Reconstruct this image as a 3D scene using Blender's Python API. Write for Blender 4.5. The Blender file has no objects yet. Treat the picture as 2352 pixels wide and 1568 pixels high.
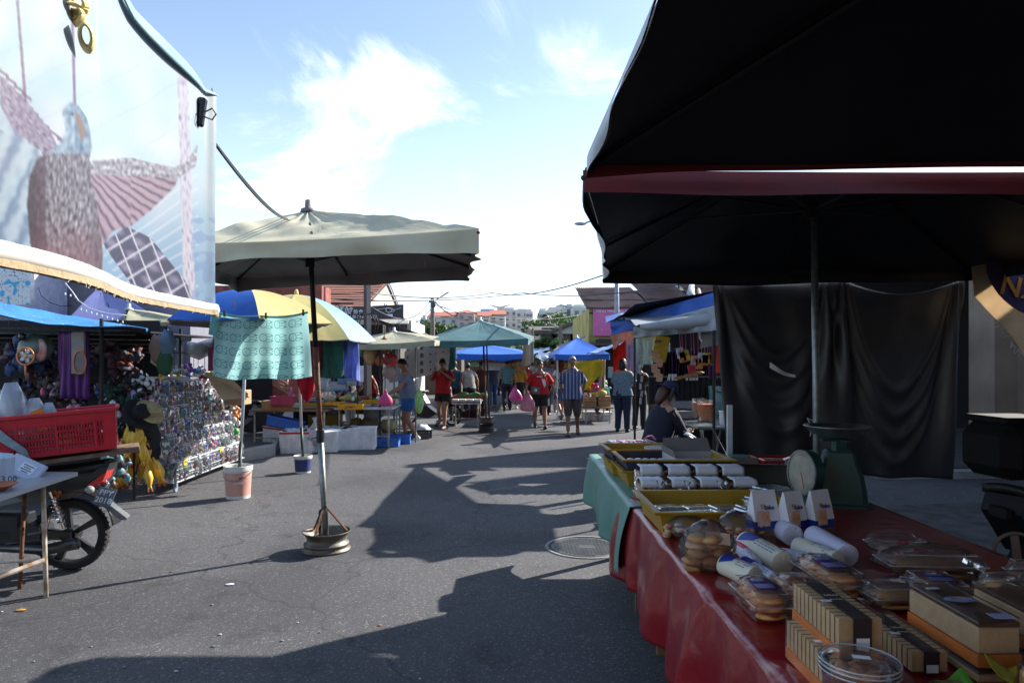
import bpy, math, random
import numpy as np
from mathutils import Vector, Matrix, noise as mn
V=Vector; R=random.Random(7); PI=math.pi
S=bpy.context.scene
F=1568.; CX=1176.; HY=831.; CH=1.6
def P(u,v,d): return V(((u-CX)/F*d, d, CH-(v-HY)/F*d))
def G(u,v,z=0.): return P(u,v,(CH-z)*F/(v-HY))
COL=bpy.data.collections.new('market'); S.collection.children.link(COL)
ORG={}
# ---------------- materials
MATS={}
def _nt(name):
    m=bpy.data.materials.new(name); m.use_nodes=True; n=m.node_tree; return m,n,n.nodes['Principled BSDF']
def mat(name,col=(.5,.5,.5),rough=.6,metal=0.,var=.25,scale=8.,bump=0.,bscale=60.,alpha=1.,trans=0.,spec=.5,sub=None,coat=0.,attr=None,stripe=None):
    """procedural material: colour broken up by noise; trans = share of light let through cloth"""
    if name in MATS: return MATS[name]
    m,n,b=_nt(name); N=n.nodes; L=n.links
    b.inputs['Roughness'].default_value=rough; b.inputs['Metallic'].default_value=metal
    b.inputs['Specular IOR Level'].default_value=spec
    b.inputs['Coat Weight'].default_value=coat
    tc=N.new('ShaderNodeTexCoord'); src=None
    if attr:
        a=N.new('ShaderNodeAttribute'); a.attribute_name=attr; src=a.outputs['Color']
    no=N.new('ShaderNodeTexNoise'); no.inputs['Scale'].default_value=scale; no.inputs['Detail'].default_value=5
    L.new(tc.outputs['Object'],no.inputs['Vector'])
    cr=N.new('ShaderNodeValToRGB'); cr.color_ramp.elements[0].position=.3; cr.color_ramp.elements[1].position=.7
    if attr: lo=(1-var,)*3; hi=(1,1,1)
    else:
        lo=tuple(c*(1-var) for c in col); hi=tuple(min(1,c*(1+var*.4)) for c in col)
        if sub: lo=sub
    cr.color_ramp.elements[0].color=(*lo,1); cr.color_ramp.elements[1].color=(*hi,1)
    L.new(no.outputs['Fac'],cr.inputs['Fac']); out=cr.outputs['Color']
    if attr:
        mx=N.new('ShaderNodeMix'); mx.data_type='RGBA'; mx.blend_type='MULTIPLY'; mx.inputs[0].default_value=1
        L.new(src,mx.inputs[6]); L.new(out,mx.inputs[7]); out=mx.outputs[2]
    if stripe:   # (axis, period, colour2, duty)
        ax,per,c2,duty=stripe
        sx=N.new('ShaderNodeSeparateXYZ'); L.new(tc.outputs['Object'],sx.inputs[0])
        mt=N.new('ShaderNodeMath'); mt.operation='DIVIDE'; mt.inputs[1].default_value=per; L.new(sx.outputs[ax],mt.inputs[0])
        fr=N.new('ShaderNodeMath'); fr.operation='FRACT'; L.new(mt.outputs[0],fr.inputs[0])
        gt=N.new('ShaderNodeMath'); gt.operation='LESS_THAN'; gt.inputs[1].default_value=duty; L.new(fr.outputs[0],gt.inputs[0])
        mx=N.new('ShaderNodeMix'); mx.data_type='RGBA'; L.new(gt.outputs[0],mx.inputs[0]); L.new(out,mx.inputs[6]); mx.inputs[7].default_value=(*c2,1); out=mx.outputs[2]
    L.new(out,b.inputs['Base Color'])
    if bump:
        n2=N.new('ShaderNodeTexNoise'); n2.inputs['Scale'].default_value=bscale; n2.inputs['Detail'].default_value=4; L.new(tc.outputs['Object'],n2.inputs['Vector'])
        bp=N.new('ShaderNodeBump'); bp.inputs['Strength'].default_value=bump; bp.inputs['Distance'].default_value=.01
        L.new(n2.outputs['Fac'],bp.inputs['Height']); L.new(bp.outputs[0],b.inputs['Normal'])
    if trans:
        t=N.new('ShaderNodeBsdfTranslucent'); L.new(out,t.inputs['Color']); ms=N.new('ShaderNodeMixShader'); ms.inputs[0].default_value=trans
        L.new(b.outputs[0],ms.inputs[1]); L.new(t.outputs[0],ms.inputs[2]); L.new(ms.outputs[0],N['Material Output'].inputs[0])
    if alpha<1: b.inputs['Alpha'].default_value=alpha
    MATS[name]=m; return m
def film(name='clear film',alpha=.2,col=(.85,.88,.9),rough=.12,bm=.35,ior=1.38):
    if name in MATS: return MATS[name]
    m=mat(name,col,rough,var=.1,bump=bm,bscale=25,spec=.9); n=m.node_tree; N=n.nodes; L=n.links; b=N['Principled BSDF']
    tr=N.new('ShaderNodeBsdfTransparent'); gl=N.new('ShaderNodeBsdfGlossy'); gl.inputs['Roughness'].default_value=rough*.8; gl.inputs['Color'].default_value=(1,1,1,1)
    bp=[q for q in N if q.type=='BUMP'][0]; L.new(bp.outputs[0],gl.inputs['Normal'])
    fz=N.new('ShaderNodeFresnel'); fz.inputs[0].default_value=ior; L.new(bp.outputs[0],fz.inputs['Normal'])
    m1=N.new('ShaderNodeMixShader'); m1.inputs[0].default_value=alpha*.45 if alpha<.4 else alpha*.8; L.new(tr.outputs[0],m1.inputs[1]); L.new(b.outputs[0],m1.inputs[2])
    m2=N.new('ShaderNodeMixShader'); L.new(fz.outputs[0],m2.inputs[0]); L.new(m1.outputs[0],m2.inputs[1]); L.new(gl.outputs[0],m2.inputs[2]); L.new(m2.outputs[0],N['Material Output'].inputs[0]); return m
PAL={}
def c(name,rough=.6,**k):
    return mat(name,PAL[name],rough,**k)
PAL.update({'black plastic':(.012,.012,.014),'dark grey':(.05,.05,.055),'grey':(.2,.2,.21),'white plastic':(.72,.73,.74),'red plastic':(.55,.015,.02),
 'blue plastic':(.03,.14,.6),'yellow plastic':(.75,.45,.01),'green plastic':(.02,.3,.12),'cream':(.62,.56,.42),'navy':(.012,.02,.07),'skin':(.36,.19,.12),
 'tan skin':(.26,.13,.08),'hair':(.012,.009,.008),'red cloth':(.6,.012,.015),'denim':(.04,.08,.2),'black cloth':(.012,.012,.014),'cardboard':(.42,.27,.14),
 'foam':(.82,.84,.85),'steel':(.55,.56,.58),'rust':(.22,.09,.04),'wood':(.2,.11,.05),'pink':(.75,.12,.3),'purple':(.2,.04,.3),'orange':(.75,.2,.02),
 'teal':(.06,.3,.3),'lime':(.35,.6,.04),'bread':(.5,.24,.07),'pale blue':(.3,.5,.75),'paper white':(.75,.76,.8)})
# ---------------- mesh builder
class MB:
    def __init__(s): s.v=[]; s.f=[]; s.m=[]; s.c=[]
    def add(s,vs,fs,m=0,M=None):
        o=len(s.v)
        s.v+= [M@V(p) for p in vs] if M is not None else [V(p) for p in vs]
        s.f+= [tuple(i+o for i in f) for f in fs]; s.m+=[m]*len(fs); return s
    def box(s,c0,sz,m=0,rz=0,M=None,taper=1.,tx=None):
        x,y,z=[a/2 for a in sz]; t=taper; t2=tx if tx else t
        vs=[(-x*t2,-y*t,-z),(x*t2,-y*t,-z),(x*t2,y*t,-z),(-x*t2,y*t,-z),(-x,-y,z),(x,-y,z),(x,y,z),(-x,y,z)]
        T=Matrix.Translation(V(c0))@Matrix.Rotation(rz,4,'Z')
        if M is not None: T=Matrix.Translation(V(c0))@M.to_4x4()
        return s.add(vs,[(0,3,2,1),(4,5,6,7),(0,1,5,4),(1,2,6,5),(2,3,7,6),(3,0,4,7)],m,T)
    def bbox(s,c0,sz,m=0,rz=0,b=.01,M=None):
        """box with chamfered edges"""
        x,y,z=[a/2 for a in sz]; b=min(b,x*.45,y*.45,z*.45); vs=[]; idx={}
        for sx in(-1,1):
            for sy in(-1,1):
                for sz_ in(-1,1):
                    for k in range(3):
                        p=[sx*(x-b),sy*(y-b),sz_*(z-b)]; p[k]=[sx*x,sy*y,sz_*z][k]; idx[(sx,sy,sz_,k)]=len(vs); vs.append(p)
        fs=[]
        for k in range(3):
            a,bb=[i for i in range(3) if i!=k]
            for sg in(-1,1):
                q=[]
                for pa,pb in((-1,-1),(1,-1),(1,1),(-1,1)):
                    t=[0,0,0]; t[k]=sg; t[a]=pa; t[bb]=pb; q.append(idx[(*t,k)])
                fs.append(tuple(q))
        for k in range(3):
            a,bb=[i for i in range(3) if i!=k]
            for pa in(-1,1):
                for pb in(-1,1):
                    t=[0,0,0]; t[a]=pa; t[bb]=pb; q=[]
                    for sg,kk in((-1,a),(1,a),(1,bb),(-1,bb)):
                        t[k]=sg; q.append(idx[(*t,kk)])
                    fs.append(tuple(q))
        for sx in(-1,1):
            for sy in(-1,1):
                for sz_ in(-1,1): fs.append(tuple(idx[(sx,sy,sz_,k)] for k in range(3)))
        T=Matrix.Translation(V(c0))@(M.to_4x4() if M is not None else Matrix.Rotation(rz,4,'Z'))
        return s.add(vs,fs,m,T)
    def tube(s,pts,r,n=8,m=0,cap=True,closed=False):
        pts=[V(p) for p in pts]; k=len(pts); rs=r if isinstance(r,(list,tuple)) else [r]*k
        vs=[]; fs=[]; prev=None
        for i,p in enumerate(pts):
            if closed: t=pts[(i+1)%k]-pts[i-1]
            else: t=pts[min(i+1,k-1)]-pts[max(i-1,0)]
            if t.length<1e-9: t=V((0,0,1))
            t.normalize()
            if prev is None:
                a=V((0,0,1)) if abs(t.z)<.9 else V((1,0,0)); x=t.cross(a).normalized()
            else:
                x=(prev-t*prev.dot(t)); x=x.normalized() if x.length>1e-6 else t.orthogonal().normalized()
            prev=x; y=t.cross(x)
            for j in range(n):
                a=2*PI*j/n; vs.append(p+(x*math.cos(a)+y*math.sin(a))*rs[i])
        for i in range(k if closed else k-1):
            i2=(i+1)%k
            for j in range(n):
                j2=(j+1)%n; fs.append((i*n+j,i*n+j2,i2*n+j2,i2*n+j))
        if cap and not closed: fs.append(tuple(range(n-1,-1,-1))); fs.append(tuple((k-1)*n+j for j in range(n)))
        return s.add(vs,fs,m)
    def cyl(s,p0,p1,r0,r1=None,n=12,m=0): return s.tube([p0,p1],[r0,r0 if r1 is None else r1],n,m)
    def lathe(s,prof,c0=(0,0,0),n=20,m=0,M=None,sx=1,sy=1,cap=True):
        vs=[];fs=[]
        for r,z in prof:
            for j in range(n):
                a=2*PI*j/n; vs.append((r*math.cos(a)*sx,r*math.sin(a)*sy,z))
        for i in range(len(prof)-1):
            for j in range(n):
                j2=(j+1)%n; fs.append((i*n+j,i*n+j2,(i+1)*n+j2,(i+1)*n+j))
        if cap:
            if prof[0][0]>1e-5: fs.append(tuple(range(n-1,-1,-1)))
            if prof[-1][0]>1e-5: fs.append(tuple((len(prof)-1)*n+j for j in range(n)))
        T=Matrix.Translation(V(c0))
        if M is not None: T=T@M.to_4x4()
        return s.add(vs,fs,m,T)
    def ball(s,c0,r,m=0,n=12,k=7,M=None,rag=0,seed=0):
        r=(r,r,r) if not isinstance(r,(tuple,list)) else r; vs=[];fs=[]
        for i in range(k+1):
            th=PI*i/k
            for j in range(n):
                a=2*PI*j/n; p=V((math.sin(th)*math.cos(a),math.sin(th)*math.sin(a),-math.cos(th)))
                q=1+ (rag*mn.noise(p*2.2+V((seed*3.7,seed,0))) if rag else 0)
                vs.append((p.x*r[0]*q,p.y*r[1]*q,p.z*r[2]*q))
        for i in range(k):
            for j in range(n):
                j2=(j+1)%n; fs.append((i*n+j,i*n+j2,(i+1)*n+j2,(i+1)*n+j))
        T=Matrix.Translation(V(c0))
        if M is not None: T=T@M.to_4x4()
        return s.add(vs,fs,m,T)
    def grid(s,fn,nu,nv,m=0,colf=None,flip=False):
        o=len(s.v)
        for j in range(nv+1):
            for i in range(nu+1):
                s.v.append(V(fn(i/nu,j/nv)))
                if colf: s.c.append(colf(i/nu,j/nv))
        for j in range(nv):
            for i in range(nu):
                a=o+j*(nu+1)+i; q=(a,a+1,a+nu+2,a+nu+1)
                s.f.append(q[::-1] if flip else q); s.m.append(m)
        return s
    def poly(s,pts,m=0): return s.add(pts,[tuple(range(len(pts)))],m)
    def prism(s,pts,vec,m=0):
        """flat outline pts swept along vec"""
        n=len(pts); vec=V(vec); vs=[V(p) for p in pts]+[V(p)+vec for p in pts]
        fs=[tuple(range(n-1,-1,-1)),tuple(range(n,2*n))]+[(i,(i+1)%n,n+(i+1)%n,n+i) for i in range(n)]
        return s.add(vs,fs,m)
    def build(s,name,mats,parent=None,smooth=False,solid=0,base=None,angle=None):
        me=bpy.data.meshes.new(name)
        if not isinstance(mats,(list,tuple)): mats=[mats]
        if parent is not None: o0=ORG[parent.name]
        else:
            if base is None:
                xs=[p.x for p in s.v]; ys=[p.y for p in s.v]; zs=[p.z for p in s.v]
                base=V(((min(xs)+max(xs))/2,(min(ys)+max(ys))/2,min(zs)))
            o0=V(base)
        me.from_pydata([p-o0 for p in s.v],[],s.f)
        for q in mats: me.materials.append(q)
        if len(mats)>1: me.polygons.foreach_set('material_index',s.m)
        if s.c:
            a=me.color_attributes.new('Col','FLOAT_COLOR','POINT'); arr=np.ones((len(me.vertices),4),dtype=np.float32); arr[:len(s.c),:3]=np.array(s.c)[:len(me.vertices)]
            a.data.foreach_set('color',arr.ravel())
        me.update()
        if smooth: me.shade_smooth()
        if smooth and angle is not None:
            try: me.set_sharp_from_angle(angle=angle)
            except Exception: pass
        o=bpy.data.objects.new(name,me); COL.objects.link(o)
        if parent is not None: o.parent=parent; ORG[o.name]=o0
        else: o.location=o0; ORG[o.name]=o0
        if solid:
            md=o.modifiers.new('thick','SOLIDIFY'); md.thickness=solid; md.offset=0
        return o
def tag(o,label,cat,group=None,kind=None):
    if label: o['label']=label
    if cat: o['category']=cat
    if group: o['group']=group
    if kind: o['kind']=kind
    return o
def thing(name,label,cat,loc=(0,0,0),group=None):
    o=bpy.data.objects.new(name,None); o.empty_display_size=.1; COL.objects.link(o); o.location=loc; ORG[o.name]=V(loc)
    return tag(o,label,cat,group)
def struct(o): o['kind']='structure'; return o
KIDS={}
def dup(o,loc=None,rz=None,label=None,scale=None,parent=None,mats=None):
    n=o.copy(); COL.objects.link(n)
    if parent is not None: n.parent=parent
    else:
        if loc is not None: n.location=loc
        if rz is not None: n.rotation_euler=(0,0,rz)
        if scale is not None: n.scale=(scale,)*3 if not isinstance(scale,(tuple,list)) else scale
        if label: n['label']=label
    for ch in [q for q in COL.objects if q.parent==o]: dup(ch,parent=n)
    return n
def text(body,size,at,mt,parent,rot=(PI/2,0,0),name='lettering',depth=.002,align='CENTER',M=None,bold=False,shear=0,wide=1.):
    cu=bpy.data.curves.new(name,'FONT'); cu.body=body; cu.size=size; cu.align_x=align; cu.align_y='CENTER'; cu.extrude=depth; cu.resolution_u=2; cu.shear=shear
    if bold: cu.offset=size*.018
    t=bpy.data.objects.new(name,cu); COL.objects.link(t)
    dg=bpy.context.evaluated_depsgraph_get(); me=bpy.data.meshes.new_from_object(t.evaluated_get(dg))
    bpy.data.objects.remove(t); bpy.data.curves.remove(cu)
    me.materials.clear(); me.materials.append(mt)
    T=Matrix.Translation(V(at)-ORG[parent.name])@(M.to_4x4() if M is not None else Matrix.Rotation(rot[2],4,'Z')@Matrix.Rotation(rot[1],4,'Y')@Matrix.Rotation(rot[0],4,'X'))@Matrix.Diagonal((wide,1,1,1))
    me.transform(T); o=bpy.data.objects.new(name,me); COL.objects.link(o); o.parent=parent; ORG[o.name]=ORG[parent.name]; return o
def wob(x,y=0,z=0,s=1.): return mn.noise(V((x*s,y*s,z*s)))
def bez(a,b,sag,n=16):
    a=V(a);b=V(b); return [a.lerp(b,i/n)-V((0,0,sag*4*(i/n)*(1-i/n))) for i in range(n+1)]
# ---------------- camera, world, sun
cam=bpy.data.cameras.new('camera'); co=bpy.data.objects.new('camera',cam); S.collection.objects.link(co); S.camera=co
co.location=(0,0,CH); co.rotation_euler=(PI/2,0,0); cam.sensor_width=36; cam.lens=24; cam.shift_y=(HY-784)/2352; cam.clip_end=6000; cam.clip_start=.05
EL=math.radians(31); AZ=math.radians(53)
sd=V((math.sin(AZ)*math.cos(EL),math.cos(AZ)*math.cos(EL),math.sin(EL)))
sl=bpy.data.lights.new('sun','SUN'); sl.energy=5.; sl.angle=math.radians(.53); sl.color=(1,.95,.87)
so=bpy.data.objects.new('sun',sl); S.collection.objects.link(so); so.rotation_euler=sd.to_track_quat('Z','Y').to_euler()
W=bpy.data.worlds.new('World'); S.world=W; W.use_nodes=True; n=W.node_tree; N=n.nodes; L=n.links
sky=N.new('ShaderNodeTexSky'); sky.sky_type='NISHITA'; sky.sun_disc=False; sky.sun_elevation=EL; sky.sun_rotation=AZ; sky.air_density=1.; sky.dust_density=.8; sky.ozone_density=2.6
tc=N.new('ShaderNodeTexCoord'); sep=N.new('ShaderNodeSeparateXYZ'); L.new(tc.outputs['Generated'],sep.inputs[0])
# clouds: noise on a plane far above
def M2(op,a,b):
    q=N.new('ShaderNodeMath'); q.operation=op
    for i,x in enumerate((a,b)):
        if hasattr(x,'is_output'): L.new(x,q.inputs[i])
        else: q.inputs[i].default_value=x
    return q.outputs[0]
zz=M2('MAXIMUM',sep.outputs[2],.03); zz=M2('ADD',zz,.22)
cx=M2('DIVIDE',sep.outputs[0],zz); cy=M2('DIVIDE',sep.outputs[1],zz); cb=N.new('ShaderNodeCombineXYZ'); L.new(cx,cb.inputs[0]); L.new(cy,cb.inputs[1])
no=N.new('ShaderNodeTexNoise'); no.inputs['Scale'].default_value=1.35; no.inputs['Detail'].default_value=9; no.inputs['Roughness'].default_value=.66; no.inputs['Distortion'].default_value=.9
mp=N.new('ShaderNodeMapping'); mp.inputs['Location'].default_value=(3.1,1.4,0.); L.new(cb.outputs[0],mp.inputs[0]); L.new(mp.outputs[0],no.inputs['Vector'])
# one cloud bank low on the left, thin elsewhere
def blob(dx,dy,dz,w0,w1):
    vn=N.new('ShaderNodeVectorMath'); vn.operation='NORMALIZE'; L.new(tc.outputs['Generated'],vn.inputs[0])
    dt=N.new('ShaderNodeVectorMath'); dt.operation='DOT_PRODUCT'; L.new(vn.outputs[0],dt.inputs[0]); dt.inputs[1].default_value=V((dx,dy,dz)).normalized()
    mr=N.new('ShaderNodeMapRange'); mr.inputs[1].default_value=w0; mr.inputs[2].default_value=w1; L.new(dt.outputs['Value'],mr.inputs[0]); return mr.outputs[0]
def dirpx(u,v): return ((u-CX)/F,1.,-(v-HY)/F)
b1=blob(*dirpx(690,280),.982,.998); b2=blob(*dirpx(1170,60),.99,1.0); b3=blob(*dirpx(1090,350),.99,1.0); b4=blob(*dirpx(930,175),.997,1.0); b5=blob(*dirpx(1360,150),.9965,1.0)
bb=M2('ADD',M2('MULTIPLY',b1,.14),M2('MULTIPLY',b2,.12)); bb=M2('ADD',bb,M2('ADD',M2('MULTIPLY',b3,.08),M2('MULTIPLY',b4,.15))); bb=M2('ADD',bb,M2('MULTIPLY',b5,.12))
den=M2('ADD',no.outputs['Fac'],bb)
cr=N.new('ShaderNodeMapRange'); cr.interpolation_type='SMOOTHSTEP'; cr.inputs[1].default_value=.605; cr.inputs[2].default_value=.86; cr.inputs[4].default_value=.7; L.new(den,cr.inputs[0])
mx=N.new('ShaderNodeMix'); mx.data_type='RGBA'; L.new(cr.outputs[0],mx.inputs[0]); hz=N.new('ShaderNodeMapRange'); hz.interpolation_type='SMOOTHSTEP'; hz.inputs[1].default_value=.0; hz.inputs[2].default_value=.45; hz.inputs[3].default_value=.6; hz.inputs[4].default_value=.08; L.new(sep.outputs[2],hz.inputs[0]); mh=N.new('ShaderNodeMix'); mh.data_type='RGBA'; L.new(hz.outputs[0],mh.inputs[0]); L.new(sky.outputs[0],mh.inputs[6]); mh.inputs[7].default_value=(6.2,7.2,8.2,1); L.new(mh.outputs[2],mx.inputs[6]); mx.inputs[7].default_value=(8.6,9,9.6,1)
bg=N['Background']; bg.inputs[1].default_value=.11; L.new(mx.outputs[2],bg.inputs[0])
S.view_settings.view_transform='Standard'; S.view_settings.look='None'; S.view_settings.exposure=1.15; S.view_settings.gamma=1
S.cycles.max_bounces=7; S.cycles.transparent_max_bounces=14; S.cycles.diffuse_bounces=3; S.cycles.glossy_bounces=3
# ---------------- ground
m,nt_,b_=_nt('asphalt'); N=nt_.nodes; L=nt_.links
tc=N.new('ShaderNodeTexCoord')
def noi(sc,det=4,ro=.5,dim=None):
    q=N.new('ShaderNodeTexNoise'); q.inputs['Scale'].default_value=sc; q.inputs['Detail'].default_value=det; q.inputs['Roughness'].default_value=ro; L.new(tc.outputs['Object'],q.inputs['Vector']); return q.outputs['Fac']
def ramp(x,stops):
    q=N.new('ShaderNodeValToRGB'); e=q.color_ramp.elements; e[0].position=stops[0][0]; e[0].color=(*stops[0][1],1); e[1].position=stops[-1][0]; e[1].color=(*stops[-1][1],1)
    for p,cc in stops[1:-1]:
        w=e.new(p); w.color=(*cc,1)
    L.new(x,q.inputs[0]); return q.outputs[0]
def mul(a,b):
    q=N.new('ShaderNodeMix'); q.data_type='RGBA'; q.blend_type='MULTIPLY'; q.inputs[0].default_value=1; L.new(a,q.inputs[6]); L.new(b,q.inputs[7]); return q.outputs[2]
base=ramp(noi(.55,5,.6),[(.3,(.064,.064,.070)),(.7,(.086,.085,.090))])
gr=ramp(noi(120,2,.8),[(.33,(.4,.4,.42)),(.5,(1,1,1)),(.66,(1.9,1.88,1.85))])
vo=N.new('ShaderNodeTexVoronoi'); vo.inputs['Scale'].default_value=75; L.new(tc.outputs['Object'],vo.inputs['Vector'])
ag=ramp(vo.outputs['Color'],[(.5,(.85,.85,.85)),(.78,(1.15,1.15,1.15)),(.9,(2.0,1.95,1.85))])
st=mul(ramp(noi(2.3,6,.7),[(.28,(.45,.45,.46)),(.45,(.97,.97,.97)),(1.,(1,1,1))]),ramp(noi(.35,3,.4),[(.42,(.72,.72,.74)),(.47,(1,1,1)),(.6,(1.12,1.11,1.1))]))
# hairline cracks
v2=N.new('ShaderNodeTexVoronoi'); v2.feature='DISTANCE_TO_EDGE'; v2.inputs['Scale'].default_value=.28
ad=N.new('ShaderNodeVectorMath'); ad.operation='ADD'; nn=N.new('ShaderNodeTexNoise'); nn.inputs['Scale'].default_value=2.5; nn.inputs['Detail'].default_value=6; L.new(tc.outputs['Object'],nn.inputs['Vector'])
sc_=N.new('ShaderNodeVectorMath'); sc_.operation='SCALE'; sc_.inputs['Scale'].default_value=.5; L.new(nn.outputs['Color'],sc_.inputs[0]); L.new(tc.outputs['Object'],ad.inputs[0]); L.new(sc_.outputs[0],ad.inputs[1]); L.new(ad.outputs[0],v2.inputs['Vector'])
ck=ramp(v2.outputs['Distance'],[(0,(.5,.5,.5)),(.0018,(.6,.6,.6)),(.004,(1,1,1))])
out=mul(mul(mul(mul(base,gr),ag),st),ck); L.new(out,b_.inputs['Base Color']); b_.inputs['Roughness'].default_value=.82
bp=N.new('ShaderNodeBump'); bp.inputs['Strength'].default_value=.75; bp.inputs['Distance'].default_value=.006; L.new(noi(130,3,.7),bp.inputs['Height']); L.new(bp.outputs[0],b_.inputs['Normal'])
MATS['asphalt']=m
gb=MB(); gb.box((0,900,-.5),(4000,2400,1.)); struct(gb.build('ground',m,base=(0,0,0)))
conc=mat('concrete',(.3,.3,.29),.85,var=.4,scale=2.5,bump=.4,bscale=40)
dconc=mat('old concrete',(.07,.068,.066),.9,var=.6,scale=5,bump=.6,bscale=30)
lin=mat('black lining',(.013,.013,.017),.55,var=.3,scale=3,spec=.3); linr=mat('grey lining',(.19,.175,.17),.8,var=.2,scale=3)
beige=mat('beige canvas',(.64,.60,.43),.75,var=.2,scale=2.2,bump=.3,bscale=12,trans=.10); tealc=mat('teal canvas',(.045,.13,.14),.7,var=.25,scale=2,bump=.25,bscale=12)
redc=mat('red valance',(.12,.003,.005),.55,var=.25,trans=.02); silv=mat('silver canvas',(.45,.5,.56),.45,var=.15)
fr=mat('dark frame',(.02,.02,.022),.5,metal=.5); galv=mat('galvanised pole',(.26,.29,.28),.42,metal=.7,var=.35,scale=25); rustp=mat('rusty pole',(.16,.07,.035),.8,var=.6,scale=18,bump=.5)
blk=c('black plastic',.45)
def square_umbrella(name,label,C4,A,hub,pole_foot,mo,ml,vm=None,vh=.2,pull=.05,seed=0,group=None,polem=None,poler=.022,nu=28,nv=18,corner_drop=.0,parts_pole=True,cat='umbrella',vwave=.03,split=None,wr=.02):
    t=thing(name,label,cat,pole_foot,group); C4=[V(q) for q in C4]; A=V(A); cen=sum(C4,V((0,0,0)))/4
    def edge(i,u):
        a,b=C4[i],C4[(i+1)%4]; e=a.lerp(b,u); k=4*u*(1-u); inn=(cen-e); inn.z=0
        e=e+inn*pull*k; e.z+= -.02*k; return e
    for off,mt,nm in ((0,mo,'canopy'),(-.012,ml,'lining')):
        mb=MB()
        for i in range(4):
            def fn(u,v,i=i):
                v=max(v,.03); e=edge(i,u); p=A.lerp(e,v); s_=math.sin(PI*v)
                p.z+= -.035*s_*(4*u*(1-u)) + .02*math.sin(PI*v) + wr*wob(p.x+seed,p.y,0,5.)*v*s_*1.5
                p.z+= .012*math.exp(-v*3)*math.sin(u*40+i); p.z+=off; return p
            mb.grid(fn,nu,nv,0)
        o=mb.build(nm,mt,t,smooth=True)
    for i in range(4):
        mb=MB()
        mm=(vm or mo)
        def fv(u,v,i=i,o=0):
            e=edge(i,u); a,b=C4[i],C4[(i+1)%4]; vh_=vh[i] if isinstance(vh,list) else vh; d=(b-a).normalized(); nrm=V((d.y,-d.x,0)); 
            if nrm.dot(cen-e)>0: nrm=-nrm
            w=vwave*(wob(u*5+i*7,seed,v,1.3)*1.2)*v*min(1,12*u*(1-u))
            q=e+V((0,0,-vh_*v*(1+.25*wob(u*4+i*3,seed,0,1.)*min(1,12*u*(1-u)))))+nrm*(w+(o+.01)*min(1,30*u*(1-u)))
            k=abs(2*u-1); q.z-=corner_drop*v*k**6; return q
        mb.grid(lambda u,v:fv(u,v),40,4,0); mb.grid(lambda u,v:fv(u,v,o=-.007),40,4,1,flip=True)
        mb.build('valance',[mm if isinstance(mm,bpy.types.Material) else mm[i],(mm[i] if isinstance(mm,list) and mm[i] is redc else ml)],t,smooth=True)
    hub=V(hub); fb=MB()
    for i in range(4):
        for u in (0,.5):
            e=edge(i,u); top=A-V((0,0,.03)); fb=MB(); fb.tube([top,e-V((0,0,.03))],.011,6); fb.build('rib',fr,t)
            mid=top.lerp(e-V((0,0,.03)),.5 if u==0 else .5); MB().tube([hub,mid],.008,6).build('strut',fr,t)
    hb=MB(); hb.cyl(hub-V((0,0,.05)),hub+V((0,0,.05)),.04,n=12); hb.build('hub',fr,t)
    if parts_pole:
        MB().tube([pole_foot,V(pole_foot).lerp(A,.5),A],poler,14).build('pole',polem or galv,t,smooth=True)
    fn_=MB(); fn_.lathe([(.07,-.01),(.06,.02),(.03,.03),(.028,.09),(.018,.1)],A,12); fn_.build('finial',silv if mo is not beige else c('grey'),t,smooth=True)
    return t
# overhead umbrella beside the camera, and the one beyond it over the table
A1=square_umbrella('market_umbrella','black-lined canopy overhead, its far red edge above the bright slit',[(.30,-.35,2.3),(.27,2.47,2.322),(3.75,2.47,2.40),(3.75,-.35,2.36)],(1.7,1.05,2.92),(1.7,1.05,2.5),(2.45,1.1,0),silv,lin,[silv,redc,silv,silv],[.03,.028,.1,.1],seed=1,pull=.0,poler=.02,corner_drop=.03)
B1=square_umbrella('market_umbrella','black-lined canopy over the bread table with red near valance, hung with a dark curtain',[(.27,2.6,2.33),(.80,6.0,2.41),(4.0,6.0,2.43),(4.2,2.55,2.36)],(1.92,4.35,3.02),(1.90,4.33,2.56),(1.85,4.12,0),silv,lin,[silv,silv,silv,redc],[.12,.12,.12,.085],seed=2,pull=.02,poler=.021,vwave=.05)
# the red valance seen below the slit is the near one
# hanging dark curtain
cur=mat('black curtain cloth',(.036,.036,.042),.42,var=.25,scale=4,spec=.55,bump=.1,bscale=10)
def curt(u,v,o=0):
    xl=1.77+.14*v; xr=4.0-.12*v; x=xl+(xr-xl)*u; top=2.34-.05*math.sin(PI*min(1,u*2)) if u<.5 else 2.34-.14*math.sin(PI*(u-.5)*2)
    bot=.62-.05*u+.02*wob(u*6); z=top+(bot-top)*v
    y=6.03
    for a,am in((.02,.05),(.45,.09),(.52,.07),(.97,.08)):
        du=(u-a)/(.02+.22*v); y-=am*math.exp(-du*du*2)*math.cos(du*7)*(.35+.65*v)*(1-.25*v)
    # swags sagging between the gathered points
    for a,b,dep in((.05,.45,.35),(.53,.95,.5)):
        if a<u<b:
            q=(u-a)/(b-a); arc=4*q*(1-q); t=(v-dep*arc)
            for k in range(4):
                y-=.028*math.exp(-((t-.03-.13*k)/.035)**2)*arc
    y+=.02*wob(u*9,v*3)+.035*math.sin(u*34+2*wob(u*4,v*2))*v*.8
    return V((x,y+o,z))
cb_=MB(); cb_.grid(curt,150,70,0)
cu_=cb_.build('curtain',cur,None,smooth=True,solid=.004); tag(cu_,'large dark plastic curtain hanging in folds from the far edge of the bread table canopy','curtain')
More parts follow.
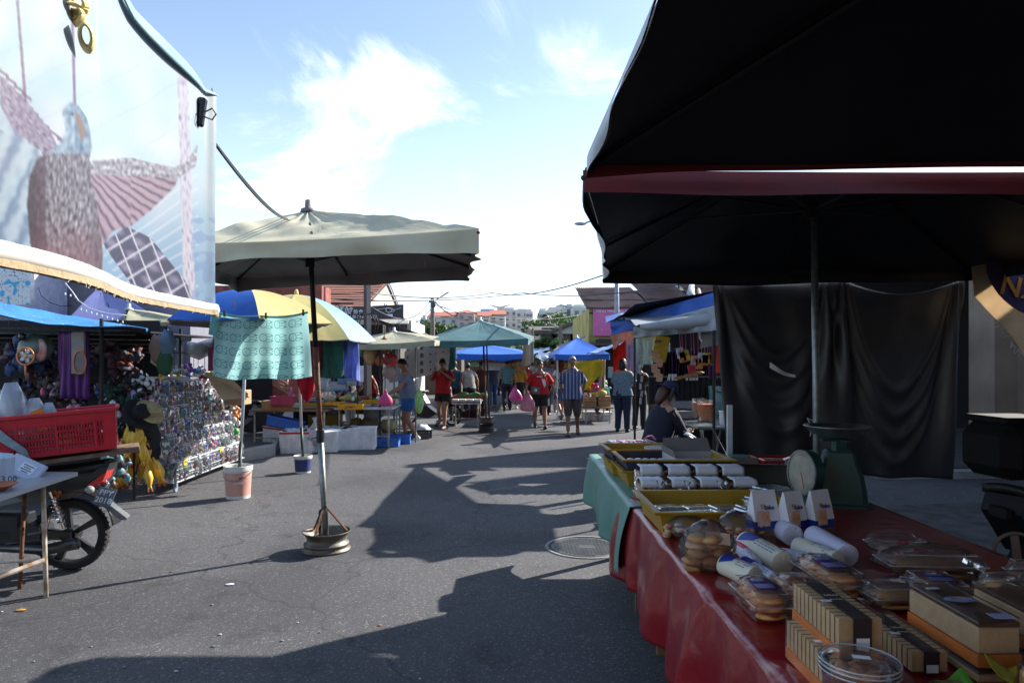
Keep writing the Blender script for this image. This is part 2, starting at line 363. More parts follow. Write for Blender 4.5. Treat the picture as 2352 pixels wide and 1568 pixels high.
mb=MB(); mb.grid(lambda u,v: V((2.19+.22*u,5.8-.012*math.sin(u*6),1.60-.11*u-.05*v*(1-u*.6)-.02*math.sin(PI*u))),8,3,0); mb.build('tear_light_patch',c('paper white'),cu_,solid=.002)  # pale patch stands in for light showing through a tear in the curtain
mb=MB(); mb.tube([(2.5,5.78,1.13),(2.53,5.77,1.05),(2.52,5.77,.97)],[.003,.008,.001],5); mb.tube([(2.5,5.78,1.12),(2.6,5.77,1.09)],[.004,.003],5); mb.build('torn_strip',c('paper white'),cu_)
# beige printed banner hung at the right with N2 lettering
bt=mat('sunlit banner cloth',(.75,.62,.45),.7,var=.15,scale=5,trans=.75)
t=thing('printed_banner','torn cream banner with purple oval and orange N2 lettering, hanging at the right edge','banner',P(2300,820,5.6))
pts=[P(2232,612,5.6),P(2520,560,5.6),P(2520,960,5.6),P(2350,815,5.6),P(2330,780,5.6),P(2300,745,5.6),P(2270,715,5.6),P(2238,680,5.6)]
mb=MB(); mb.prism(pts,(0,.004,0)); mb.build('cloth',bt,t)
purp=mat('purple print',(.05,.035,.11),.7,var=.2,trans=.2); ell=[]
for k in range(28):
    a=2*PI*k/28; x=95*math.cos(a); y=55*math.sin(a); r=.75; ell.append(P(2345+x*math.cos(r)-y*math.sin(r),650+x*math.sin(r)+y*math.cos(r),5.58))
mb=MB(); mb.prism([p for p in ell],(0,.003,0)); mb.build('print',purp,t)
text('N2',.225,P(2338,662,5.56),mat('orange print',(.6,.25,.03),.7,trans=.2),t,rot=(PI/2,.22,0),bold=True)
fb=MB()
for k in range(24):
    q=R.random(); a=P(2285+65*q,735+85*q,5.57); fb.tube([a,a+V((.04*R.uniform(-1,1),0,-.05*R.random()))],.0012,4)
fb.build('frayed_thread',c('paper white'),t)
# ---- painted banner, upper left: vertex colours from a drawn picture
def smooth(a,b,x):
    t=min(1,max(0,(x-a)/(b-a))); return t*t*(3-2*t)
def mixc(a,b,t): return tuple(a[i]+(b[i]-a[i])*t for i in range(3))
def inpoly(x,y,P_):
    r=False; j=len(P_)-1
    for i in range(len(P_)):
        a,b=P_[i],P_[j]
        if (a[1]>y)!=(b[1]>y) and x<(b[0]-a[0])*(y-a[1])/(b[1]-a[1])+a[0]: r=not r
        j=i
    return r
def seg(x,y,a,b):
    dx,dy=b[0]-a[0],b[1]-a[1]; t=max(0,min(1,((x-a[0])*dx+(y-a[1])*dy)/(dx*dx+dy*dy))); return math.hypot(x-a[0]-t*dx,y-a[1]-t*dy)
BODY=[(85,660),(70,560),(62,470),(68,405),(85,365),(118,345),(142,325),(150,295),(143,262),(148,244),(163,236),(182,244),(198,268),(207,300),(211,340),(205,365),(212,420),(228,500),(236,580),(234,660)]
WING=[(205,370),(300,362),(400,385),(430,370),(455,330),(450,380),(410,410),(400,430),(350,480),(300,520),(260,530),(232,565),(215,470)]
WING2=[(0,170),(60,230),(110,290),(135,340),(110,360),(70,330),(30,300),(0,240)]
SHIP=[(235,560),(290,520),(345,545),(430,650),(440,690),(400,690),(300,650)]
def bcol(px,py):
    w=V((px*.012,py*.012,0)); nz=mn.noise(w); n2=mn.noise(V((px*.045,py*.045,3)))
    base=mixc((.84,.87,.92),(.66,.82,.88),.5+.7*nz)
    if abs((px*.55+py)%95-40+12*nz)<1.2 and py<330: base=mixc(base,(.6,.66,.78),.5)
    if py>330: base=mixc(base,(.38,.55,.72),smooth(360,640,py)*.8)
    if px<130: base=mixc(base,(.50,.60,.74),smooth(130,20,px)*(.5+.6*n2)*smooth(150,330,py))
    if px<105 and py>300:
        q=math.sin(px*.11+py*.05+2*n2); base=mixc(base,(.22,.30,.48),.55*max(0,q)); base=mixc(base,(.75,.82,.88),.6*max(0,-q))
    for a,b in(((165,0),(172,240)),((40,0),(60,250)),((60,250),(150,330)),((0,160),(70,230))):
        if seg(px,py,a,b)<3.2: base=mixc(base,(.30,.14,.26),.75)
    # bridge cables
    for k in range(9):
        if seg(px,py,(230+k*10,570+k*17),(455,400+k*32))<1.5 or seg(px,py,(300+k*6,470-k*3),(412,250+k*10))<.8: base=mixc(base,(.88,.9,.95),.8)
    if 408+ (py-200)*.03<px<432+(py-200)*.035 and py>170: base=mixc((.80,.78,.84),(.42,.38,.56),max(0,mn.noise(V((px*.35,py*.05,4))))*1.6)
    if px>440 and py>500 and n2>0: base=mixc(base,(.3,.42,.66),.4)
    if inpoly(px,py,SHIP):
        base=mixc((.14,.13,.26),(.45,.42,.55),max(0,math.sin(px*.10-py*.06)*math.sin(py*.11)))
        if abs(((py*.55+px*.35)%26)-13)<1.6 or abs(((px*.9-py*.35)%34)-17)<1.6: base=(.8,.8,.88)
    if inpoly(px,py,WING2): base=mixc((.34,.26,.40),(.65,.62,.72),.5+.9*mn.noise(V(((px+py)*.05,(px-py)*.2,1))))
    if inpoly(px,py,WING):
        top=py<400+ (px-210)*.05
        n3=mn.noise(V((px*.16,py*.10,7))); ag=math.atan2(py-330,px-150); fq=((ag*(13 if px>300 else 10)+n2*.18+math.hypot(px-150,py-330)*.002)%1)
        if top: base=mixc((.34,.30,.36),(.74,.75,.8),.5+n3)
        else: base=mixc((.20,.11,.18),(.62,.50,.58),smooth(0,.45,fq)*(1-.5*smooth(.7,1,fq))+.15*n3)
    if inpoly(px,py,BODY):
        f=.45+.75*mn.noise(V((px*.20+py*.03,py*.065,2)))+.35*mn.noise(V((px*.4,py*.14,9)))
        base=mixc((.13,.07,.11),(.74,.76,.82),f-.25*smooth(330,420,py)*smooth(120,80,px))
        if px<105: base=mixc(base,(.16,.05,.13),.55)
        if py>480: base=mixc(base,(.42,.20,.24),.5*smooth(480,600,py))
        if py<352: base=mixc((.24,.36,.50),(.62,.72,.80),.45+.9*mn.noise(V((px*.11,py*.06,5)))+.3*smooth(180,145,px))
        if inpoly(px,py,[(172,258),(182,262),(196,300),(190,330),(180,300)]): base=(.5,.36,.26)
        if (px-166)**2+(py-262)**2<12: base=(.05,.05,.07)
        base=mixc(base,(.08,.05,.09),.5*smooth(95,60,px)+.25*smooth(190,230,px))
    return base
t=thing('printed_tarpaulin','white tarpaulin printed with a bird and bridge cables, hanging at upper left from a line','tarpaulin',(-.75,1.5,1.7))
bm_=mat('printed tarpaulin',(1,1,1),.5,attr='Col',var=.06,scale=6,trans=.05,bump=.15,bscale=9)
hem=mat('canvas hem',(.36,.27,.16),.9,var=.2,scale=30,bump=.5,bscale=80); hemw=mat('pale canvas',(.50,.49,.46),.8,var=.1)
# the sheet runs away from the camera; s from near (0) to far (1)
def bxy(s): return (-.57-.32*s, .62+1.38*s)
def top_z(s):  # upper edge in metres
    if s<.42: return 2.75
    for a,b,za,zb in((.42,.55,2.36,2.315),(.55,.72,2.315,2.325),(.72,.9,2.325,2.335),(.9,1.01,2.335,2.40)):
        if a<=s<=b: return za+(zb-za)*(s-a)/(b-a)
    return 2.4
def bank(s,v):
    x,y=bxy(s); zt=top_z(s); zb=1.738+.026*s; z=zt+(zb-zt)*v
    w=.018*math.sin(s*9+z*3)+.02*wob(s*3,z*2,5)+ .03*math.exp(-((s-.9-.03*v)/.02)**2)*(1-v*.5)
    return V((x+w,y+.25*w,z))
mb=MB()
def bcol_uv(s,v):
    p=bank(s,v); px=CX+p.x/p.y*F; py=HY-(p.z-CH)/p.y*F
    cs=[bcol(px+a,py+b) for a,b in((0,0),(1.7,1.),(-1.2,-1.7))]
    return tuple(sum(q[i] for q in cs)/3 for i in range(3))
mb.grid(bank,560,300,0,lambda s,v:tuple(c_**1.7*.40 for c_ in bcol_uv(s,v))); mb.build('printed_sheet',bm_,t,smooth=True)
mb=MB(); mb.grid(lambda s,v: bank(s,v)+V((-.006,0,0)),60,30,0,flip=True); mb.build('backing',tealc,t,smooth=True)
# hem roll along the bottom
hb=[]
mb=MB(); 
def hemf(s,v):
    p=bank(s,1); a=-PI*.5+2*PI*v; r=.012*(1+.1*wob(s*30,v*2)); return p+V((math.cos(a)*r*.6+.006,0,math.sin(a)*r-.012))
mb.grid(hemf,90,12,0); mb.build('hem',hemw,t,smooth=True)
mb=MB(); mb.grid(lambda s,v: bank(s,1)+V((.004,0,-.020-.011*v+.0015*wob(s*50))),90,2,0); mb.build('hem_edge',hem,t,solid=.012)
mb=MB()
for k in range(45):
    s=R.uniform(.2,1); p=bank(s,1)+V((.012,0,-.030)); mb.tube([p,p+V((R.uniform(-.004,.004),R.uniform(-.006,.006),-R.uniform(.002,.007)))],.0007,3)
mb.build('frayed_thread',hemw,t)
mb=MB(); mb.grid(lambda u,v: bank(.42+.5*u,0)+V((.004+.006*math.sin(PI*u),0,.0-.028*v*math.sin(PI*u)-.004)),30,4,0); mb.build('folded_edge',mat('teal print',(.16,.30,.34),.6),t,smooth=True,solid=.003)
mb=MB(); mb.prism([bank(.955,0)+V((.015,0,.01)),bank(.995,0)+V((.015,0,-.004)),bank(.99,0)+V((.02,0,-.035)),bank(.965,0)+V((.02,0,-.04))],(.003,0,0)); mb.build('folded_corner',mat('teal print'),t)
# yellow tie loops
t=thing('tie_strap','yellow webbing strap looped over the top of the printed tarpaulin','strap',P(165,60,1.0))
mb=MB(); yel=mat('yellow webbing',(.62,.52,.22),.7,var=.3,scale=20)
def band(cx_,cy_,rx,ry,d,w,rot=0,turns=1.):
    def fn(u,v):
        a=2*PI*u*turns; k=1+w*(v-.5)*(1+.5*math.sin(a)); x=rx*math.cos(a)*k; y=ry*math.sin(a)*k; return P(cx_+x*math.cos(rot)-y*math.sin(rot),cy_+x*math.sin(rot)+y*math.cos(rot),d+.02*(v-.5)+.015*math.sin(a))
    mb.grid(fn,40,4,0)
band(160,32,30,24,.985,.45); band(172,10,26,22,.98,.7,.3); band(198,84,14,30,.98,.4,-.2)
mb.build('loop',yel,t,smooth=True,solid=.003)
mb=MB(); mb.tube([P(165,-60,1.0),P(163,10,1.0)],.008,6); mb.build('tail',yel,t)
t=thing('binder_clip','black binder clip gripping the far top corner of the printed tarpaulin','clip',bank(.985,.2))
q=P(461,258,1.78); mb=MB(); mb.bbox(q,(.022,.02,.075),0,M=Matrix.Rotation(.15,3,'Y')); mb.build('clip_body',mat('clip metal',(.03,.035,.045),.25,metal=.8),t)
mb=MB(); mb.tube([q+V((.01,0,.0)),q+V((.03,0,.01)),q+V((.04,0,-.005)),q+V((.03,0,-.02)),q+V((.01,0,-.012))],.0022,6); mb.build('clip_handle',galv,t)
mb=MB(); 
for k in range(3):
    a=P(462,285,1.99)+V((.002*k,0,-.003*k)); b=P(665,505,6.4)+V((.03*k,0,.01)); mb.tube(bez(a,b,.06+.02*k,14),.0045,5)
tag(mb.build('cable',blk,None,smooth=True),'bundle of black cords running from the binder clip down behind the beige umbrella','cable')
# ---- beige umbrella with wheel rim base
foot=G(750,1262); 
U=square_umbrella('patio_umbrella','square beige umbrella on the left, its pole standing in a wheel rim',[(-.22,4.55,2.49),(-.42,6.6,2.55),(-2.95,7.35,2.52),(-2.6,5.15,2.49)],(-1.76,5.9,2.90),(-1.74,5.88,2.46),tuple(foot),beige,linr,None,.13,seed=3,pull=.01,parts_pole=False,vwave=.06,wr=.04,corner_drop=.04)
mb=MB(); a=V(foot); b=V((-1.755,5.88,2.88)); mb.tube([a,a.lerp(b,.34)],.026,14); mb.build('lower_pole',galv,U,smooth=True)
mb=MB(); mb.tube([a.lerp(b,.335),a.lerp(b,.6)],.024,14); mb.build('middle_pole',rustp,U,smooth=True)
mb=MB(); mb.tube([a.lerp(b,.6),b],.022,14); mb.build('upper_pole',fr,U,smooth=True)
mb=MB(); q=a.lerp(b,.335); mb.cyl(q-V((0,0,.05)),q+V((0,0,.05)),.034); mb.tube([q,q+V((-.07,-.03,-.02))],.004,5); mb.build('collar',fr,U)
mb=MB(); q=a.lerp(b,.1); mb.tube([q+V((-.035,-.03,.05)),q+V((.03,-.035,.09))],.008,6); mb.tube([q+V((-.035,-.03,.05)),q+V((-.04,-.035,-.06)),q+V((-.03,-.035,-.17))],.008,6); mb.tube([q+V((-.03,-.035,.05)),q+V((-.02,-.04,-.05)),q+V((-.03,-.035,-.14))],.006,6); mb.build('black_tie',blk,U)
rimm=mat('old rim steel',(.13,.13,.115),.5,metal=.5,var=.5,scale=6,bump=.4,bscale=40,sub=(.09,.055,.035))
def rimbase(parent,at,R0=.2,h=.22,mt=None):
    x,y,_=at; mb=MB()
    pr=[(R0*.97,0),(R0*1.0,.006),(R0*.98,.02),(R0*.90,.03),(R0*.895,.06),(R0*.93,.068),(R0*.92,.08),(R0*.86,.09),(R0*.80,.11),(R0*.79,.15),(R0*.86,.165),(R0*.87,.185),(R0*.96,.195),(R0*1.0,.212),(R0*.975,.215),(R0*.92,.2),(R0*.86,.185),(R0*.78,.16),(R0*.74,.1),(R0*.45,.11),(.0,.11)]
    k=h/.215
    mb.lathe([(r,z*k) for r,z in pr],(x,y,0.002),36,0,cap=False); return mb.build('wheel_rim',mt or rimm,parent,smooth=True)
rimbase(U,a,.205,.165)
for an in(.35,2.5,4.4):
    mb=MB(); e=a+V((.17*math.cos(an),.17*math.sin(an),.15)); s=a.lerp(b,.135); mb.tube([s+ (e-s).normalized()*.02,e],.011,4); mb.build('brace',rustp,U)
mb=MB(); mb.box(a+V((-.03,-.06,.125)),(.12,.05,.03),0,.4); mb.box(a+V((.05,-.05,.125)),(.1,.03,.02),0,-.6); mb.build('wedge',blk,U)
for uu in (.12,.9):
    pass
for px,py,l in((975,600,.09),(538,690,.1)):
    q=P(px,py,6.0); MB().prism([q,q+V((.012,0,0)),q+V((.006,0,-l))],(0,.002,0)).build('tie_tape',yel,U)
TZ=.8
def T(u,v,z=TZ): return G(u,v,z)
vred=mat('red vinyl',(.25,.006,.012),.3,var=.25,scale=3,spec=.6,bump=.9,bscale=9,coat=.2); vgreen=mat('green vinyl',(.13,.30,.25),.42,var=.18,scale=3,spec=.5,bump=.9,bscale=9)
t1=thing('market_table','long table under red plastic cloth in the right foreground, full of bread','table',(1.35,2.55,0))
t2=thing('market_table','table under a green plastic cloth beyond the red one, holding yellow trays and bagged buns','table',(1.35,4.9,0))
for t,y0,y1 in((t1,1.0,4.0),(t2,4.1,5.8)):
    MB().box((1.36,(y0+y1)/2,.775),(1.30,y1-y0-.02,.03)).build('tabletop',c('wood'),t)
    for x in(.82,1.9):
        for y in(y0+.3,y1-.25):
            mb=MB(); mb.box((x,y,.38),(.05,.05,.76)); mb.build('leg',c('wood'),t)
def tcloth(name,mt,t,y0,y1,x0,x1,drop,seed,low=0):
    """top sheet with the left side, both ends and the right side falling as folds; one sheet"""
    W_=x1-x0; Lh=y1-y0
    def fn(u,v):
        # u across: 0..1 with hanging margins; v along
        s=u*(W_+2*drop)-drop; y=y0+v*Lh
        rumple=.006*wob(s*3+seed,y*3,0)+.003*wob(s*9,y*8,seed)
        if s<0:
            d=-s; ed=drop*(1+.12*wob(y*1.7+seed)); d=d*ed/drop
            fold=.035*math.sin(y*8.5+1.5*wob(y*2,seed)*3)+.022*math.sin(y*19+seed+2*wob(y*3))
            return V((x0-.012-.05*d/drop-(fold*(d/drop)**.8)-.02*math.sin(PI*min(1,d/drop)),y+.03*wob(y*4,d*6),TZ+.004-d*.98))
        if s>W_:
            d=s-W_; return V((x1+.012+.04*d/drop+.03*math.sin(y*9)*d/drop,y,TZ+.004-d))
        ridge=.012*math.exp(-(s/.10)**2)*max(0,math.sin(y*8.5+1.5*wob(y*2,seed)*3))
        return V((x0+s,y,TZ+.006+rumple*.6+ridge))
    mb=MB(); mb.grid(fn,110,int(Lh*60),0)
    o=mb.build(name,mt,None,smooth=True,solid=.002,base=(1.3,(y0+y1)/2,.45)); return o
o=tcloth('tablecloth',vred,t1,.95,4.08,.67,2.02,.42,1); tag(o,'shiny red plastic tablecloth hanging in folds over the near table','tablecloth')
mb=MB()
def gcf(u,v):
    s=u*(1.33+.76)-.38; y=3.72+v*2.13; x0=.665+.02*v
    lift=.004 if y<4.1 else 0
    if s<0:
        d=-s*(1+.15*wob(y*1.6,4)); f=.03*math.sin(y*7+2*wob(y,3))+.014*math.sin(y*17)
        return V((x0-.02-.09*d-f*d/.38-.02*math.sin(PI*min(1,d/.38)),y,TZ+.013-d*.97))
    if s>1.33: return V((x0+1.35+.1*(s-1.33),y,TZ-(s-1.33)))
    return V((x0+s,y,TZ+.012+.004*wob(s*4,y*4)))
mb.grid(gcf,100,110,0); tag(mb.build('tablecloth',vgreen,None,smooth=True,solid=.002,base=(1.3,4.9,.45)),'matt sea green plastic tablecloth under the yellow trays','tablecloth')
# --- trays
ytray=mat('yellow tray plastic',(.42,.25,.015),.42,var=.15,scale=5); ntray=mat('navy tray plastic',(.04,.045,.09),.5,var=.2)
def tray(name,label,c4,z0,h,mo,mi,group=None):
    """c4 = rim corners (x,y) left-back, right-back, right-front, left-front"""
    cen=sum((V((*q,0)) for q in c4),V((0,0,0)))/4; t=thing(name,label,'tray',(cen.x,cen.y,z0),group)
    def ring(k,z): return [V((cen.x+(x-cen.x)*k,cen.y+(y-cen.y)*k,z)) for x,y in c4]
    mb=MB(); rs=[(ring(.90,z0),0),(ring(.97,z0+h),0),(ring(1.03,z0+h),0),(ring(1.03,z0+h-.012),0)]
    fl=[p for p,_ in rs]; vs=[q for p in fl for q in p]
    fs=[(0,3,2,1)]+[(0+i,(i+1)%4,4+(i+1)%4,4+i) for i in range(4)]+[(8+i,8+(i+1)%4,12+(i+1)%4,12+i) for i in range(4)]
    mb.add(vs,fs,0); 
    ins=ring(.885,z0+.008)+ring(.955,z0+h)+ring(1.03,z0+h+.001); 
    mb.add(ins,[(0,1,2,3)]+[(i,4+i,4+(i+1)%4,(i+1)%4) for i in range(4)]+[(4+i,8+i,8+(i+1)%4,4+(i+1)%4) for i in range(4)],1)
    mb.build('tray_body',[mo,mi],t)
    mb=MB(); r=ring(1.035,z0+h-.004); mb.tube(r,.006,5,closed=True); mb.build('rim',mi,t); return t,cen
far=[(.66,5.1),(1.33,5.1),(1.34,4.73),(.675,4.73)]
mid=[(.70,4.78),(1.39,4.78),(1.40,4.29),(.705,4.29)]
ner=[(.65,3.60),(1.35,3.60),(1.35,3.07),(.655,3.07)]
tray('bread_tray','yellow tray underneath, at the far end of the green table',far,.815,.1,ytray,ytray,'yellow bread trays')
tray('bread_tray','upper tray at the green table far end, with a doily plate',far,.905,.09,ntray,ytray,'yellow bread trays')
tray('bread_tray','yellow tray underneath, just behind the bagged buns',mid,.815,.1,ytray,ytray,'yellow bread trays')
tray('bread_tray','upper tray with navy sides holding rows of dark cups and an open carton',mid,.885,.1,ntray,ytray,'yellow bread trays')
tray('bread_tray','single deep yellow tray of clear clamshell boxes on the red cloth edge',ner,.815,.11,ytray,ytray,'yellow bread trays')
doily=mat('doily',(.62,.6,.62),.7,var=.15)
t=thing('round_plate','round scalloped foil plate lying in the farthest upper tray','plate',(1.12,4.93,.92)); mb=MB()
mb.lathe([(.13,.0),(.155,.05),(.165,.055),(.15,.057),(.12,.045),(.0,.045)],(1.12,4.93,.925),64); mb.build('plate',doily,t,smooth=True)
mb=MB()
for k in range(40):
    a=2*PI*k/40; mb.box((1.12+.158*math.cos(a),4.93+.158*math.sin(a),.955),(.006,.012,.04),rz=a)
mb.build('fluting',doily,t)
# dark cups in rows
cupm=c('black plastic',.25); lidm=film('cup lid',.5,(.7,.72,.78),.1)
proto=None
for r in range(2):
    for k in range(7):
        p=(.80+.052*k+ .03*r,4.62-.13*r,.90)
        if proto is None:
            proto=thing('dessert_cup','','cup',p,'dark dessert cups'); MB().lathe([(.018,0),(.024,.035),(.0,.036)],p,10).build('cup',cupm,proto); MB().lathe([(.026,.036),(.026,.042),(.02,.047),(0,.047)],p,10).build('lid',c('paper white',.25),proto); q=proto
        else: q=dup(proto,p)
        q['label']='small dark dessert cup with shiny lid in the %s row inside the navy sided tray'%('back' if r==0 else 'front')
def carton(name,label,cen,sz,rz,mo,mi,flaps,h,cat='carton'):
    t=thing(name,label,cat,cen); M=Matrix.Rotation(rz,4,'Z'); x,y=sz[0]/2,sz[1]/2; w=.004
    def W(p): return V(cen)+M@V(p)
    mb=MB(); mb.add([W(p) for p in((-x,-y,0),(x,-y,0),(x,y,0),(-x,y,0),(-x,-y,h),(x,-y,h),(x,y,h),(-x,y,h))],[(0,3,2,1),(0,1,5,4),(1,2,6,5),(2,3,7,6),(3,0,4,7)]); mb.build('carton_wall',mo,t,solid=.004)
    for side,an,ln in flaps:
        mb=MB(); a=math.radians(an)
        if side=='r': q=[(x,-y,h),(x,y,h),(x+ln*math.cos(a),y*.9,h+ln*math.sin(a)),(x+ln*math.cos(a),-y*.9,h+ln*math.sin(a))]
        if side=='l': q=[(-x,y,h),(-x,-y,h),(-x-ln*math.cos(a),-y*.9,h+ln*math.sin(a)),(-x-ln*math.cos(a),y*.9,h+ln*math.sin(a))]
        if side=='b': q=[(x,y,h),(-x,y,h),(-x*.9,y+ln*math.cos(a),h+ln*math.sin(a)),(x*.9,y+ln*math.cos(a),h+ln*math.sin(a))]
        if side=='f': q=[(-x,-y,h),(x,-y,h),(x*.9,-y-ln*math.cos(a),h+ln*math.sin(a)),(-x*.9,-y-ln*math.cos(a),h+ln*math.sin(a))]
        mb.poly([W(p) for p in q]); mb.build('flap',mi,t,solid=.003)
    return t
gcard=mat('grey board',(.2,.19,.18),.8,var=.15); wcard=mat('white board',(.5,.5,.52),.7,var=.1)
carton('open_carton','open white carton of packets sitting in the navy sided tray',(1.21,4.53,.90),(.34,.36),.02,wcard,gcard,[('b',60,.1),('l',75,.05)],.085)
t=thing('paper_packet_stack','flat clear packets inside the open white carton','packets',(1.2,4.5,.915))
mb=MB()
for k in range(4): mb.bbox((1.11+.06*k,4.44,.95+.004*k),(.055,.12,.02))
mb.build('packets',film('packet film',.5),t)
carton('open_carton','open grey carton with raised flaps behind the scale',(1.66,4.62,.812),(.36,.3),-.25,gcard,mat('blue grey flap',(.16,.18,.22),.7),[('l',62,.24),('f',8,.24),('r',20,.2)],.12)  # flaps in a bluer, darker grey than the walls
# buns
bun=mat('baked crust',(.5,.19,.04),.45,var=.55,scale=9,bump=.2,bscale=30,sub=(.55,.30,.11),spec=.5); pale_bun=mat('pale bun',(.5,.30,.12),.5,var=.5,scale=14,bump=.2,bscale=30,sub=(.28,.10,.03))
lab=mat('white label',(.8,.82,.88),.5,var=.08); clear=film('clear film',.12,bm=.5); clear2=film('thin film',.06,bm=.5,ior=1.25)
def bag(mb,cen,r,seed,knot=None):
    mb.ball(cen,r,0,20,12,rag=.16,seed=seed)
    if knot: 
        k=V(knot); c0=V(cen)+V((0,0,r[2]*.7)); mb.tube([c0,c0.lerp(k,.6),k],[.03,.008,.022],8)
def bunpack(label,p,w,d,h,mt,seed,sticker=True):
    t=thing('bun_pack',label,'bread',p,'bagged buns on the green cloth')
    mb=MB(); n_=3
    for k in range(n_): mb.ball((p[0]-w*.3+w*.3*k,p[1]+.01*((k*7+seed)%3),p[2]+h*.42),(w*.22,d*.42,h*.42),0,14,8,rag=.1,seed=seed+k)
    mb.build('buns',mt,t,smooth=True)
    mb=MB(); mb.bbox((p[0],p[1],p[2]+h*.5),(w*.98,d,h),b=.03); mb.ball((p[0]+w*.3,p[1]-d*.3,p[2]+h*.35),(w*.35,d*.3,h*.4),0,14,8,rag=.3,seed=seed+3); mb.build('plastic_bag',clear,t,smooth=True)
    if sticker: mb=MB(); mb.grid(lambda u,v: V((p[0]-w*.4+w*.8*u,p[1]-d*.5-.006 if v<.35 else p[1]-d*.5+d*.85*(v-.35)/.65,p[2]+h*(.72+.86*min(v,.35))+.004*wob(u*5,v*5,seed))),8,5); mb.build('label',lab,t,smooth=True,solid=.001)
names=['first','second','third','fourth']
for k,u in enumerate((1490,1553,1615,1675)): bunpack('bagged soft buns with white label, back row, %s from the left'%names[k],T(u,1131),.165,.15,.165,bun,k)
for k,u in enumerate((1493,1563,1627,1702)): bunpack('bagged soft buns with white label, middle row, %s from the left'%names[k],T(u,1150),.17,.15,.13,bun,10+k)
for k,u in enumerate((1512,1575,1650)):
    p=T(u,1168); t=thing('bun_pack','knotted bag of small buns behind the deep yellow tray, %s from left'%names[k],'bread',p,'bagged buns on the green cloth')
    mb=MB()
    for j in range(5): mb.ball((p[0]-.05+.045*(j%3),p[1]-.03+.05*(j//3),p[2]+.035),(.028,.035,.03),0,12,7,rag=.15,seed=j+k)
    mb.build('buns',pale_bun,t,smooth=True)
    mb=MB(); bag(mb,(p[0],p[1],p[2]+.05),(.07,.06,.06),30+k,(p[0]+.01,p[1],p[2]+.15)); mb.build('plastic_bag',clear,t,smooth=True)
# clamshells in near tray
greenleaf=c('green plastic'); shellm=film('clamshell',.3,(.75,.82,.85),.08)
def clam(label,cen,w,d,h,rz,fill,group='clear clamshell boxes',name='clamshell_box',lbl=None,z=None,cat='food box'):
    t=thing(name,label,cat,cen,group); M=Matrix.Rotation(rz,3,'Z')
    mb=MB(); mb.bbox(V(cen)+V((0,0,h*.3)),(w,d,h*.6),0,rz,b=.02); mb.bbox(V(cen)+V((0,0,h*.62)),(w*1.06,d*1.06,.006),0,rz,b=.004); mb.bbox(V(cen)+V((0,0,h*.82)),(w*.96,d*.96,h*.36),0,rz,b=.025); mb.build('shell',shellm,t)
    mb=MB()
    for k in range(9):
        q=M@V((-w*.48+w*.12*k,-d*.5,0)); mb.box(V(cen)+q+V((0,0,h*.45)),(.004,.006,h*.5),0,rz)
    mb.build('ribs',film('rib film',.6,(.8,.85,.88),.1),t)
    fill(t,V(cen),M,w,d,h); return t
def f_rolls(m,ny=4):
    def f(t,cn,M,w,d,h):
        mb=MB()
        for k in range(ny):
            q=M@V((-w*.38+w*.76*k/(ny-1),0,h*.38)); mb.ball(cn+q,(w*.12,d*.36,h*.3),0,12,8,M=M.to_4x4(),rag=.08,seed=k)
        mb.build('filling',m,t,smooth=True)
    return f
wsn=mat('pale snack',(.75,.8,.8),.5,var=.2); redsn=mat('red snack',(.55,.06,.03),.4,var=.3)
lb=['leftmost','second from the left','third from the left','fourth from the left','fifth from the left']
for k in range(5):
    u=[1492,1570,1630,1690,1725][k]
    clam('clear box of pale sweets lying in the deep yellow tray, %s'%lb[k],(.80+.115*k,3.25-.0*k,.83+.008*k),.15,.11,.05,.1+.1*k,f_rolls(redsn if k==3 else wsn,4))
for k in range(4): clam('clear sweets box at the back of the deep tray, %s'%lb[k],(.78+.14*k,3.42,.83),.13,.11,.05,.2,f_rolls(wsn,4))
for k in range(2): clam('ribbed clear box leaning at the right end of the deep yellow tray, %s one'%('upper' if k else 'lower'),(1.27+.06*k,3.45+.06*k,.87+.04*k),.16,.12,.05,.5,f_rolls(greenleaf,3))
# --- bigger bread bags on red cloth
def breadbag(label,p,r,n_,mt,seed,knot=None,card=True,rb=.05,cols=2,box=False):
    t=thing('bread_bag',label,'bread',p,'clear bags of bread on the red cloth'); mb=MB(); rr=R.Random(seed) if hasattr(R,'Random') else random.Random(seed)
    for j in range(n_):
        lay=j//cols; mb.ball((p[0]+r[0]*.5*((j%cols)-(cols-1)/2)*1.0+.01*rr.uniform(-1,1),p[1]+.02*rr.uniform(-1,1)-.01*lay,p[2]+.02+lay*rb*.8),(rb*1.15,rb*1.1,rb*.55),0,18,9,rag=.14,seed=seed+j)
    mb.build('buns',mt,t,smooth=True)
    mb=MB(); bag(mb,(p[0],p[1],p[2]+r[2]*.9),r,seed,knot); mb.build('plastic_bag',clear,t,smooth=True)
    if card: mb=MB(); mb.box((p[0]+.02,p[1]-r[1]*.75,p[2]+r[2]*1.45),(r[0]*.85,.002,r[0]*.45),0,M=Matrix.Rotation(-.7,3,'X')@Matrix.Rotation(.15,3,'Y')); mb.build('card',mat('printed card',(.62,.45,.33),.6,var=.3,scale=20),t)
    return t
breadbag('large clear bag stacked with round filled buns, at the left edge of the red cloth',T(1625,1312),(.105,.09,.10),14,pale_bun,50,knot=T(1628,1312)+V((-.12,.04,.15)),rb=.036,cols=3)
breadbag('clear bag of mixed sweets behind the large bag of round buns',T(1580,1240),(.09,.07,.06),22,mat('mixed sweets',(.4,.5,.2),.5,var=.6,scale=30,sub=(.6,.1,.2)),60,rb=.017,cols=5,card=False)
breadbag('clear bag of peanuts and red candies right of the bag of buns',T(1690,1248),(.09,.07,.075),26,mat('peanut mix',(.5,.33,.2),.5,var=.6,scale=30,sub=(.6,.12,.04)),70,rb=.016,cols=5,card=False)
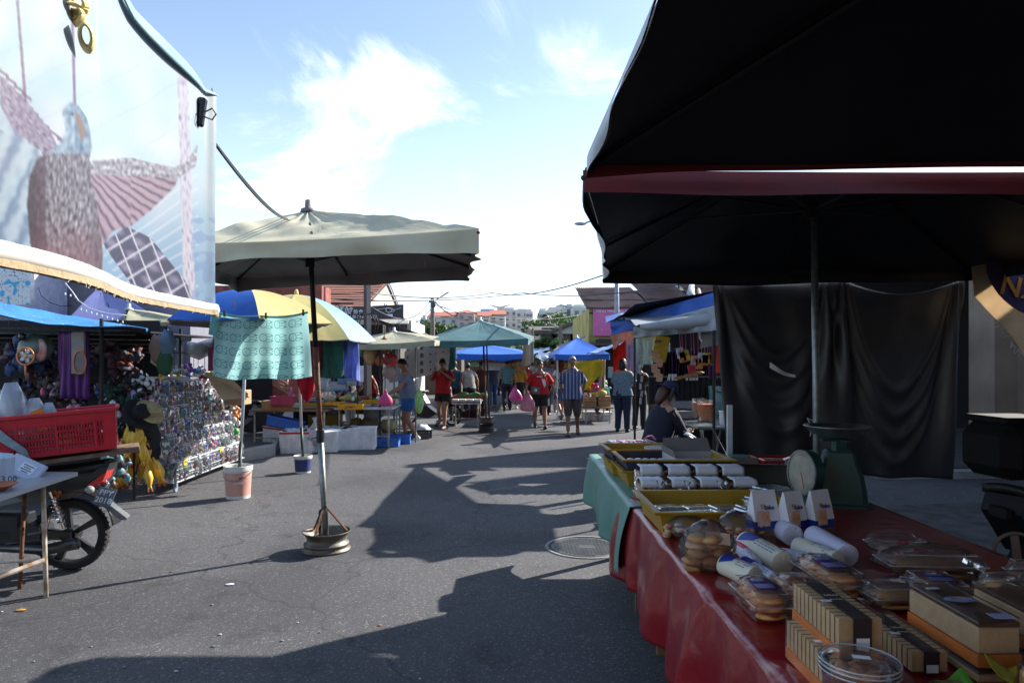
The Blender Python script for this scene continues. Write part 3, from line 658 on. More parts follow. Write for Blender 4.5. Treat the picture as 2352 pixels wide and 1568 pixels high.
# --- stand-up snack bags
spaper=mat('white glossy paper',(.78,.8,.86),.35,var=.06,bump=.15,bscale=14); blueb=mat('blue print',(.01,.04,.32),.35); orp=mat('food photo print',(.55,.17,.03),.4,var=.7,scale=28,sub=(.75,.6,.5))
for k,(u,v,w,h,rz) in enumerate(((1752,1247,.12,.235,.25),(1818,1247,.115,.23,.5),(1880,1243,.115,.23,.45))):
    p=T(u,v); t=thing('snack_bag','white and blue gusseted snack bag with orange food print, %s of the three standing bags'%['left','middle','right'][k],'snack bag',p,'standing snack bags'); d=.075
    M=Matrix.Rotation(rz,3,'Z')
    def W(x,y,z): return p+M@V((x,y,z))
    def sec(z,wx,dy): return [W(-wx/2,-dy/2,z),W(wx/2,-dy/2,z),W(wx/2,dy/2,z),W(-wx/2,dy/2,z)]
    def loft(mb,rings,m=0):
        o=[q for r_ in rings for q in r_]; nn=len(rings[0]); fs=[(i*nn+j,i*nn+(j+1)%nn,(i+1)*nn+(j+1)%nn,(i+1)*nn+j) for i in range(len(rings)-1) for j in range(nn)]; mb.add(o,fs+[tuple(range(nn-1,-1,-1)),tuple((len(rings)-1)*nn+j for j in range(nn))],m)
    mb=MB(); loft(mb,[sec(0,w,d),sec(.07,w*1.02,d)]); mb.build('window_pouch',film('bag window',.45,(.3,.2,.12),.15),t)
    mb=MB(); loft(mb,[sec(.0701,w*1.02,d*1.02),sec(.105,w*1.01,d*.95)]); mb.build('blue_band',blueb,t)
    mb=MB(); loft(mb,[sec(.1051,w*1.01,d*.95),sec(.16,w,d*.6),sec(h,w*.96,.006)]); mb.build('white_top',spaper,t)
    mb=MB(); mb.grid(lambda a,b: W(-w*.42+w*.5*a+.01*wob(b*9),-d*(.5-.12*max(0,b))-.004-.0*b,.085+.065*b+.012*wob(a*7,b*6,k)),10,8); mb.build('food_print',orp,t,solid=.001)
    text('U',.03,W(-w*.15,-d*.30-.006,.168),mat('orange print'),t,M=M@Matrix.Rotation(PI/2-.5,3,'X'),name='letter',depth=.0006,bold=True)
    text('Bake',.026,W(.012,-d*.29-.006,.163),blueb,t,M=M@Matrix.Rotation(PI/2-.5,3,'X'),depth=.0006,bold=True)
# --- biscuit rolls
def roll(label,a,b,r,mt,bandm,txt=None,tm=None,rot=0):
    a=V(a);b=V(b); ax=(b-a).normalized(); t=thing('biscuit_roll',label,'biscuits',(a+b)/2-V((0,0,r)),'paper-wrapped biscuit rolls')
    mb=MB(); mb.tube([a,a+ax*.003,a.lerp(b,.5),b-ax*.004,b],[r*.72,r*.98,r*1.0,r*.98,r*.8],22); mb.build('wrapper',mt,t,smooth=True,angle=.6)
    up=V((0,0,1)); sd_=ax.cross(up).normalized(); upp=sd_.cross(ax)
    def cylp(u,th,rr=1.004): return a.lerp(b,u)+(sd_*math.sin(th)+upp*math.cos(th))*r*rr
    mb=MB(); mb.grid(lambda u,v: cylp(.06+(.52 if bandm is redp else .33)*u,-1.3+2.5*v+rot-.6*u,1.01),10,14); mb.build('printed_panel',bandm,t,smooth=True)
    mb=MB()
    for i in range(7):
        for w_ in range(5):
            if R.random()<.8: 
                th=-1.0+.28*i+rot; u0=.42+.1*w_; mb.grid(lambda u,v: cylp(u0+.08*u,th+.07*v,1.012),2,1)
    mb.build('small_print',tm or bandm,t)
    if txt:
        q=cylp(.66,.25*0-.9+rot,1.02); nn=(sd_*math.sin(-.9+rot)+upp*math.cos(-.9+rot)); M=Matrix((ax,nn.cross(ax),nn)).transposed(); text(txt,r*.75,q,tm or bandm,t,M=M,depth=.0006,bold=True,name='lettering')
    # folded end with radial creases
    mb=MB()
    for k in range(9):
        th=2*PI*k/9; q=b+(sd_*math.cos(th)+upp*math.sin(th))*r*.75; mb.add([b+ax*.004,q,b+(sd_*math.cos(th+.35)+upp*math.sin(th+.35))*r*.78+ax*.002],[(0,1,2)])
    mb.build('folded_end',mt,t)
lil=mat('lilac wrap',(.68,.7,.88),.4,var=.06,bump=.25,bscale=18); crm=mat('cream wrap',(.75,.72,.58),.42,var=.06,bump=.25,bscale=18); redp=mat('red print',(.75,.03,.06),.45); navp=mat('navy print',(.02,.05,.40),.45)
roll('lilac roll with a big red printed panel, lying on top of the others',T(1752,1222)+V((0,0,.075)),T(1822,1262)+V((0,0,.06)),.047,lil,redp,None,lil)
roll('cream roll with navy lettering, in the middle of the pile',T(1712,1275)+V((0,0,.055)),T(1800,1322)+V((0,0,.045)),.047,crm,navp,'TWINS',navp)
roll('thin roll with red print between the bun bag and the cream roll',T(1690,1268)+V((0,0,.045)),T(1735,1315)+V((0,0,.03)),.028,lil,redp,None,redp)
roll('cream roll with blue panel, nearest the large bun bag',T(1662,1325)+V((0,0,.05)),T(1735,1352)+V((0,0,.04)),.040,crm,navp,None,navp)
roll('white and blue roll squeezed behind the blue-panelled one',T(1705,1320)+V((0,0,.045)),T(1778,1352)+V((0,0,.03)),.030,lil,navp,'BISCUIT',navp)
roll('plain cream roll with small date stamp, at the right of the pile',T(1832,1282)+V((0,0,.05)),T(1925,1316)+V((0,0,.045)),.040,crm,crm,None,navp)
roll('pale lilac roll, rightmost and farthest of the pile',T(1868,1262)+V((0,0,.06)),T(1948,1306)+V((0,0,.05)),.045,lil,lil,None,lil)
roll('small lilac roll hidden low in the centre of the pile',T(1790,1290)+V((0,0,.02)),T(1850,1300)+V((0,0,.02)),.038,lil,lil,None,lil)
# --- pastry clamshells
pastry=mat('flaky pastry',(.62,.20,.045),.5,var=.6,scale=16,bump=.5,bscale=30,sub=(.8,.42,.14)); purl=mat('purple label',(.14,.02,.30),.4,var=.3,scale=30); lill=mat('lilac label',(.6,.6,.9),.4,stripe=(0,.006,(.2,.2,.5),.3),var=.05)
def pastrybox(label,p,w,d,h,rz,mt=pastry,n_=4,lbl=True,layers=3):
    t=thing('pastry_box',label,'pastry box',p,'clear boxes of pastries'); M=Matrix.Rotation(rz,3,'Z')
    mb=MB()
    for l in range(layers):
        for k in range(n_):
            q=M@V((0,-d*.38+d*.76*k/(n_-1),0)); mb.ball(V(p)+q+V((0,0,h*(.18+.28*l))),(w*.42,d*.13,h*.14),0,16,8,M=M.to_4x4(),rag=.12,seed=l*5+k)
    mb.build('pastries',mt,t,smooth=True)
    mb=MB()
    def sh(z,k): return [V(p)+M@V((sx*w/2*k,sy*d/2*k,z)) for sx,sy in((-1,-1),(1,-1),(1,1),(-1,1))]
    rings=[sh(0,.85),sh(h*.55,1),sh(h*.56,1.06),sh(h*.6,1.06),sh(h*.61,1),sh(h*.96,.9),sh(h,.82)]
    o=[q for r_ in rings for q in r_]; mb.add(o,[(i*4+j,i*4+(j+1)%4,i*4+4+(j+1)%4,i*4+4+j) for i in range(6) for j in range(4)]+[(24,25,26,27)]); mb.build('clear_box',film('box film',.12,rough=.06,bm=.12,ior=1.3),t)
    mb=MB(); mb.tube(sh(h*.58,1.06),.0035,5,closed=True); mb.tube(sh(h*.98,.86),.002,5,closed=True); mb.build('box_rim',film('rim film',.55,(.8,.82,.85),.1),t)
    mb=MB(); mb.ball(V(p)+V((0,0,h*.6)),(w*.62,d*.6,h*.62),0,24,10,M=M.to_4x4(),rag=.12,seed=int(p[0]*50)); mb.build('wrap',clear2,t,smooth=True)
    if lbl:
        mb=MB(); mb.box(V(p)+M@V((w*.05,-d*.02,h*1.03)),(w*.62,d*.5,.001),0,rz); mb.build('purple_label',purl,t)
        mb=MB(); mb.box(V(p)+M@V((0,-d*.14,h*1.03+.002)),(w*.52,d*.18,.001),0,rz); mb.build('barcode_label',lill,t)
        mb=MB(); mb.box(V(p)+M@V((0,.13*d,h*1.03+.002)),(w*.35,d*.12,.001),0,rz); mb.build('name_label',lill,t)
    return t
pastrybox('clear box of three-layer flaky pastries with purple label, beside the striped cakes',(.79,2.17,TZ+.01),.115,.22,.085,.02)
pastrybox('long clear box of pastries with purple label, in the centre of the red table',(1.11,2.40,TZ+.01),.13,.28,.085,.03)
pastrybox('small clear pastry box half hidden between the two purple-labelled ones',(.945,2.25,TZ+.01),.12,.2,.07,.05,lbl=False)
pastrybox('clear box of toasted bread slices with orange card, toward the right edge of the table',(1.54,2.52,TZ+.01),.32,.14,.095,-.08,mat('toast',(.35,.14,.04),.6,var=.4,scale=10),7,lbl=False,layers=2)
mb=MB(); q=T(2090,1300)+V((0,0,.0))
pastrybox('clear bag of dark buns behind the striped cakes',(1.25,2.22,TZ+.01),.2,.12,.07,.1,bun,4,lbl=False,layers=2)
# --- striped layer cakes in clear boxes
cake=mat('layer cake sponge',(.52,.34,.16),.7,var=.12,scale=30,bump=.3,bscale=90); cakes=mat('layer cake filling',(.12,.03,.015),.6); ctop=mat('cake glaze',(.10,.045,.02),.3,var=.4,scale=18,coat=.3); board=mat('orange cake board',(.7,.19,.02),.6); sleeve=mat('dark paper sleeve',(.035,.02,.02),.6,var=.2)
def cakebox(label,p,w,d,h,rz,kind='striped',brd=True):
    """w across, d deep (away)"""
    t=thing('cake_box',label,'cake',p,'boxed layer cakes'); M=Matrix.Rotation(rz,3,'Z')
    def W(x,y,z): return V(p)+M@V((x,y,z))
    hb=.03 if brd else 0
    if brd: mb=MB(); mb.box(W(0,0,hb/2+.002),(w*1.03,d*1.02,hb),0,rz); mb.build('cake_board',board,t)
    if kind=='striped':
        nseg=11; mb=MB(); ms=MB()
        for k in range(nseg):
            y=-d/2+d*(k+.5)/nseg; mb.box(W(0,y,hb+h/2+.003),(w,d/nseg*.74,h),0,rz)
            ms.box(W(0,y+d/nseg*.5,hb+h/2+.003),(w*.985,d/nseg*.26,h*.985),0,rz)
        mb.build('cake_layers',cake,t); ms.build('filling_layers',cakes,t)
        mb=MB(); mb.box(W(0,-.01,hb+h+.0055),(w*.42,d*1.0,.003),0,rz); mb.box(W(0,-d/2-.0065,hb+h/2+.004),(w*.42,.003,h+.006),0,rz); mb.build('paper_sleeve',sleeve,t)
        text('URAI',.015,W(0,.02,hb+h+.008),c('cream'),t,M=M,depth=.0004,bold=True); text('BUTTER',.009,W(0,-.01,hb+h+.008),c('cream'),t,M=M,depth=.0004)
        mb=MB(); mb.box(W(-w*.3,-.02,hb+h+.008),(.025,.012,.001),0,rz); mb.box(W(.0,-d/2-.0095,hb+h*.3),(.03,.001,.02),0,rz); mb.build('price_label',lab,t)
    else:
        mb=MB(); mb.bbox(W(0,0,hb+h*.42+.002),(w,d,h*.8),0,rz,b=.004); mb.build('sponge',mat('pale sponge',(.52,.35,.19),.7,var=.12,scale=30,bump=.3,bscale=90),t)
        mb=MB(); mb.bbox(W(0,0,hb+h*.9+.004),(w*1.01,d*1.01,h*.16),0,rz,b=.004); mb.build('brown_glaze',ctop,t)
        if kind=='oval':
            mb=MB(); mb.lathe([(.0,0),(.034,0),(.034,.001),(0,.001)],W(.0,-.0,hb+h+.008),28,sx=1.25,sy=.62,M=M); mb.build('oval_sticker',mat('oval sticker',(.35,.45,.68),.4,var=.2,scale=40),t)
            mb=MB(); mb.lathe([(.0,0),(.026,0),(.026,.001),(0,.001)],W(.0,-.0,hb+h+.0095),28,sx=1.25,sy=.45,M=M); mb.build('red_print',mat('red blotch print',(.5,.03,.05),.4,var=.7,scale=60,sub=(.6,.65,.8)),t)
            mb=MB(); mb.box(W(-w*.2,d*.3,hb+h+.009),(.035,.014,.001),0,rz+.1); mb.build('price_label',lab,t)
            mb=MB(); mb.box(W(w*.2,-d*.42,hb+h+.009),(.05,.035,.001),0,rz); mb.build('barcode_label',lill,t)
        text_=None
    mb=MB(); mb.bbox(W(0,0,(hb+h)/2+.006),(w*1.06,d*1.05,hb+h+.016),0,rz,b=.006); mb.build('clear_cover',film('cover film',.05,(.7,.72,.75),.06,.03,1.06),t)
    return t
p=V((.80,1.71,TZ+.012)); rz=.0
cakebox('striped layer cake with brown filling, lower of the stacked pair by the cookie tub',p+V((-.018,-.02,0)),.10,.26,.068,rz)
cakebox('striped layer cake with dark paper sleeve, upper of the stacked pair',p+V((.008,.0,.092)),.10,.26,.068,rz)
cakebox('brown-glazed sponge cake box with blue oval sticker, right foreground',(1.195,1.82,TZ+.05),.105,.29,.08,0,'oval')
cakebox('brown-glazed sponge cake box cut off by the right frame edge',(1.39,1.84,TZ+.05),.105,.29,.075,-.03,'plain')
cakebox('striped cake lying low between the sleeve cake and the oval-sticker cake',(1.06,1.86,TZ+.012),.09,.26,.05,0,brd=False)
# supports under the raised ones: more boxes of the same kind
cakebox('lower sponge cake box under the oval-sticker one',(1.195,1.82,TZ+.010),.105,.29,.026,0,'plain',brd=False)
cakebox('lower sponge cake box at the right frame edge',(1.39,1.84,TZ+.010),.105,.29,.026,-.03,'plain',brd=False)
# more goods filling the cloth
for k,(x,y,w,d,h,rz,mt_,nm,n_,ly) in enumerate(((1.66,2.22,.2,.15,.09,.1,bun,'dark bun',3,1),(1.42,2.28,.14,.18,.07,-.1,pastry,'flaky pastry',4,2),(1.62,1.95,.16,.2,.08,.15,mat('toast'),'toast',6,2),(1.85,2.35,.2,.16,.09,-.2,pale_bun,'pale bun',3,1),(.93,2.00,.10,.2,.06,.0,mat('cookie',(.36,.15,.05),.7,var=.4,scale=30),'cookie',6,2),(1.85,1.98,.2,.2,.09,.1,pale_bun,'sesame bun',4,1),(1.58,2.8,.2,.14,.07,-.1,pastry,'twisted pastry',4,1))):
    pastrybox('clear pack of %s pieces, %s'%(nm,['right of the bagged dark buns','just behind the oval-sticker cake','right of the plain glazed cake','far right of the red table','left of the sleeve cake','far right front of the red table','behind the toast box'][k]),(x,y,TZ+.01),w,d,h,rz,mt_,n_,lbl=k in(1,4),layers=ly)
# --- cookie tub
p=V((.755,1.485,TZ+.035)); t=thing('cookie_tub','round clear tub of nut cookies with small price sticker at the bottom edge','tub',p)
mb=MB()
for j in range(26):
    a=j*2.4; r=.048*math.sqrt((j%9)/9.); mb.ball(p+V((r*math.cos(a),r*math.sin(a),.025+.032*(j//9))),(.022,.018,.017),0,12,7,rag=.25,seed=j)
mb.build('cookies',mat('tub cookie',(.62,.28,.10),.7,var=.4,scale=30,bump=.4,bscale=60),t,smooth=True)
mb=MB(); mb.lathe([(.062,0),(.078,.1),(.082,.1),(.082,.112),(.077,.118),(.066,.122),(.0,.122)],p,40,cap=False); mb.build('clear_tub',film('tub film',.15,(.8,.85,.88),.06),t,smooth=True)
for z in(.1,.11,.119): mb=MB(); mb.tube([p+V((.0815*math.cos(a),.0815*math.sin(a),z)) for a in [2*PI*k/36 for k in range(36)]],.0022,5,closed=True); mb.build('lid_ring',film('ring film',.6,(.8,.85,.9),.08),t)
mb=MB(); mb.box(p+V((.005,0,.124)),(.036,.016,.001),0,-.25); mb.build('price_label',lab,t)
# --- yellow & green wrapped cakes
def wrapped(label,p,w,d,h,rz,cm,bm2):
    t=thing('wrapped_cake',label,'cake',p,'cakes in coloured bags'); M=Matrix.Rotation(rz,3,'Z')
    mb=MB(); mb.bbox(V(p)+V((0,0,h*.45)),(w*.78,d*.78,h*.7),0,rz,b=.02); mb.build('cake',cm,t)
    mb=MB(); mb.bbox(V(p)+V((0,0,h*.84)),(w*.76,d*.76,h*.1),0,rz,b=.006); mb.build('glaze',ctop,t)
    mb=MB(); mb.grid(lambda u,v: V(p)+M@V(((u-.5)*w*1.25,(v-.5)*d*1.25,.004+h*.5*abs(2*u-1)**3+h*.5*abs(2*v-1)**3+.012*wob(u*6,v*6,w*9))),24,24); mb.build('coloured_bag',bm2,t,smooth=True,solid=.001)
    mb=MB(); mb.ball(V(p)+V((0,0,h*.55)),(w*.56,d*.56,h*.65),0,24,10,M=M.to_4x4(),rag=.15,seed=4); mb.build('clear_top',clear2,t,smooth=True)
    mb=MB(); mb.ball(V(p)+V((0,0,h*.93)),(.022,.016,.008),0,12,6); mb.build('topping',mat('candied fruit',(.5,.35,.03),.3),t,smooth=True)
wrapped('glazed cake in a yellow bag at the lower right corner',(1.25,1.53,TZ+.03),.2,.16,.085,.1,pastry,mat('yellow film',(.5,.45,.03),.3,alpha=.85))
wrapped('dark round-topped cake in a bright green bag, bottom edge of the table',(.985,1.50,TZ+.012),.16,.16,.06,.2,mat('dark cake',(.04,.02,.015),.4),mat('green film',(.12,.42,.03),.3,alpha=.85))
# --- red plastic bag
p=T(2092,1290); t=thing('plastic_bag','shiny crumpled crimson plastic bag lying near the right side of the table','bag',p); mb=MB(); mb.ball(p+V((0,0,.03)),(.07,.06,.045),0,24,14,rag=.5,seed=9); mb.build('bag_body',mat('crimson film',(.4,.01,.05),.15,coat=.5,bump=.8,bscale=20),t,smooth=True)
mb=MB(); mb.grid(lambda u,v: p+V((-.06+.05*u,-.04,.03+.05*v+.01*wob(u*5,v*5))),5,5); mb.build('paper_corner',c('paper white'),t,solid=.001)
# --- red open basket
p=V((1.93,4.78,TZ+.012)); t=thing('plastic_basket','dark red slatted basket holding bagged goods, behind the scale','basket',p)
dred=mat('dark red plastic',(.16,.015,.015),.5)
w,d,h=.42,.3,.11; mb=MB(); mb.box(p+V((0,0,.005)),(w,d,.01)); mb.build('floor_panel',dred,t)
mb=MB()
for s in(-1,1):
    for k in range(30): mb.box(p+V((-w/2+w*k/29,s*d/2,h/2)),(.006,.006,h))
    for k in range(20): mb.box(p+V((s*w/2,-d/2+d*(k+.5)/20,h/2)),(.006,.006,h))
mb.build('slats',dred,t)
mb=MB()
for s in(-1,1): mb.bbox(p+V((0,s*d/2,h)),(w+.03,.02,.018)); mb.bbox(p+V((s*w/2,0,h)),(.02,d-.021,.018))
mb.build('rim',mat('basket rim red',(.3,.02,.02),.45),t)
t=thing('wrapped_buns','clear bags of white buns lying in the dark red basket','bread',p+V((0,0,.01))); mb=MB()
for k in range(4): mb.ball(p+V((-.12+.08*k,0,.07)),(.05,.09,.045),0,14,8,rag=.2,seed=k)
mb.build('bags',mat('milky film',(.5,.52,.58),.3,var=.3,scale=30),t,smooth=True)
# --- scale
p=T(1915,1166); t=thing('market_scale','old green spring scale with round steel pan and a pale dial facing the stall','scale',p)
sg=mat('green enamel',(.022,.075,.07),.42,var=.3,scale=8,bump=.15,bscale=30,metal=.2); sgp=p+V((.05,.05,0))
mb=MB(); M=Matrix.Rotation(-.3,4,'Z')
def ring(wx,wy,z,ox=0): return [sgp+ (M@V((ox+sx*wx,sy*wy,z))) for sx,sy in((-1,-.8),(-.8,-1),(.8,-1),(1,-.8),(1,.8),(.8,1),(-.8,1),(-1,.8))]
rings=[ring(.155,.11,.0),ring(.155,.11,.02),ring(.135,.095,.03),ring(.13,.092,.10),ring(.115,.085,.18),ring(.085,.075,.25),ring(.075,.07,.30),ring(.06,.06,.312)]
o=[q for r_ in rings for q in r_]; mb.add(o,[(i*8+j,i*8+(j+1)%8,i*8+8+(j+1)%8,i*8+8+j) for i in range(7) for j in range(8)]+[tuple(56+j for j in range(8)),tuple(range(7,-1,-1))]); mb.build('scale_body',sg,t)
mb=MB(); mb.box(sgp+V((0,0,.335)),(.055,.06,.06)); mb.box(sgp+V((0,0,.368)),(.2,.025,.014),rz=.1); mb.box(sgp+V((0,0,.368)),(.025,.2,.012),rz=.1); mb.build('pan_support',sg,t)
mb=MB(); mb.lathe([(.0,.375),(.07,.377),(.13,.40),(.165,.435),(.172,.437),(.174,.432),(.168,.428),(.13,.392),(.07,.368),(0,.366)],sgp+V((-.01,0,.012)),44,cap=False); mb.build('pan',mat('worn steel pan',(.38,.39,.4),.33,metal=.85,var=.4,scale=12),t,smooth=True)
nd=V((-.97,-.22,.05)).normalized(); Mq=nd.to_track_quat('Z','Y').to_matrix(); dc=P(1842,1085,3.72)
mb=MB(); mb.cyl(dc-nd*.05,dc,.122,n=40); mb.build('dial_housing',sg,t,smooth=True,angle=.6)
mb=MB(); mb.lathe([(0,0),(.112,0),(.112,.003),(0,.003)],dc+nd*.001,44,M=Mq); mb.build('dial_face',mat('dial enamel',(.40,.37,.30),.5,var=.35,scale=14),t)
mb=MB(); mb.lathe([(.112,.0),(.124,.0),(.124,.008),(.112,.008)],dc,44,M=Mq,cap=False); mb.build('bezel',galv,t,smooth=True,angle=.6)
mb=MB()
for k in range(40):
    a=2*PI*k/40; q=dc+nd*.005+Mq@V((.1*math.cos(a),.1*math.sin(a),0)); mb.box(q,(.008 if k%5 else .016,.0015,.0008),M=Mq@Matrix.Rotation(a,3,'Z'))
mb.build('dial_marks',blk,t)
mb=MB(); mb.tube([dc+nd*.007,dc+nd*.007+Mq@V((.03,-.08,0))],.002,5); mb.build('needle',redp,t)
# --- box with pink ribbon beyond the table
q=P(1452,1012,5.45); t=thing('dark_crate','dark blue box with pink string at the far end of the green table','box',(q.x+.0,5.48,TZ+.015)); 
mb=MB(); mb.bbox((q.x+.02,5.5,.885),(.42,.3,.13),b=.02,rz=.12); mb.build('box_body',mat('dark blue plastic',(.025,.035,.06),.4),t)
mb=MB(); mb.bbox((q.x+.0,5.47,.958),(.34,.24,.012),rz=.12); mb.build('lid_sheet',mat('grey blue sheet',(.3,.34,.42),.35,var=.3,scale=20),t)
mb=MB(); mb.tube([(q.x-.15+.03*k,5.42+.06*math.sin(k*2.3),.968+.006*(k%2)) for k in range(11)],.006,6); mb.tube([(q.x+.1,5.5,.968),(q.x+.13,5.5,1.0),(q.x+.17,5.52,1.005),(q.x+.2,5.5,.975)],.008,6); mb.build('pink_string',mat('pink string',(.5,.15,.3),.6),t)
# --- white topped trestle table at lower left
ttop=mat('pale laminate',(.38,.42,.46),.4,var=.15,scale=6)
t=thing('trestle_table','pale-topped metal-legged table cut off at the left edge, in front of the motorcycle','table',(-3.6,4.45,0))
mb=MB(); mb.add([(-3.02,3.9,.772),(-3.16,4.97,.772),(-4.3,5.02,.772),(-4.2,3.9,.772),(-3.02,3.9,.80),(-3.16,4.97,.80),(-4.3,5.02,.80),(-4.2,3.9,.80)],[(0,1,2,3),(7,6,5,4),(0,4,5,1),(1,5,6,2),(2,6,7,3),(3,7,4,0)]); mb.build('tabletop',ttop,t)
wp=mat('white tube',(.5,.48,.42),.5,var=.5,scale=14,sub=(.3,.17,.09))
f=G(106,1371); f2=G(45,1352)
MB().tube([(f.x-.02,f.y,.77),f],.015,10).build('leg',wp,t,smooth=True); MB().tube([(f2.x-.03,f2.y+.1,.77),f2],.014,10).build('leg',rustp,t,smooth=True)
MB().tube([(-3.9,4.1,.77),(-3.9,4.1,0)],.015,10).build('leg',wp,t); MB().tube([(-4.1,4.8,.77),(-4.1,4.8,0)],.015,10).build('leg',wp,t)
MB().tube([P(101,1286,4.62),P(-60,1345,4.3)],.017,8).build('brace',wp,t); MB().tube([P(101,1286,4.64),P(-60,1292,4.9)],.013,8).build('brace',wp,t)
# things on it
t=thing('bottle_box','tall pale blue priced box at the left edge, on the trestle table','box',(-3.32,4.4,.8))
mb=MB(); mb.bbox((-3.36,4.42,.9),(.22,.12,.22),rz=.2,b=.02,M=Matrix.Rotation(.08,3,'Y')); mb.build('box_body',mat('pale blue box',(.42,.55,.7),.4,var=.1),t)
text('13.00',.055,(-3.235,4.37,.85),c('dark grey'),t,rot=(PI/2,0,.15),depth=.001)
t=thing('parcel','flat white parcel with printed label leaning on the trestle table','parcel',(-3.30,4.78,.81))
q=P(58,1075,4.75); mb=MB(); Mx=Matrix.Rotation(.42,3,'Y')@Matrix.Rotation(.9,3,'X'); mb.bbox(q,(.24,.14,.03),M=Mx); mb.build('parcel_body',mat('parcel white',(.5,.54,.66),.5,var=.08),t)
mb=MB(); mb.box(q+Mx@V((.02,.0,.0165)),(.1,.07,.001),M=Mx); mb.build('label',lab,t)
mb=MB(); 
for k in range(4): mb.box(q+Mx@V((.02,-.028+.016*k,.018)),(.08 if k%2 else .05,.006,.001),M=Mx)
mb.build('print',c('dark grey'),t)
t=thing('clay_dish','orange clay coloured dish at the left frame edge, on the trestle table','dish',(-3.12,4.15,.8)); mb=MB(); mb.lathe([(.07,0),(.13,.035),(.14,.04),(.125,.04),(.07,.01),(0,.01)],(-3.22,4.22,.801),28); mb.build('dish_body',mat('terracotta',(.45,.13,.05),.6),t,smooth=True)
# --- motorcycle rear
bk=mat('motorcycle black',(.014,.014,.016),.3,coat=.4); tyre=mat('tyre rubber',(.018,.018,.018),.85,bump=.3,bscale=50); alloy=mat('dark alloy',(.05,.052,.056),.38,metal=.7); chrome=mat('chrome',(.75,.76,.78),.15,metal=1.); redl=mat('red lens',(.6,.008,.008),.15,coat=.5)
def wheel(parent,cn,r,w,spokes,ax,mt=alloy,tw=.05):
    """wheel with its axle along ax"""
    ax=V(ax).normalized(); Mq=ax.to_track_quat('Z','Y').to_matrix(); cn=V(cn)
    t_=MB(); pr=[(r*.80,-w*.42),(r*.86,-w*.5),(r*.95,-w*.42),(r*.99,-w*.2),(r,0),(r*.99,w*.2),(r*.95,w*.42),(r*.86,w*.5),(r*.80,w*.42)]
    t_.lathe(pr,cn,40,M=Mq,cap=False)
    for k in range(44):
        a=2*PI*k/44; 
        for s in(-1,1): t_.box(cn+Mq@V((r*.985*math.cos(a),r*.985*math.sin(a),s*w*.22)),(r*.012,r*.05,w*.3),M=Mq@Matrix.Rotation(a+s*.3,3,'Z'))
    W_=t_.build('wheel',tyre,parent,smooth=True,angle=.7)
    m2=MB(); m2.lathe([(r*.81,-w*.42),(r*.80,w*.42),(r*.75,w*.4),(r*.73,0),(r*.75,-w*.4),(r*.81,-w*.42)],cn,40,M=Mq,cap=False); m2.build('rim',mt,W_,smooth=True,angle=.8)
    m2=MB(); m2.cyl(cn-ax*w*.7,cn+ax*w*.7,r*.2,n=20)
    for k in range(spokes):
        a=2*PI*k/spokes+.5; d=Mq@V((math.cos(a),math.sin(a),0)); sd_=Mq@V((-math.sin(a),math.cos(a),0)); 
        if spokes<12:
            p0=cn+d*r*.12; p1=cn+d*r*.76; q=[p0+sd_*r*.06,p0-sd_*r*.06,p1-sd_*r*.10-0*d,p1+sd_*r*.10]; m2.prism([x-ax*w*.2 for x in q],ax*w*.4)
        else: m2.tube([cn+d*r*.1+ax*w*.4*(1 if k%2 else -1),cn+d*r*.77+sd_*r*.1*(1 if k%4<2 else -1)],.003,4)
    m2.build('spokes',mt,W_); return W_
W0=V((-3.40,5.27,.275)); t=thing('motorcycle','black motorcycle PPY 2018 behind the trestle table, crate on its rack','motorcycle',(W0.x,W0.y,0))
axd=V((.12,-1,.0)); fx=V((-1,-.12,0)).normalized(); # bike points to the left
wheel(t,W0,.275,.085,5,axd); wheel(t,W0+fx*1.22+V((0,0,0)),.275,.075,5,axd)
def B(a,b,h): return W0+fx*a+axd.normalized()*b+V((0,0,h-.275))   # along, toward camera, height
mb=MB(); mb.grid(lambda u,v: B(-.33*math.cos(1.0+1.9*u)*1.02 if 0 else -math.cos(PI*(.02+.62*u))*.33,(v-.5)*.16,.275+math.sin(PI*(.02+.62*u)+.15)*.335),24,6); mb.build('rear_fender',bk,t,smooth=True,solid=.006)
mb=MB(); mb.prism([B(-.25,.07,.66),B(-.02,.08,.56),B(.45,.09,.52),B(.75,.09,.40),B(.95,.08,.55),B(.8,.08,.7),B(.2,.08,.78),B(-.3,.07,.80)],-axd.normalized()*.16); mb.build('side_panel',bk,t)
mb=MB(); mb.grid(lambda u,v: B(-.28+1.0*u,(v-.5)*.24,.80+.03*math.sin(PI*v)-.05*math.sin(PI*u)),14,8); mb.build('seat',mat('seat vinyl',(.015,.015,.015),.5),t,smooth=True,solid=.05)
mb=MB(); mb.bbox(B(.5,.0,.33),(.4,.2,.24)); mb.cyl(B(.25,-.08,.3),B(.25,.12,.3),.09); mb.build('engine',alloy,t)
mb=MB(); mb.prism([B(-.04,.07,.25),B(.5,.09,.28),B(.5,.09,.33),B(-.04,.07,.31)],axd.normalized()*.03); mb.build('swing_arm',alloy,t)
mb=MB(); mb.tube([B(.5,.14,.22),B(.1,.16,.2),B(-.12,.16,.24)],[.025,.04,.045],12); mb.build('exhaust',mat('exhaust metal',(.1,.1,.1),.35,metal=.8),t,smooth=True)
mb=MB(); a=B(-.0,.1,.34); b=B(.1,.1,.62); d=(b-a).normalized(); x=d.cross(axd).normalized(); mb.tube([a,b],.014,8)
mb.tube([a.lerp(b,.15+.7*k/60)+(x*math.cos(k*.7)+axd.normalized()*math.sin(k*.7))*.03 for k in range(61)],.006,5); mb.build('shock_absorber',chrome,t)
mb=MB(); mb.tube([B(.1,.12,.42),B(.12,.12,.33),B(.25,.12,.31)],.008,6); mb.tube([B(.02,.12,.27),B(.4,.12,.24)],.006,6); mb.build('brake_linkage',chrome,t)
q=P(232,1095,5.2)
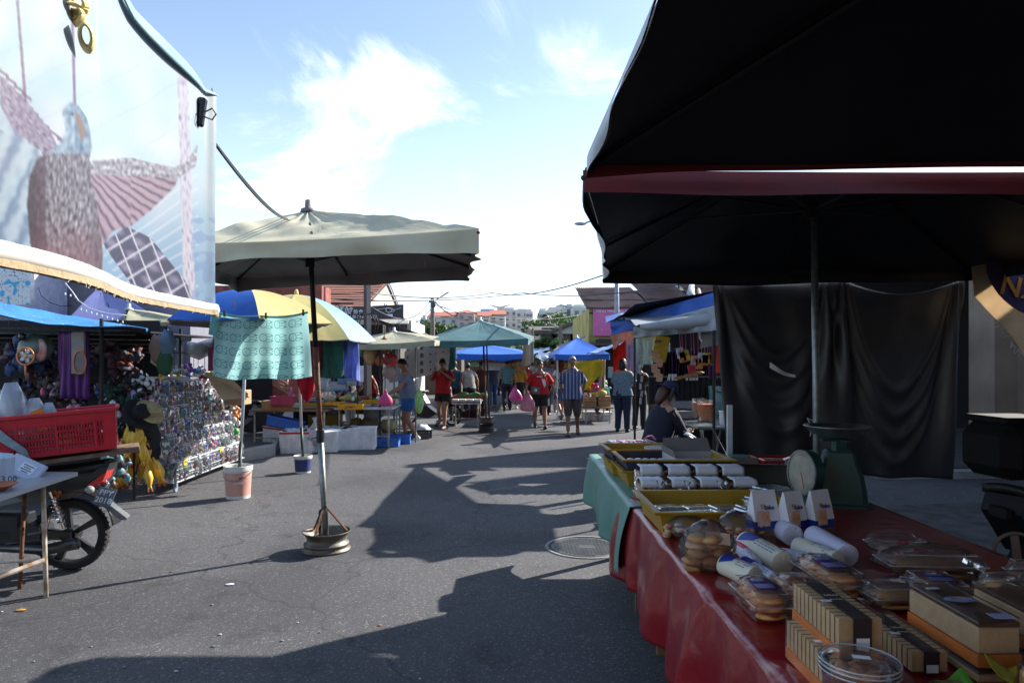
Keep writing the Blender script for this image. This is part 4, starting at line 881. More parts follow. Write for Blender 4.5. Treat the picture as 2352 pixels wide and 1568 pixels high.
mb=MB(); mb.prism([P(197,1118,5.18),P(212,1105,5.18),P(247,1078,5.18),P(238,1100,5.18),P(225,1114,5.18)],(-.02,.13,0)); mb.build('tail_light',redl,t)
mb=MB(); mb.prism([P(195,1100,5.17),P(240,1062,5.17),P(252,1064,5.17),P(244,1082,5.17),P(200,1108,5.17)],(-.02,.15,0)); mb.build('tail_cover',bk,t)
mb=MB(); mb.tube([P(222,1114,5.25)+V((.0,.0,0)),P(246,1106,5.2),P(250,1113,5.2),P(240,1124,5.2),P(228,1121,5.25)],.012,8); mb.build('grab_handle',chrome,t,smooth=True)
mb=MB(); mb.ball(P(206,1124,5.08),(.034,.03,.03),0,16,10); mb.build('indicator',mat('clear lens',(.5,.5,.48),.1,metal=.3,coat=.6),t,smooth=True)
mb=MB(); mb.box(P(237,1127,5.2),(.055,.04,.04),M=Matrix.Rotation(.1,3,'Y')); mb.build('red_reflector',redl,t)
pl=mat('number plate',(.10,.13,.16),.4); q=P(241,1140,5.12); Mp=Matrix.Rotation(.28,3,'Z')@Matrix.Rotation(-.45,3,'X')@Matrix.Rotation(.26,3,'Y')
mb=MB(); mb.bbox(q,(.125,.006,.135),M=Mp,b=.012); mb.build('number_plate',pl,t)
text('PPY\n2018',.058,q+Mp@V((0,-.005,-.002)),c('white plastic'),t,M=Mp@Matrix.Rotation(PI/2,3,'X'),depth=.001,bold=True,name='number')
mb=MB(); mb.prism([P(233,1160,5.15),P(251,1158,5.15),P(292,1190,5.08),P(289,1194,5.08),P(276,1193,5.1)],(-.03,.10,0)); mb.build('mudguard_flap',mat('grey flap',(.13,.14,.15),.5),t)
mb=MB()
for k in range(3):
    a=2*PI*k/3+.5; mb.ball(B(.06,.085,.60)+V((.02*math.cos(a),0,.02*math.sin(a))),(.018,.004,.018),0,10,6)
mb.build('orange_emblem',mat('orange emblem',(.5,.12,.02),.4),t,smooth=True)
mb=MB(); mb.tube([B(.95,.05,.35),B(.78,0,.95),B(.8,-.3,1.02)],.016,8); mb.tube([B(.78,0,.95),B(.8,.32,1.02)],.014,8); mb.tube([B(1.22,.07,.28),B(.9,.06,.75)],.02,8); mb.tube([B(1.22,-.07,.28),B(.9,-.06,.75)],.02,8); mb.build('front_fork_and_bars',alloy,t)
mb=MB(); mb.box(V((-3.35,5.25,.885)),(.85,.42,.03),rz=.5,M=Matrix.Rotation(.5,3,'Z')@Matrix.Rotation(-.09,3,'Y')); mb.build('wooden_rack',mat('worn plank',(.22,.14,.09),.8,var=.5,scale=10),t)
# crate
cr_=mat('red crate plastic',(.55,.012,.03),.38,var=.12,spec=.6); C0=V((-3.42,5.18,.92)); Mc=Matrix.Rotation(.50,3,'Z')@Matrix.Rotation(-.075,3,'Y')
t=thing('crate','large red slotted plastic crate strapped on the rack of the motorcycle','crate',C0)
w,d,h=.78,.44,.30
def W(x,y,z): return C0+Mc@V((x,y,z))
mb=MB(); mb.box(W(0,0,.012),(w*.93,d*.93,.02),M=Mc); mb.build('crate_floor',cr_,t)
def slotwall(mb,o,ux,uz,L_,H_,nrm,cols,rows,x0=.12,x1=.9,z0=.12,z1=.75):
    """wall as a lattice: posts and bands leave rows of slots"""
    o=V(o);ux=V(ux);uz=V(uz);nrm=V(nrm); th=.005
    def bar(a0,a1,b0,b1): mb.prism([o+ux*L_*a0+uz*H_*b0,o+ux*L_*a1+uz*H_*b0,o+ux*L_*a1+uz*H_*b1,o+ux*L_*a0+uz*H_*b1],nrm*th)
    bar(0,1,0,z0); bar(0,1,z1,1); bar(0,x0,z0,z1); bar(x1,1,z0,z1)
    dz=(z1-z0)/rows
    for r in range(rows-1): bar(x0,x1,z0+dz*(r+.72),z0+dz*(r+1))
    bar(x0,x1,z0+dz*(rows-.28),z1)
    dx=(x1-x0)/cols
    for k in range(cols): bar(x0+dx*(k+.55),x0+dx*(k+1) if (k+1)%9 else x0+dx*(k+1),z0,z1)
mb=MB()
sl=Mc@V((1,0,0)); sy=Mc@V((0,1,0)); up=Mc@V((0,0,1))
slotwall(mb,W(-w/2*.95,-d/2*.95,0),sl,up+sy*-.03,w*.95,h,sy,30,4)
slotwall(mb,W(-w/2*.95,d/2*.95,0),sl,up+sy*.03,w*.95,h,-sy,30,4)
slotwall(mb,W(w/2*.95,-d/2*.95,0),sy,up+sl*.03,d*.95,h,-sl,18,4)
slotwall(mb,W(-w/2*.95,-d/2*.95,0),sy,up-sl*.03,d*.95,h,sl,18,4)
mb.build('slotted_walls',cr_,t)
mb=MB(); 
for s in(-1,1): mb.bbox(W(0,s*d*.5,h),(w*1.0,.025,.03),M=Mc,b=.006); mb.bbox(W(s*w*.5,0,h),(.025,d*.97,.03),M=Mc,b=.006)
for s in(-1,1):
    for k in(-.5,0,.5): mb.box(W(k*w*.62,s*d*.485,h*.5),(.014,.014,h),M=Mc)
mb.build('rim_and_posts',cr_,t)
t=thing('strap','pale grey green webbing strap tied round the red crate','strap',W(-.3,-.25,.1)); mb=MB()
path=[W(-.44,-.05,.31),W(-.40,-.245,.27),W(-.3,-.27,.16),W(-.2,-.26,.06),W(-.17,-.25,-.04)]
mb.tube(path,[.03,.034,.03,.022,.02],8); mb.build('webbing',mat('grey strap',(.25,.35,.38),.7,var=.3,scale=30),t,smooth=True)
t=thing('bag_of_toys','tall clear bags of white and grey goods standing in the red crate','bag',W(-.2,0,.05),None)
for k,(x,y,r,hh,mt) in enumerate(((-.27,.0,.085,.55,film('goods film',.5,(.55,.65,.78),.15)),(-.14,.02,.07,.42,mat('dull white film',(.4,.42,.46),.3,var=.4,scale=20)),(-.05,-.02,.05,.38,mat('grey cloth bag',(.3,.34,.42),.6)),(-.34,.06,.06,.5,film('goods film')))):
    mb=MB(); mb.lathe([(r*.8,.05),(r*1.15,.2),(r*1.1,.36*hh/.5),(r*.85,hh*.85),(r*.45,hh)],W(x,y,0),14,M=Mc.to_4x4()); mb.build('bag',mt,t,smooth=True)
mb=MB(); mb.box(W(-.10,-.09,.26),(.08,.01,.16),M=Mc@Matrix.Rotation(-.3,3,'Y')); mb.build('red_yellow_packet',mat('red yellow print',(.7,.4,.02),.4,sub=(.6,.02,.02),scale=6,var=.5),t)
mb=MB(); mb.lathe([(.03,0),(.03,.2),(.0,.2)],W(.12,.05,.1),10); mb.grid(lambda u,v: W(.0+.35*u,-.15+.3*v,.27+.035*wob(u*6,v*6)),14,10); mb.build('grey_sheet',mat('grey sheet'),t,smooth=True)
# tarp corner & grey-green umbrella handle at far left
# --- round umbrellas with buckets
def bucket(name,label,at,r,h,body,band,extra):
    t=thing(name,label,'bucket',at); at=V(at); mb=MB(); mb.lathe([(r*.86,0.003),(r*.87,.01),(r*.98,h*.86),(r*1.05,h*.86),(r*1.05,h*.89),(r*1.01,h*.9),(r*1.05,h*.91),(r*1.05,h*.95),(r*1.02,h*.96),(r*1.07,h*.985),(r*1.05,h),(r*.98,h*.985),(r*.95,h*.8),(r*.85,.02),(0,.02)],at,36); mb.build('bucket_body',body,t,smooth=True,angle=.6)
    mb=MB(); mb.lathe([(r*.885,h*.1),(r*.983,h*.8),(r*.978,h*.8)],at+V((0,0,.002)),36,cap=False); mb.build('printed_band',band,t,smooth=True,angle=.6)
    extra(t,at,r,h); return t
wb=mat('bucket plastic',(.66,.66,.62),.4,var=.12,scale=9); salmon=mat('salmon print',(.55,.29,.24),.5,var=.15); 
def cylpatch(mb,at,r0,r1,h,a0,a1,z0,z1,m=0,n=10):
    mb.grid(lambda u,v: V(at)+V(((r0+(r1-r0)*(z0+(z1-z0)*v))*math.cos(a0+(a1-a0)*u),(r0+(r1-r0)*(z0+(z1-z0)*v))*math.sin(a0+(a1-a0)*u),h*(z0+(z1-z0)*v))),n,4,m)
def ex1(t,at,r,h):
    for nm,a0,a1,z0,z1,mt in(('white_panel',-1.35,-.55,.16,.45,c('pale blue')),('brand_patch',-1.2,-.6,.58,.72,mat('amber print',(.6,.4,.02),.5)),('white_stripe',-2.5,-2.3,.1,.8,wb)):
        mb=MB(); cylpatch(mb,at,r*.868,r*.999,h,a0,a1,z0,z1); mb.build(nm,mt,t,smooth=True)
    text('JOTA',.032,at+V((r*.62,-r*.75,h*.65)),c('black plastic'),t,rot=(PI/2,0,.65),depth=.001,bold=True); text('COVERS',.034,at+V((r*.5,-r*.84,h*.5)),c('white plastic'),t,rot=(PI/2,0,.5),depth=.001,bold=True)
    mb=MB(); mb.tube([at+V((r*1.05*math.cos(a),r*1.06*math.sin(a),h*.84-.10*math.sin(-a) if 1 else 0)) for a in [-PI*k/14 for k in range(15)]],.003,5); mb.build('handle',galv,t)
    mb=MB(); mb.lathe([(r*.92,h*.6),(0,h*.62)],at,24,cap=False); mb.build('cement_fill',dconc,t)
bA=G(547,1143)
bucket('paint_bucket','salmon and white paint bucket filled with cement, holding the nearer white umbrella pole',bA,.155,.385,wb,salmon,ex1)
def ex2(t,at,r,h):
    mb=MB(); cylpatch(mb,at,r*.868,r*1.003,h,-2.2,-1.2,.28,.42); mb.build('white_stripe',wb,t,smooth=True)
    mb=MB(); cylpatch(mb,at,r*.868,r*1.003,h,-1.1,-.7,.42,.72); mb.build('label_square',wb,t,smooth=True)
    text('B',.07,at+V((r*.62,-r*.82,h*.56)),navp,t,rot=(PI/2,0,.6),depth=.001,bold=True)
    mb=MB(); mb.lathe([(r*.92,h*.6),(0,h*.62)],at,24,cap=False); mb.build('cement_fill',dconc,t)
bB=G(696,1085)
bucket('paint_bucket','small white and navy paint bucket holding the farther white umbrella pole',bB,.125,.25,wb,mat('navy band',(.03,.05,.16),.5),ex2)
whp=mat('white pole',(.55,.56,.6),.4,var=.12); dgp=mat('dark green pole',(.015,.04,.03),.5)
def round_umbrella(label,foot,apex,r,drop,cols,n=8,rot=0,group='round garden umbrellas',squash=1.,seed=0,polemats=(whp,dgp),fin=None):
    t=thing('garden_umbrella',label,'umbrella',foot,group); A=V(apex)
    for k in range(n):
        a0=rot+2*PI*k/n; a1=rot+2*PI*(k+1)/n
        def fn(u,v,o=0):
            v=max(v,.01); p0=V((math.cos(a0),math.sin(a0)*squash,0)); p1=V((math.cos(a1),math.sin(a1)*squash,0)); q=p0.lerp(p1,u); k_=4*u*(1-u)
            z=-drop*(v**1.9)-.02*k_*v+ .018*k_*wob(u*3+k,v*6,seed,2)*v
            q=q*r*v*(1-.035*k_*v); return A+V((q.x,q.y,z+o))
        mb=MB(); mb.grid(fn,12,16); mb.build('panel',cols[k%len(cols)],t,smooth=True)
        if k==0: l_=MB()
        l_.grid(lambda u,v: fn(u,v,-.012),10,12); 
        MB().tube([A+V((math.cos(a0)*r*v,math.sin(a0)*squash*r*v,-drop*v**1.9-.02)) for v in (0,.25,.5,.75,1)],.006,5).build('rib',fr,t)
    l_.build('lining',linr,t,smooth=True)
    f=V(foot); m_=f.lerp(A,.26 if polemats[1] is dgp else .5)
    MB().tube([f+V((0,0,.15)),m_],.02,10).build('lower_pole',polemats[1],t,smooth=True); MB().tube([m_,A+V((0,0,.02))],.019,10).build('upper_pole',polemats[0],t,smooth=True)
    mb=MB(); mb.lathe([(.035,-.01),(.03,.03),(.02,.07),(.0,.08)],A,10); mb.build('finial',fin or yel,t,smooth=True)
    return t
bl=mat('blue umbrella cloth',(.008,.09,.42),.55,var=.15,trans=.12,bump=.2,bscale=8); yl=mat('yellow umbrella cloth',(.52,.44,.17),.6,var=.12,trans=.14,bump=.2,bscale=8); mg=mat('magenta umbrella cloth',(.45,.03,.13),.6,var=.12,trans=.12); lb_=mat('light blue umbrella cloth',(.25,.48,.75),.6,var=.1,trans=.25); gn_=mat('green umbrella cloth',(.03,.3,.1),.6)
round_umbrella('round blue, yellow and magenta umbrella over the toy rack, standing in the salmon bucket',(bA.x,bA.y,0),(P(572,0,8.5).x,8.5,2.50),1.05,.42,[yl,gn_,mg,bl,yl,lb_],n=6,rot=.992,seed=1,fin=gn_)
round_umbrella('round yellow and light blue umbrella behind the rabbit towel, standing in the navy bucket',(bB.x,bB.y,0),(-3.08,9.75,2.56),1.12,.66,[lb_,yl,bl,bl,yl,yl,yl,yl],rot=-.62,seed=2)
# --- towels
teal_t=mat('towel teal',(1,1,1),.9,attr='Col',var=.05,trans=.45)
def tow(u,v):
    x0,x1=-3.32,-2.28; x=x0+(x1-x0)*u+.03*v*(u-.5)*2; z=2.145-.045*math.sin(PI*u)-.70*v*(1+.02*math.sin(u*9)); z-=.02*(1-v)*abs(math.sin(u*PI*2))
    y=7.62+.05*math.sin(u*15+1.5*wob(u*3,v))*(.3+.7*v)+.03*math.sin(u*31+v*2)*v+.03*wob(u*4,v*3)
    return V((x,y,z))
def towc(u,v):
    base=(.36,.64,.62); ink=(.08,.27,.30)
    X=(u*1.04)/.163; Y=(v*.7)/.155; i,j=int(X),int(Y); x=X-i; y=Y-j
    if i==6: return base
    hx,hy=.30,.5; d=math.hypot((x-hx)/.21,(y-hy)/.27); hit=abs(d-1)<.12 and not (x>hx+.12 and abs(y-hy)>.08 and abs(y-hy)<.3)
    for s in(-1,1):
        ex,ey=.64,hy+s*.19; d=math.hypot((x-ex)/.21,(y-ey)/.095)
        if abs(d-1)<.2 and x>.44: hit=True
        if math.hypot(x-.33,(y-hy-s*.1))<.03: hit=True
    if math.hypot(x-.23,y-hy)<.035: hit=True
    if .86<x<.94 and int(y*11)%2 and .2<y<.8: hit=True
    return ink if hit else base
mb=MB(); mb.grid(tow,420,280,0,towc); t=mb.build('towel',teal_t,None,smooth=True); tag(t,'teal bath towel printed with rows of line-drawn rabbit heads, pegged below the blue umbrella','towel')
mb=MB(); mb.grid(lambda u,v: tow(.0+.10*u*(1-v*.3),0)+V((-.03-.03*v,-.02,.0-.24*v)),6,10); mb.build('folded_edge',mat('plain teal terry',(.17,.44,.43),.9,trans=.3),t,smooth=True)
mb=MB(); mb.tube([tow(u/20,0)+V((0,0,.012)) for u in range(21)],.012,6); mb.build('hem',mat('plain teal terry'),t,smooth=True)
for k,u in enumerate((.1,.55,.95)):
    q=tow(u,0); mb=MB(); mb.box(q+V((0,-.015,.02)),(.02,.015,.07)); tag(mb.build('clothes_peg',blk,None),'dark clothes peg on the rabbit towel, %s'%['left','middle','right'][k],'clothes peg','pegs on the rabbit towel')
def hang(name,label,cat,a,b,ln,mt,folds=3,amp=.04,seed=0,low=None,nu=30,group=None,trans=None,bow=0,taper=0):
    a=V(a);b=V(b); d=(b-a); nn=V((-d.y,d.x,0)).normalized() if d.xy.length>1e-6 else V((0,1,0)); mb=MB()
    def fn(u,v):
        e=a.lerp(b,.5+(u-.5)*(1-taper*v)); L_=ln*(1+(low(u) if low else 0)); return e+nn*(amp*math.sin(u*folds*2*PI+seed+v)*(.3+.7*v)+.03*wob(u*3,v*2,seed))+V((0,0,-L_*v-bow*math.sin(PI*u)))
    mb.grid(fn,nu,16); o=mb.build(name,mt,None,smooth=True,solid=.006); return tag(o,label,cat,group)
hang('towel','crimson pink towel seen edge on behind the beige umbrella pole','towel',P(712,748,9.3),P(738,752,9.4),.60,mat('pink terry',(.5,.04,.13),.9,trans=.25),1,.03)
hang('towel','red towel hanging in a point below the rabbit towel','towel',P(682,848,9.3),P(727,852,9.35),.32,mat('red terry',(.55,.015,.04),.9,trans=.3),2,.05,low=lambda u:-.35+.8*(1-abs(2*u-1)) )
hang('towel','dark green towel doubled over the edge of the yellow umbrella, left half','towel',P(732,778,9.4),P(760,780,9.4),.53,mat('green terry',(.03,.12,.10),.9,trans=.1),1,.03)
hang('towel','dark green towel with rounded lower corners beside the periwinkle one','towel',P(756,778,9.35),P(789,776,9.35),.55,mat('green terry'),1,.02,low=lambda u:-.12*abs(2*u-1)**4)
hang('towel','periwinkle blue cloth with a tied top, rightmost under the yellow umbrella','towel',P(788,766,9.5),P(824,782,9.5),.58,mat('periwinkle cloth',(.25,.32,.75),.8,trans=.35),2,.04,taper=-.1)
# --- toy stall: frame, blue tarp, back goods
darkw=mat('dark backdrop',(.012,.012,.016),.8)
t=thing('stall_awning','sagging bright blue tarpaulin awning with white flakes over the toy stall at far left','awning',(-6,8,1.9))
btp=mat('blue tarpaulin',(.05,.24,.60),.5,var=.25,scale=2,bump=.3,bscale=5,trans=.1)
def aw(u,v,o=0):
    e0=P(-60+400*u,676+ (768-690)*u**.8*1.0,8.9); e1=P(-120+455*u, 688+66*u+22*math.sin(PI*min(1,u*1.1)),7.5)
    q=e0.lerp(e1,v); q.z-=.04*math.sin(PI*v)-o; q.z+=.015*wob(u*9,v*4); return q
mb=MB(); mb.grid(aw,50,14); mb.build('tarpaulin_top',btp,t,smooth=True)
mb=MB(); mb.grid(lambda u,v: aw(u,v,-.012),50,14); mb.build('tarpaulin_underside',lin,t,smooth=True)
mb=MB(); 
for k in range(30):
    u,v=R.random(),R.random(); q=aw(u,v,.006); s=.012+.03*R.random()**2; mb.poly([q,q+V((s,0,.0)),q+V((s*.8,-s*.5,-.004)),q+V((.1*s,-s*.6,-.003))])
mb.build('white_flakes',c('paper white'),t)
t=thing('toy_stall','dark steel frame and back sheet of the toy stall at left','stall',(-6.2,9.4,0))
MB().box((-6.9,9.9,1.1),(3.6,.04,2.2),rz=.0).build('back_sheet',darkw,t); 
MB().box((-6.3,9.45,1.97),(3.6,1.9,.02)).build('roof_sheet',lin,t)
for x,y in((-4.75,7.9),(-7.6,7.8),(-5.0,10.3)): MB().tube([(x,y,0),(x,y,2.1)],.022,8).build('post',fr,t)
for k in range(6):
    mb=MB(); mb.tube([(-7.8,8.+.3*k,2.02-.05*k),(-4.6,8.+.33*k,1.98-.05*k)],.01,5); mb.build('hanging_bar',galv,t)
MB().bbox((-6.0,8.1,.70),(2.2,1.0,.05)).build('display_board',c('wood'),t)
# assorted goods: prototypes then copies
pkcols=[('pink',(.6,.12,.25)),('blue',(.05,.2,.6)),('green',(.08,.42,.12)),('yellow',(.7,.5,.05)),('white',(.7,.7,.72)),('red',(.6,.03,.03)),('purple',(.28,.06,.4)),('orange',(.7,.25,.03)),('turquoise',(.05,.45,.45))]
protos={}
def packet(cn):
    """clear bag with header card holding small toys"""
    if cn in protos: return protos[cn]
    col=dict(pkcols)[cn]; t=thing('toy_packet','','toy packet',(0,0,-5),'toy packets hung on the white rack')
    z0=-5
    mb=MB()
    for k in range(7):
        q=(R.uniform(-.032,.032),R.uniform(-.012,.012),z0-.05-R.uniform(0,.09)); Mx=Matrix.Rotation(R.uniform(-.8,.8),3,'Y')@Matrix.Rotation(R.uniform(-.6,.6),3,'X')
        if k%3: mb.bbox(q,(R.uniform(.02,.05),.012,R.uniform(.02,.06)),k%2,M=Mx,b=.004)
        else: mb.ball(q,(R.uniform(.012,.02),.014,R.uniform(.012,.022)),k%2,8,5,rag=.4,seed=k)
    mb.build('toys',[mat('toy '+cn,col,.35,var=.5,scale=20),mat('toy mix',(.16,.15,.22),.4,var=.9,scale=40,sub=(.4,.25,.3))],t)
    mb=MB(); mb.ball((0,0,z0-.09),(.055,.024,.085),0,12,8,rag=.25,seed=len(protos)); mb.build('clear_bag',film('packet bag',.35,(.30,.33,.38),.12,.5,1.45),t,smooth=True)
    mb=MB(); mb.box((0,0,z0-.012),(.05,.004,.018)); mb.build('header_card',c('paper white'),t)
    protos[cn]=t; return t
rows=['top','second','third','fourth','fifth','sixth','seventh','lowest']
used={}
RK0=V((-4.52,8.45,0)); RK1=V((-4.58,10.55,0)); 
def put(cn,p,rz,label,sc=1.):
    t=packet(cn)
    if cn not in used: used[cn]=1; t.location=p; t.rotation_euler=(0,0,rz); t.scale=(sc,)*3; o=t
    else: o=dup(t,p,rz,scale=sc)
    o['label']=label; return o
for r in range(7):
    for k in range(15):
        s=k/14+R.uniform(-.01,.01); p=RK0.lerp(RK1,s); cn=R.choice(pkcols)[0]; z=1.36-.165*r
        p=V((p.x+.05+.055*r+R.uniform(-.02,.02),p.y,z+R.uniform(-.01,.01)))
        put(cn,p,PI/2-.25+R.uniform(-.6,.6),'clear packet of %s toys in the %s row of the white wire rack'%(cn,rows[r]),R.uniform(1.3,1.6))
for o in list(protos.values()):
    if o.location.z<-1: pass
wr=mat('white wire',(.50,.52,.54),.4)
t=thing('display_rack','leaning white wire rack on casters, full of toy packets','display rack',(-4.3,9.5,0))
a0,a1=V((-4.50,8.42,1.40)),V((-4.56,10.6,1.40)); b0,b1=V((-4.12,8.38,.12)),V((-4.2,10.62,.12))
mb=MB(); mb.tube([a0,V((-4.22,8.42,.12))],.018,6); mb.tube([a1,V((-4.28,10.6,.12))],.018,6); mb.tube([a0,a1],.018,6); mb.build('frame',wr,t)
for r in range(8):
    z=1.36-.165*r; q=.055*r; MB().tube([(-4.5+q,8.42,z),(-4.56+q,10.6,z)],.006,5).build('rail',wr,t)
def bk_(s,w,z): return V((b0.lerp(b1,s).x-w,b0.lerp(b1,s).y,z))
mb=MB()
for k in range(45):
    s=k/44; mb.tube([bk_(s,0,.12),bk_(s,0,.36)],.004,4)
for z in(.12,.17,.22,.27,.32,.36): mb.tube([bk_(0,0,z),bk_(1,0,z)],.004 if .13<z<.35 else .011,5)
for w in(0,.1,.2,.3): mb.tube([bk_(0,w,.12),bk_(0,w,.36)],.004,4)
mb.box(bk_(.5,.17,.115),(.34,2.25,.008)); mb.build('wire_basket',wr,t)
for s in(0.01,.99):
    for w in(.02,.3):
        q=bk_(s,w,0); mb=MB(); mb.cyl(q+V((-.012,0,.045)),q+V((.012,0,.045)),.042,n=16); mb.box(q+V((0,0,.09)),(.04,.04,.05)); mb.build('caster',mat('caster grey',(.2,.25,.3),.5),t)
for k in range(54):
    s=(k%27)/27.+.01; cn=R.choice(pkcols)[0]; put(cn,bk_(s,.07+.12*(k//27),.38+R.uniform(0,.05)),R.uniform(0,3),'packet of mostly %s small toys heaped in the basket of the white wire rack'%cn,R.uniform(1.1,1.5))
def star(label,q,r=.06):
    mb=MB(); pts=[q+V((0,(r if k%2 else r*.68)*math.cos(2*PI*k/24),(r if k%2 else r*.68)*math.sin(2*PI*k/24))) for k in range(24)]; mb.prism(pts,(.004,0,0)); t=mb.build('price_star',mat('fluorescent yellow',(.8,.65,.02),.6),None); tag(t,label,'price tag','yellow star price tags')
    text('RM2',.035,q+V((.006,0,0)),c('red plastic'),t,rot=(PI/2,0,PI/2),depth=.0008,bold=True)
star('yellow starburst price tag on the near end of the wire basket',bk_(.1,-.012,.34)); star('yellow starburst price tag toward the far end of the wire basket',bk_(.62,-.012,.34))
for k,s in enumerate((.12,.33,.75)): star('yellow starburst price tag on the top rail of the rack, %s'%['nearest','middle','farthest'][k],V((-4.47,8.42+2.2*s,1.42)))
# rubber chickens
ch=mat('rubber yellow',(.72,.42,.02),.4,var=.25,scale=9,spec=.6)
proto=None
CB=V((-4.40,7.95,0))
for k in range(44):
    lay=k//14; a=R.uniform(0,2*PI); r=.06+.05*(k%12)/12+.05*lay
    z=[.90,.70,.46][min(lay,2)]+R.uniform(-.03,.03)
    if proto is None:
        proto=thing('rubber_chicken','','toy chicken',(0,0,0),'rubber chickens bunched beside the rack'); 
        mb=MB(); mb.tube([(0,0,0),(0.005,0,-.06),(0,0,-.12),(.01,0,-.20),(.005,0,-.27),(0,0,-.30)],[.010,.022,.046,.05,.03,.02],8); mb.tube([(.01,0,-.27),(.035,0,-.36)],[.012,.008],6); mb.tube([(-.005,0,-.27),(-.03,0,-.35)],[.012,.008],6); mb.build('chicken_body',ch,proto,smooth=True)
        mb=MB(); mb.ball((.037,0,-.37),(.012,.01,.014),0,8,5); mb.ball((-.032,0,-.36),(.012,.01,.014),0,8,5); mb.build('red_feet',c('red plastic'),proto,smooth=True); o=proto
    else: o=dup(proto)
    p=CB+V((math.cos(a)*r,math.sin(a)*r,z)); o.location=p; o.rotation_euler=(.55*math.sin(a)*(.3+lay*.1),-.55*math.cos(a)*(.3+lay*.1),a); o.scale=(.9,.9,.9)
    o['label']='yellow rubber chicken in the %s tier of the bunch beside the rack'%['upper','middle','bottom'][min(lay,2)]
t=thing('hanging_hook','black hook stand carrying the bunch of rubber chickens','stand',(CB.x,CB.y,0)); MB().tube([(CB.x,CB.y,0),(CB.x,CB.y,1.1)],.012,8).build('stand_rod',fr,t); mb=MB(); mb.ball((CB.x,CB.y,.76),(.05,.05,.03)); mb.build('blue_tie',c('blue plastic'),t,smooth=True)
# straw hat, black hats etc
t=thing('straw_hat','straw hat hung on top of dark hats beside the rack','hat',P(352,928,8.0)); mb=MB(); q=P(345,945,8.0); Mh=Matrix.Rotation(.9,3,'Y')@Matrix.Rotation(.3,3,'X'); mb.lathe([(.17,0),(.16,.012),(.09,.01),(.085,.09),(.05,.11),(0,.11)],q,28,M=Mh); mb.build('hat_body',mat('straw',(.42,.34,.17),.8,var=.4,scale=40,bump=.5),t,smooth=True,angle=.9)
for k in range(4):
    q=P(318+6*k,950+16*k,7.9+.06*k); mb=MB(); mb.lathe([(.19,0),(.18,.012),(.1,.012),(.09,.1),(.0,.12)],q,22,M=Matrix.Rotation(1.1,3,'Y')@Matrix.Rotation(.4,3,'X')); tag(mb.build('black_hat',mat('black felt',(.008,.008,.01),.85),None,smooth=True,angle=.9),'wide black hat in the hanging stack under the straw hat, %s from the top'%['first','second','third','fourth'][k],'hat','black hats hung beside the rack')
# hanging bunches under the awning and on the board
def bunch(name,label,cat,q,r,cols,n_,seed,el=(1,1,1.2),group='bundles of goods hung in the toy stall',m2=None):
    t=thing(name,label,cat,q,group); rr=random.Random(seed); q=V(q)
    for j,cc in enumerate(cols):
        mb=MB()
        for k in range(n_):
            d=V((rr.gauss(0,1),rr.gauss(0,1),rr.gauss(0,1))).normalized()*rr.random()**.4; s=r*rr.uniform(.16,.34)
            mb.ball(q+V((d.x*r*el[0],d.y*r*el[1],d.z*r*el[2])),(s,s*rr.uniform(.5,1),s*rr.uniform(.6,1.5)),0,9,6,rag=.5,seed=k+j*9+seed)
        mb.build('items',cc,t,smooth=True,angle=.8)
    mb=MB(); mb.tube([q+V((0,0,r*el[2])),q+V((0,0,r*el[2]+.25))],.004,4); mb.build('string',fr,t); return t
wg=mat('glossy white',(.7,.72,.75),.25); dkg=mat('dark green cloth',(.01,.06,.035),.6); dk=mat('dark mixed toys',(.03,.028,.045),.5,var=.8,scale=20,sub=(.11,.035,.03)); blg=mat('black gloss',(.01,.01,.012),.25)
bunch('sock_bundle','ball of black and white socks hung left of the rack','socks',P(330,895,8.3),.13,[wg,blg],26,1)
bunch('sock_bundle','lower ball of patterned black and white goods hung left of the rack','socks',P(330,925,8.3),.12,[wg,blg,mat('toy pink',(.6,.12,.25),.3)],18,2)
bunch('cloth_bundle','dark green cone of gathered cloth hanging under the awning','cloth',P(262,905,8.2),.13,[dkg],20,3,(.8,.8,1.3))
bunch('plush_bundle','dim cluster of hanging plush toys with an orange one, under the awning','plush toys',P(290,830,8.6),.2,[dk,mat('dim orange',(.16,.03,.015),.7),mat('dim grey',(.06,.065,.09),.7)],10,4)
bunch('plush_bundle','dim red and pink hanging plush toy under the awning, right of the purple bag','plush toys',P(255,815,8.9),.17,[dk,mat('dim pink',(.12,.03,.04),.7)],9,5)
bunch('net_bundle','pale turquoise net bundle on the ground beside the rubber chickens','nets',P(262,1075,7.4),.16,[mat('pale net',(.15,.3,.32),.6),dk],16,6)
bunch('bag_bundle','shiny dark bags hanging in the left part of the toy stall','bags',P(170,895,8.3),.2,[blg,dk],14,7)
bunch('bag_bundle','white and red packets heaped on the display board behind the red crate','packets',P(150,900,8.4),.17,[wg,mat('toy pink'),dk],16,8,(1.8,1,.7))
bunch('bag_bundle','bundle of magazines and blue folders behind the red crate','packets',P(190,955,8.0),.17,[wg,c('navy'),mat('pink print',(.55,.2,.3),.5)],9,9,(1.6,1,.8))
bunch('bag_bundle','green and black bottles in clear bags right of the red crate, upper','bags',P(258,955,7.9),.13,[blg,dkg,wg],12,10,(.8,.8,1.5))
bunch('bag_bundle','green and black bottles in clear bags right of the red crate, lower','bags',P(262,1000,7.9),.13,[blg,dkg,wg],12,11,(.8,.8,1.5))
bunch('bag_bundle','clear bag with lime green balls beside the dark post','bags',P(306,985,8.1),.12,[mat('lime ball',(.3,.7,.03),.4),wg,dkg],9,12)
bunch('bag_bundle','white and lilac goods in bags left of the rack','bags',P(310,935,8.2),.13,[wg,mat('lilac goods',(.4,.35,.65),.4),dkg],14,13,(.8,.8,1.5))
bunch('toy_cluster','blue dark goods at the far left under the awning','toys',P(45,830,8.4),.2,[dk,mat('dim blue',(.03,.07,.2),.5)],14,14)
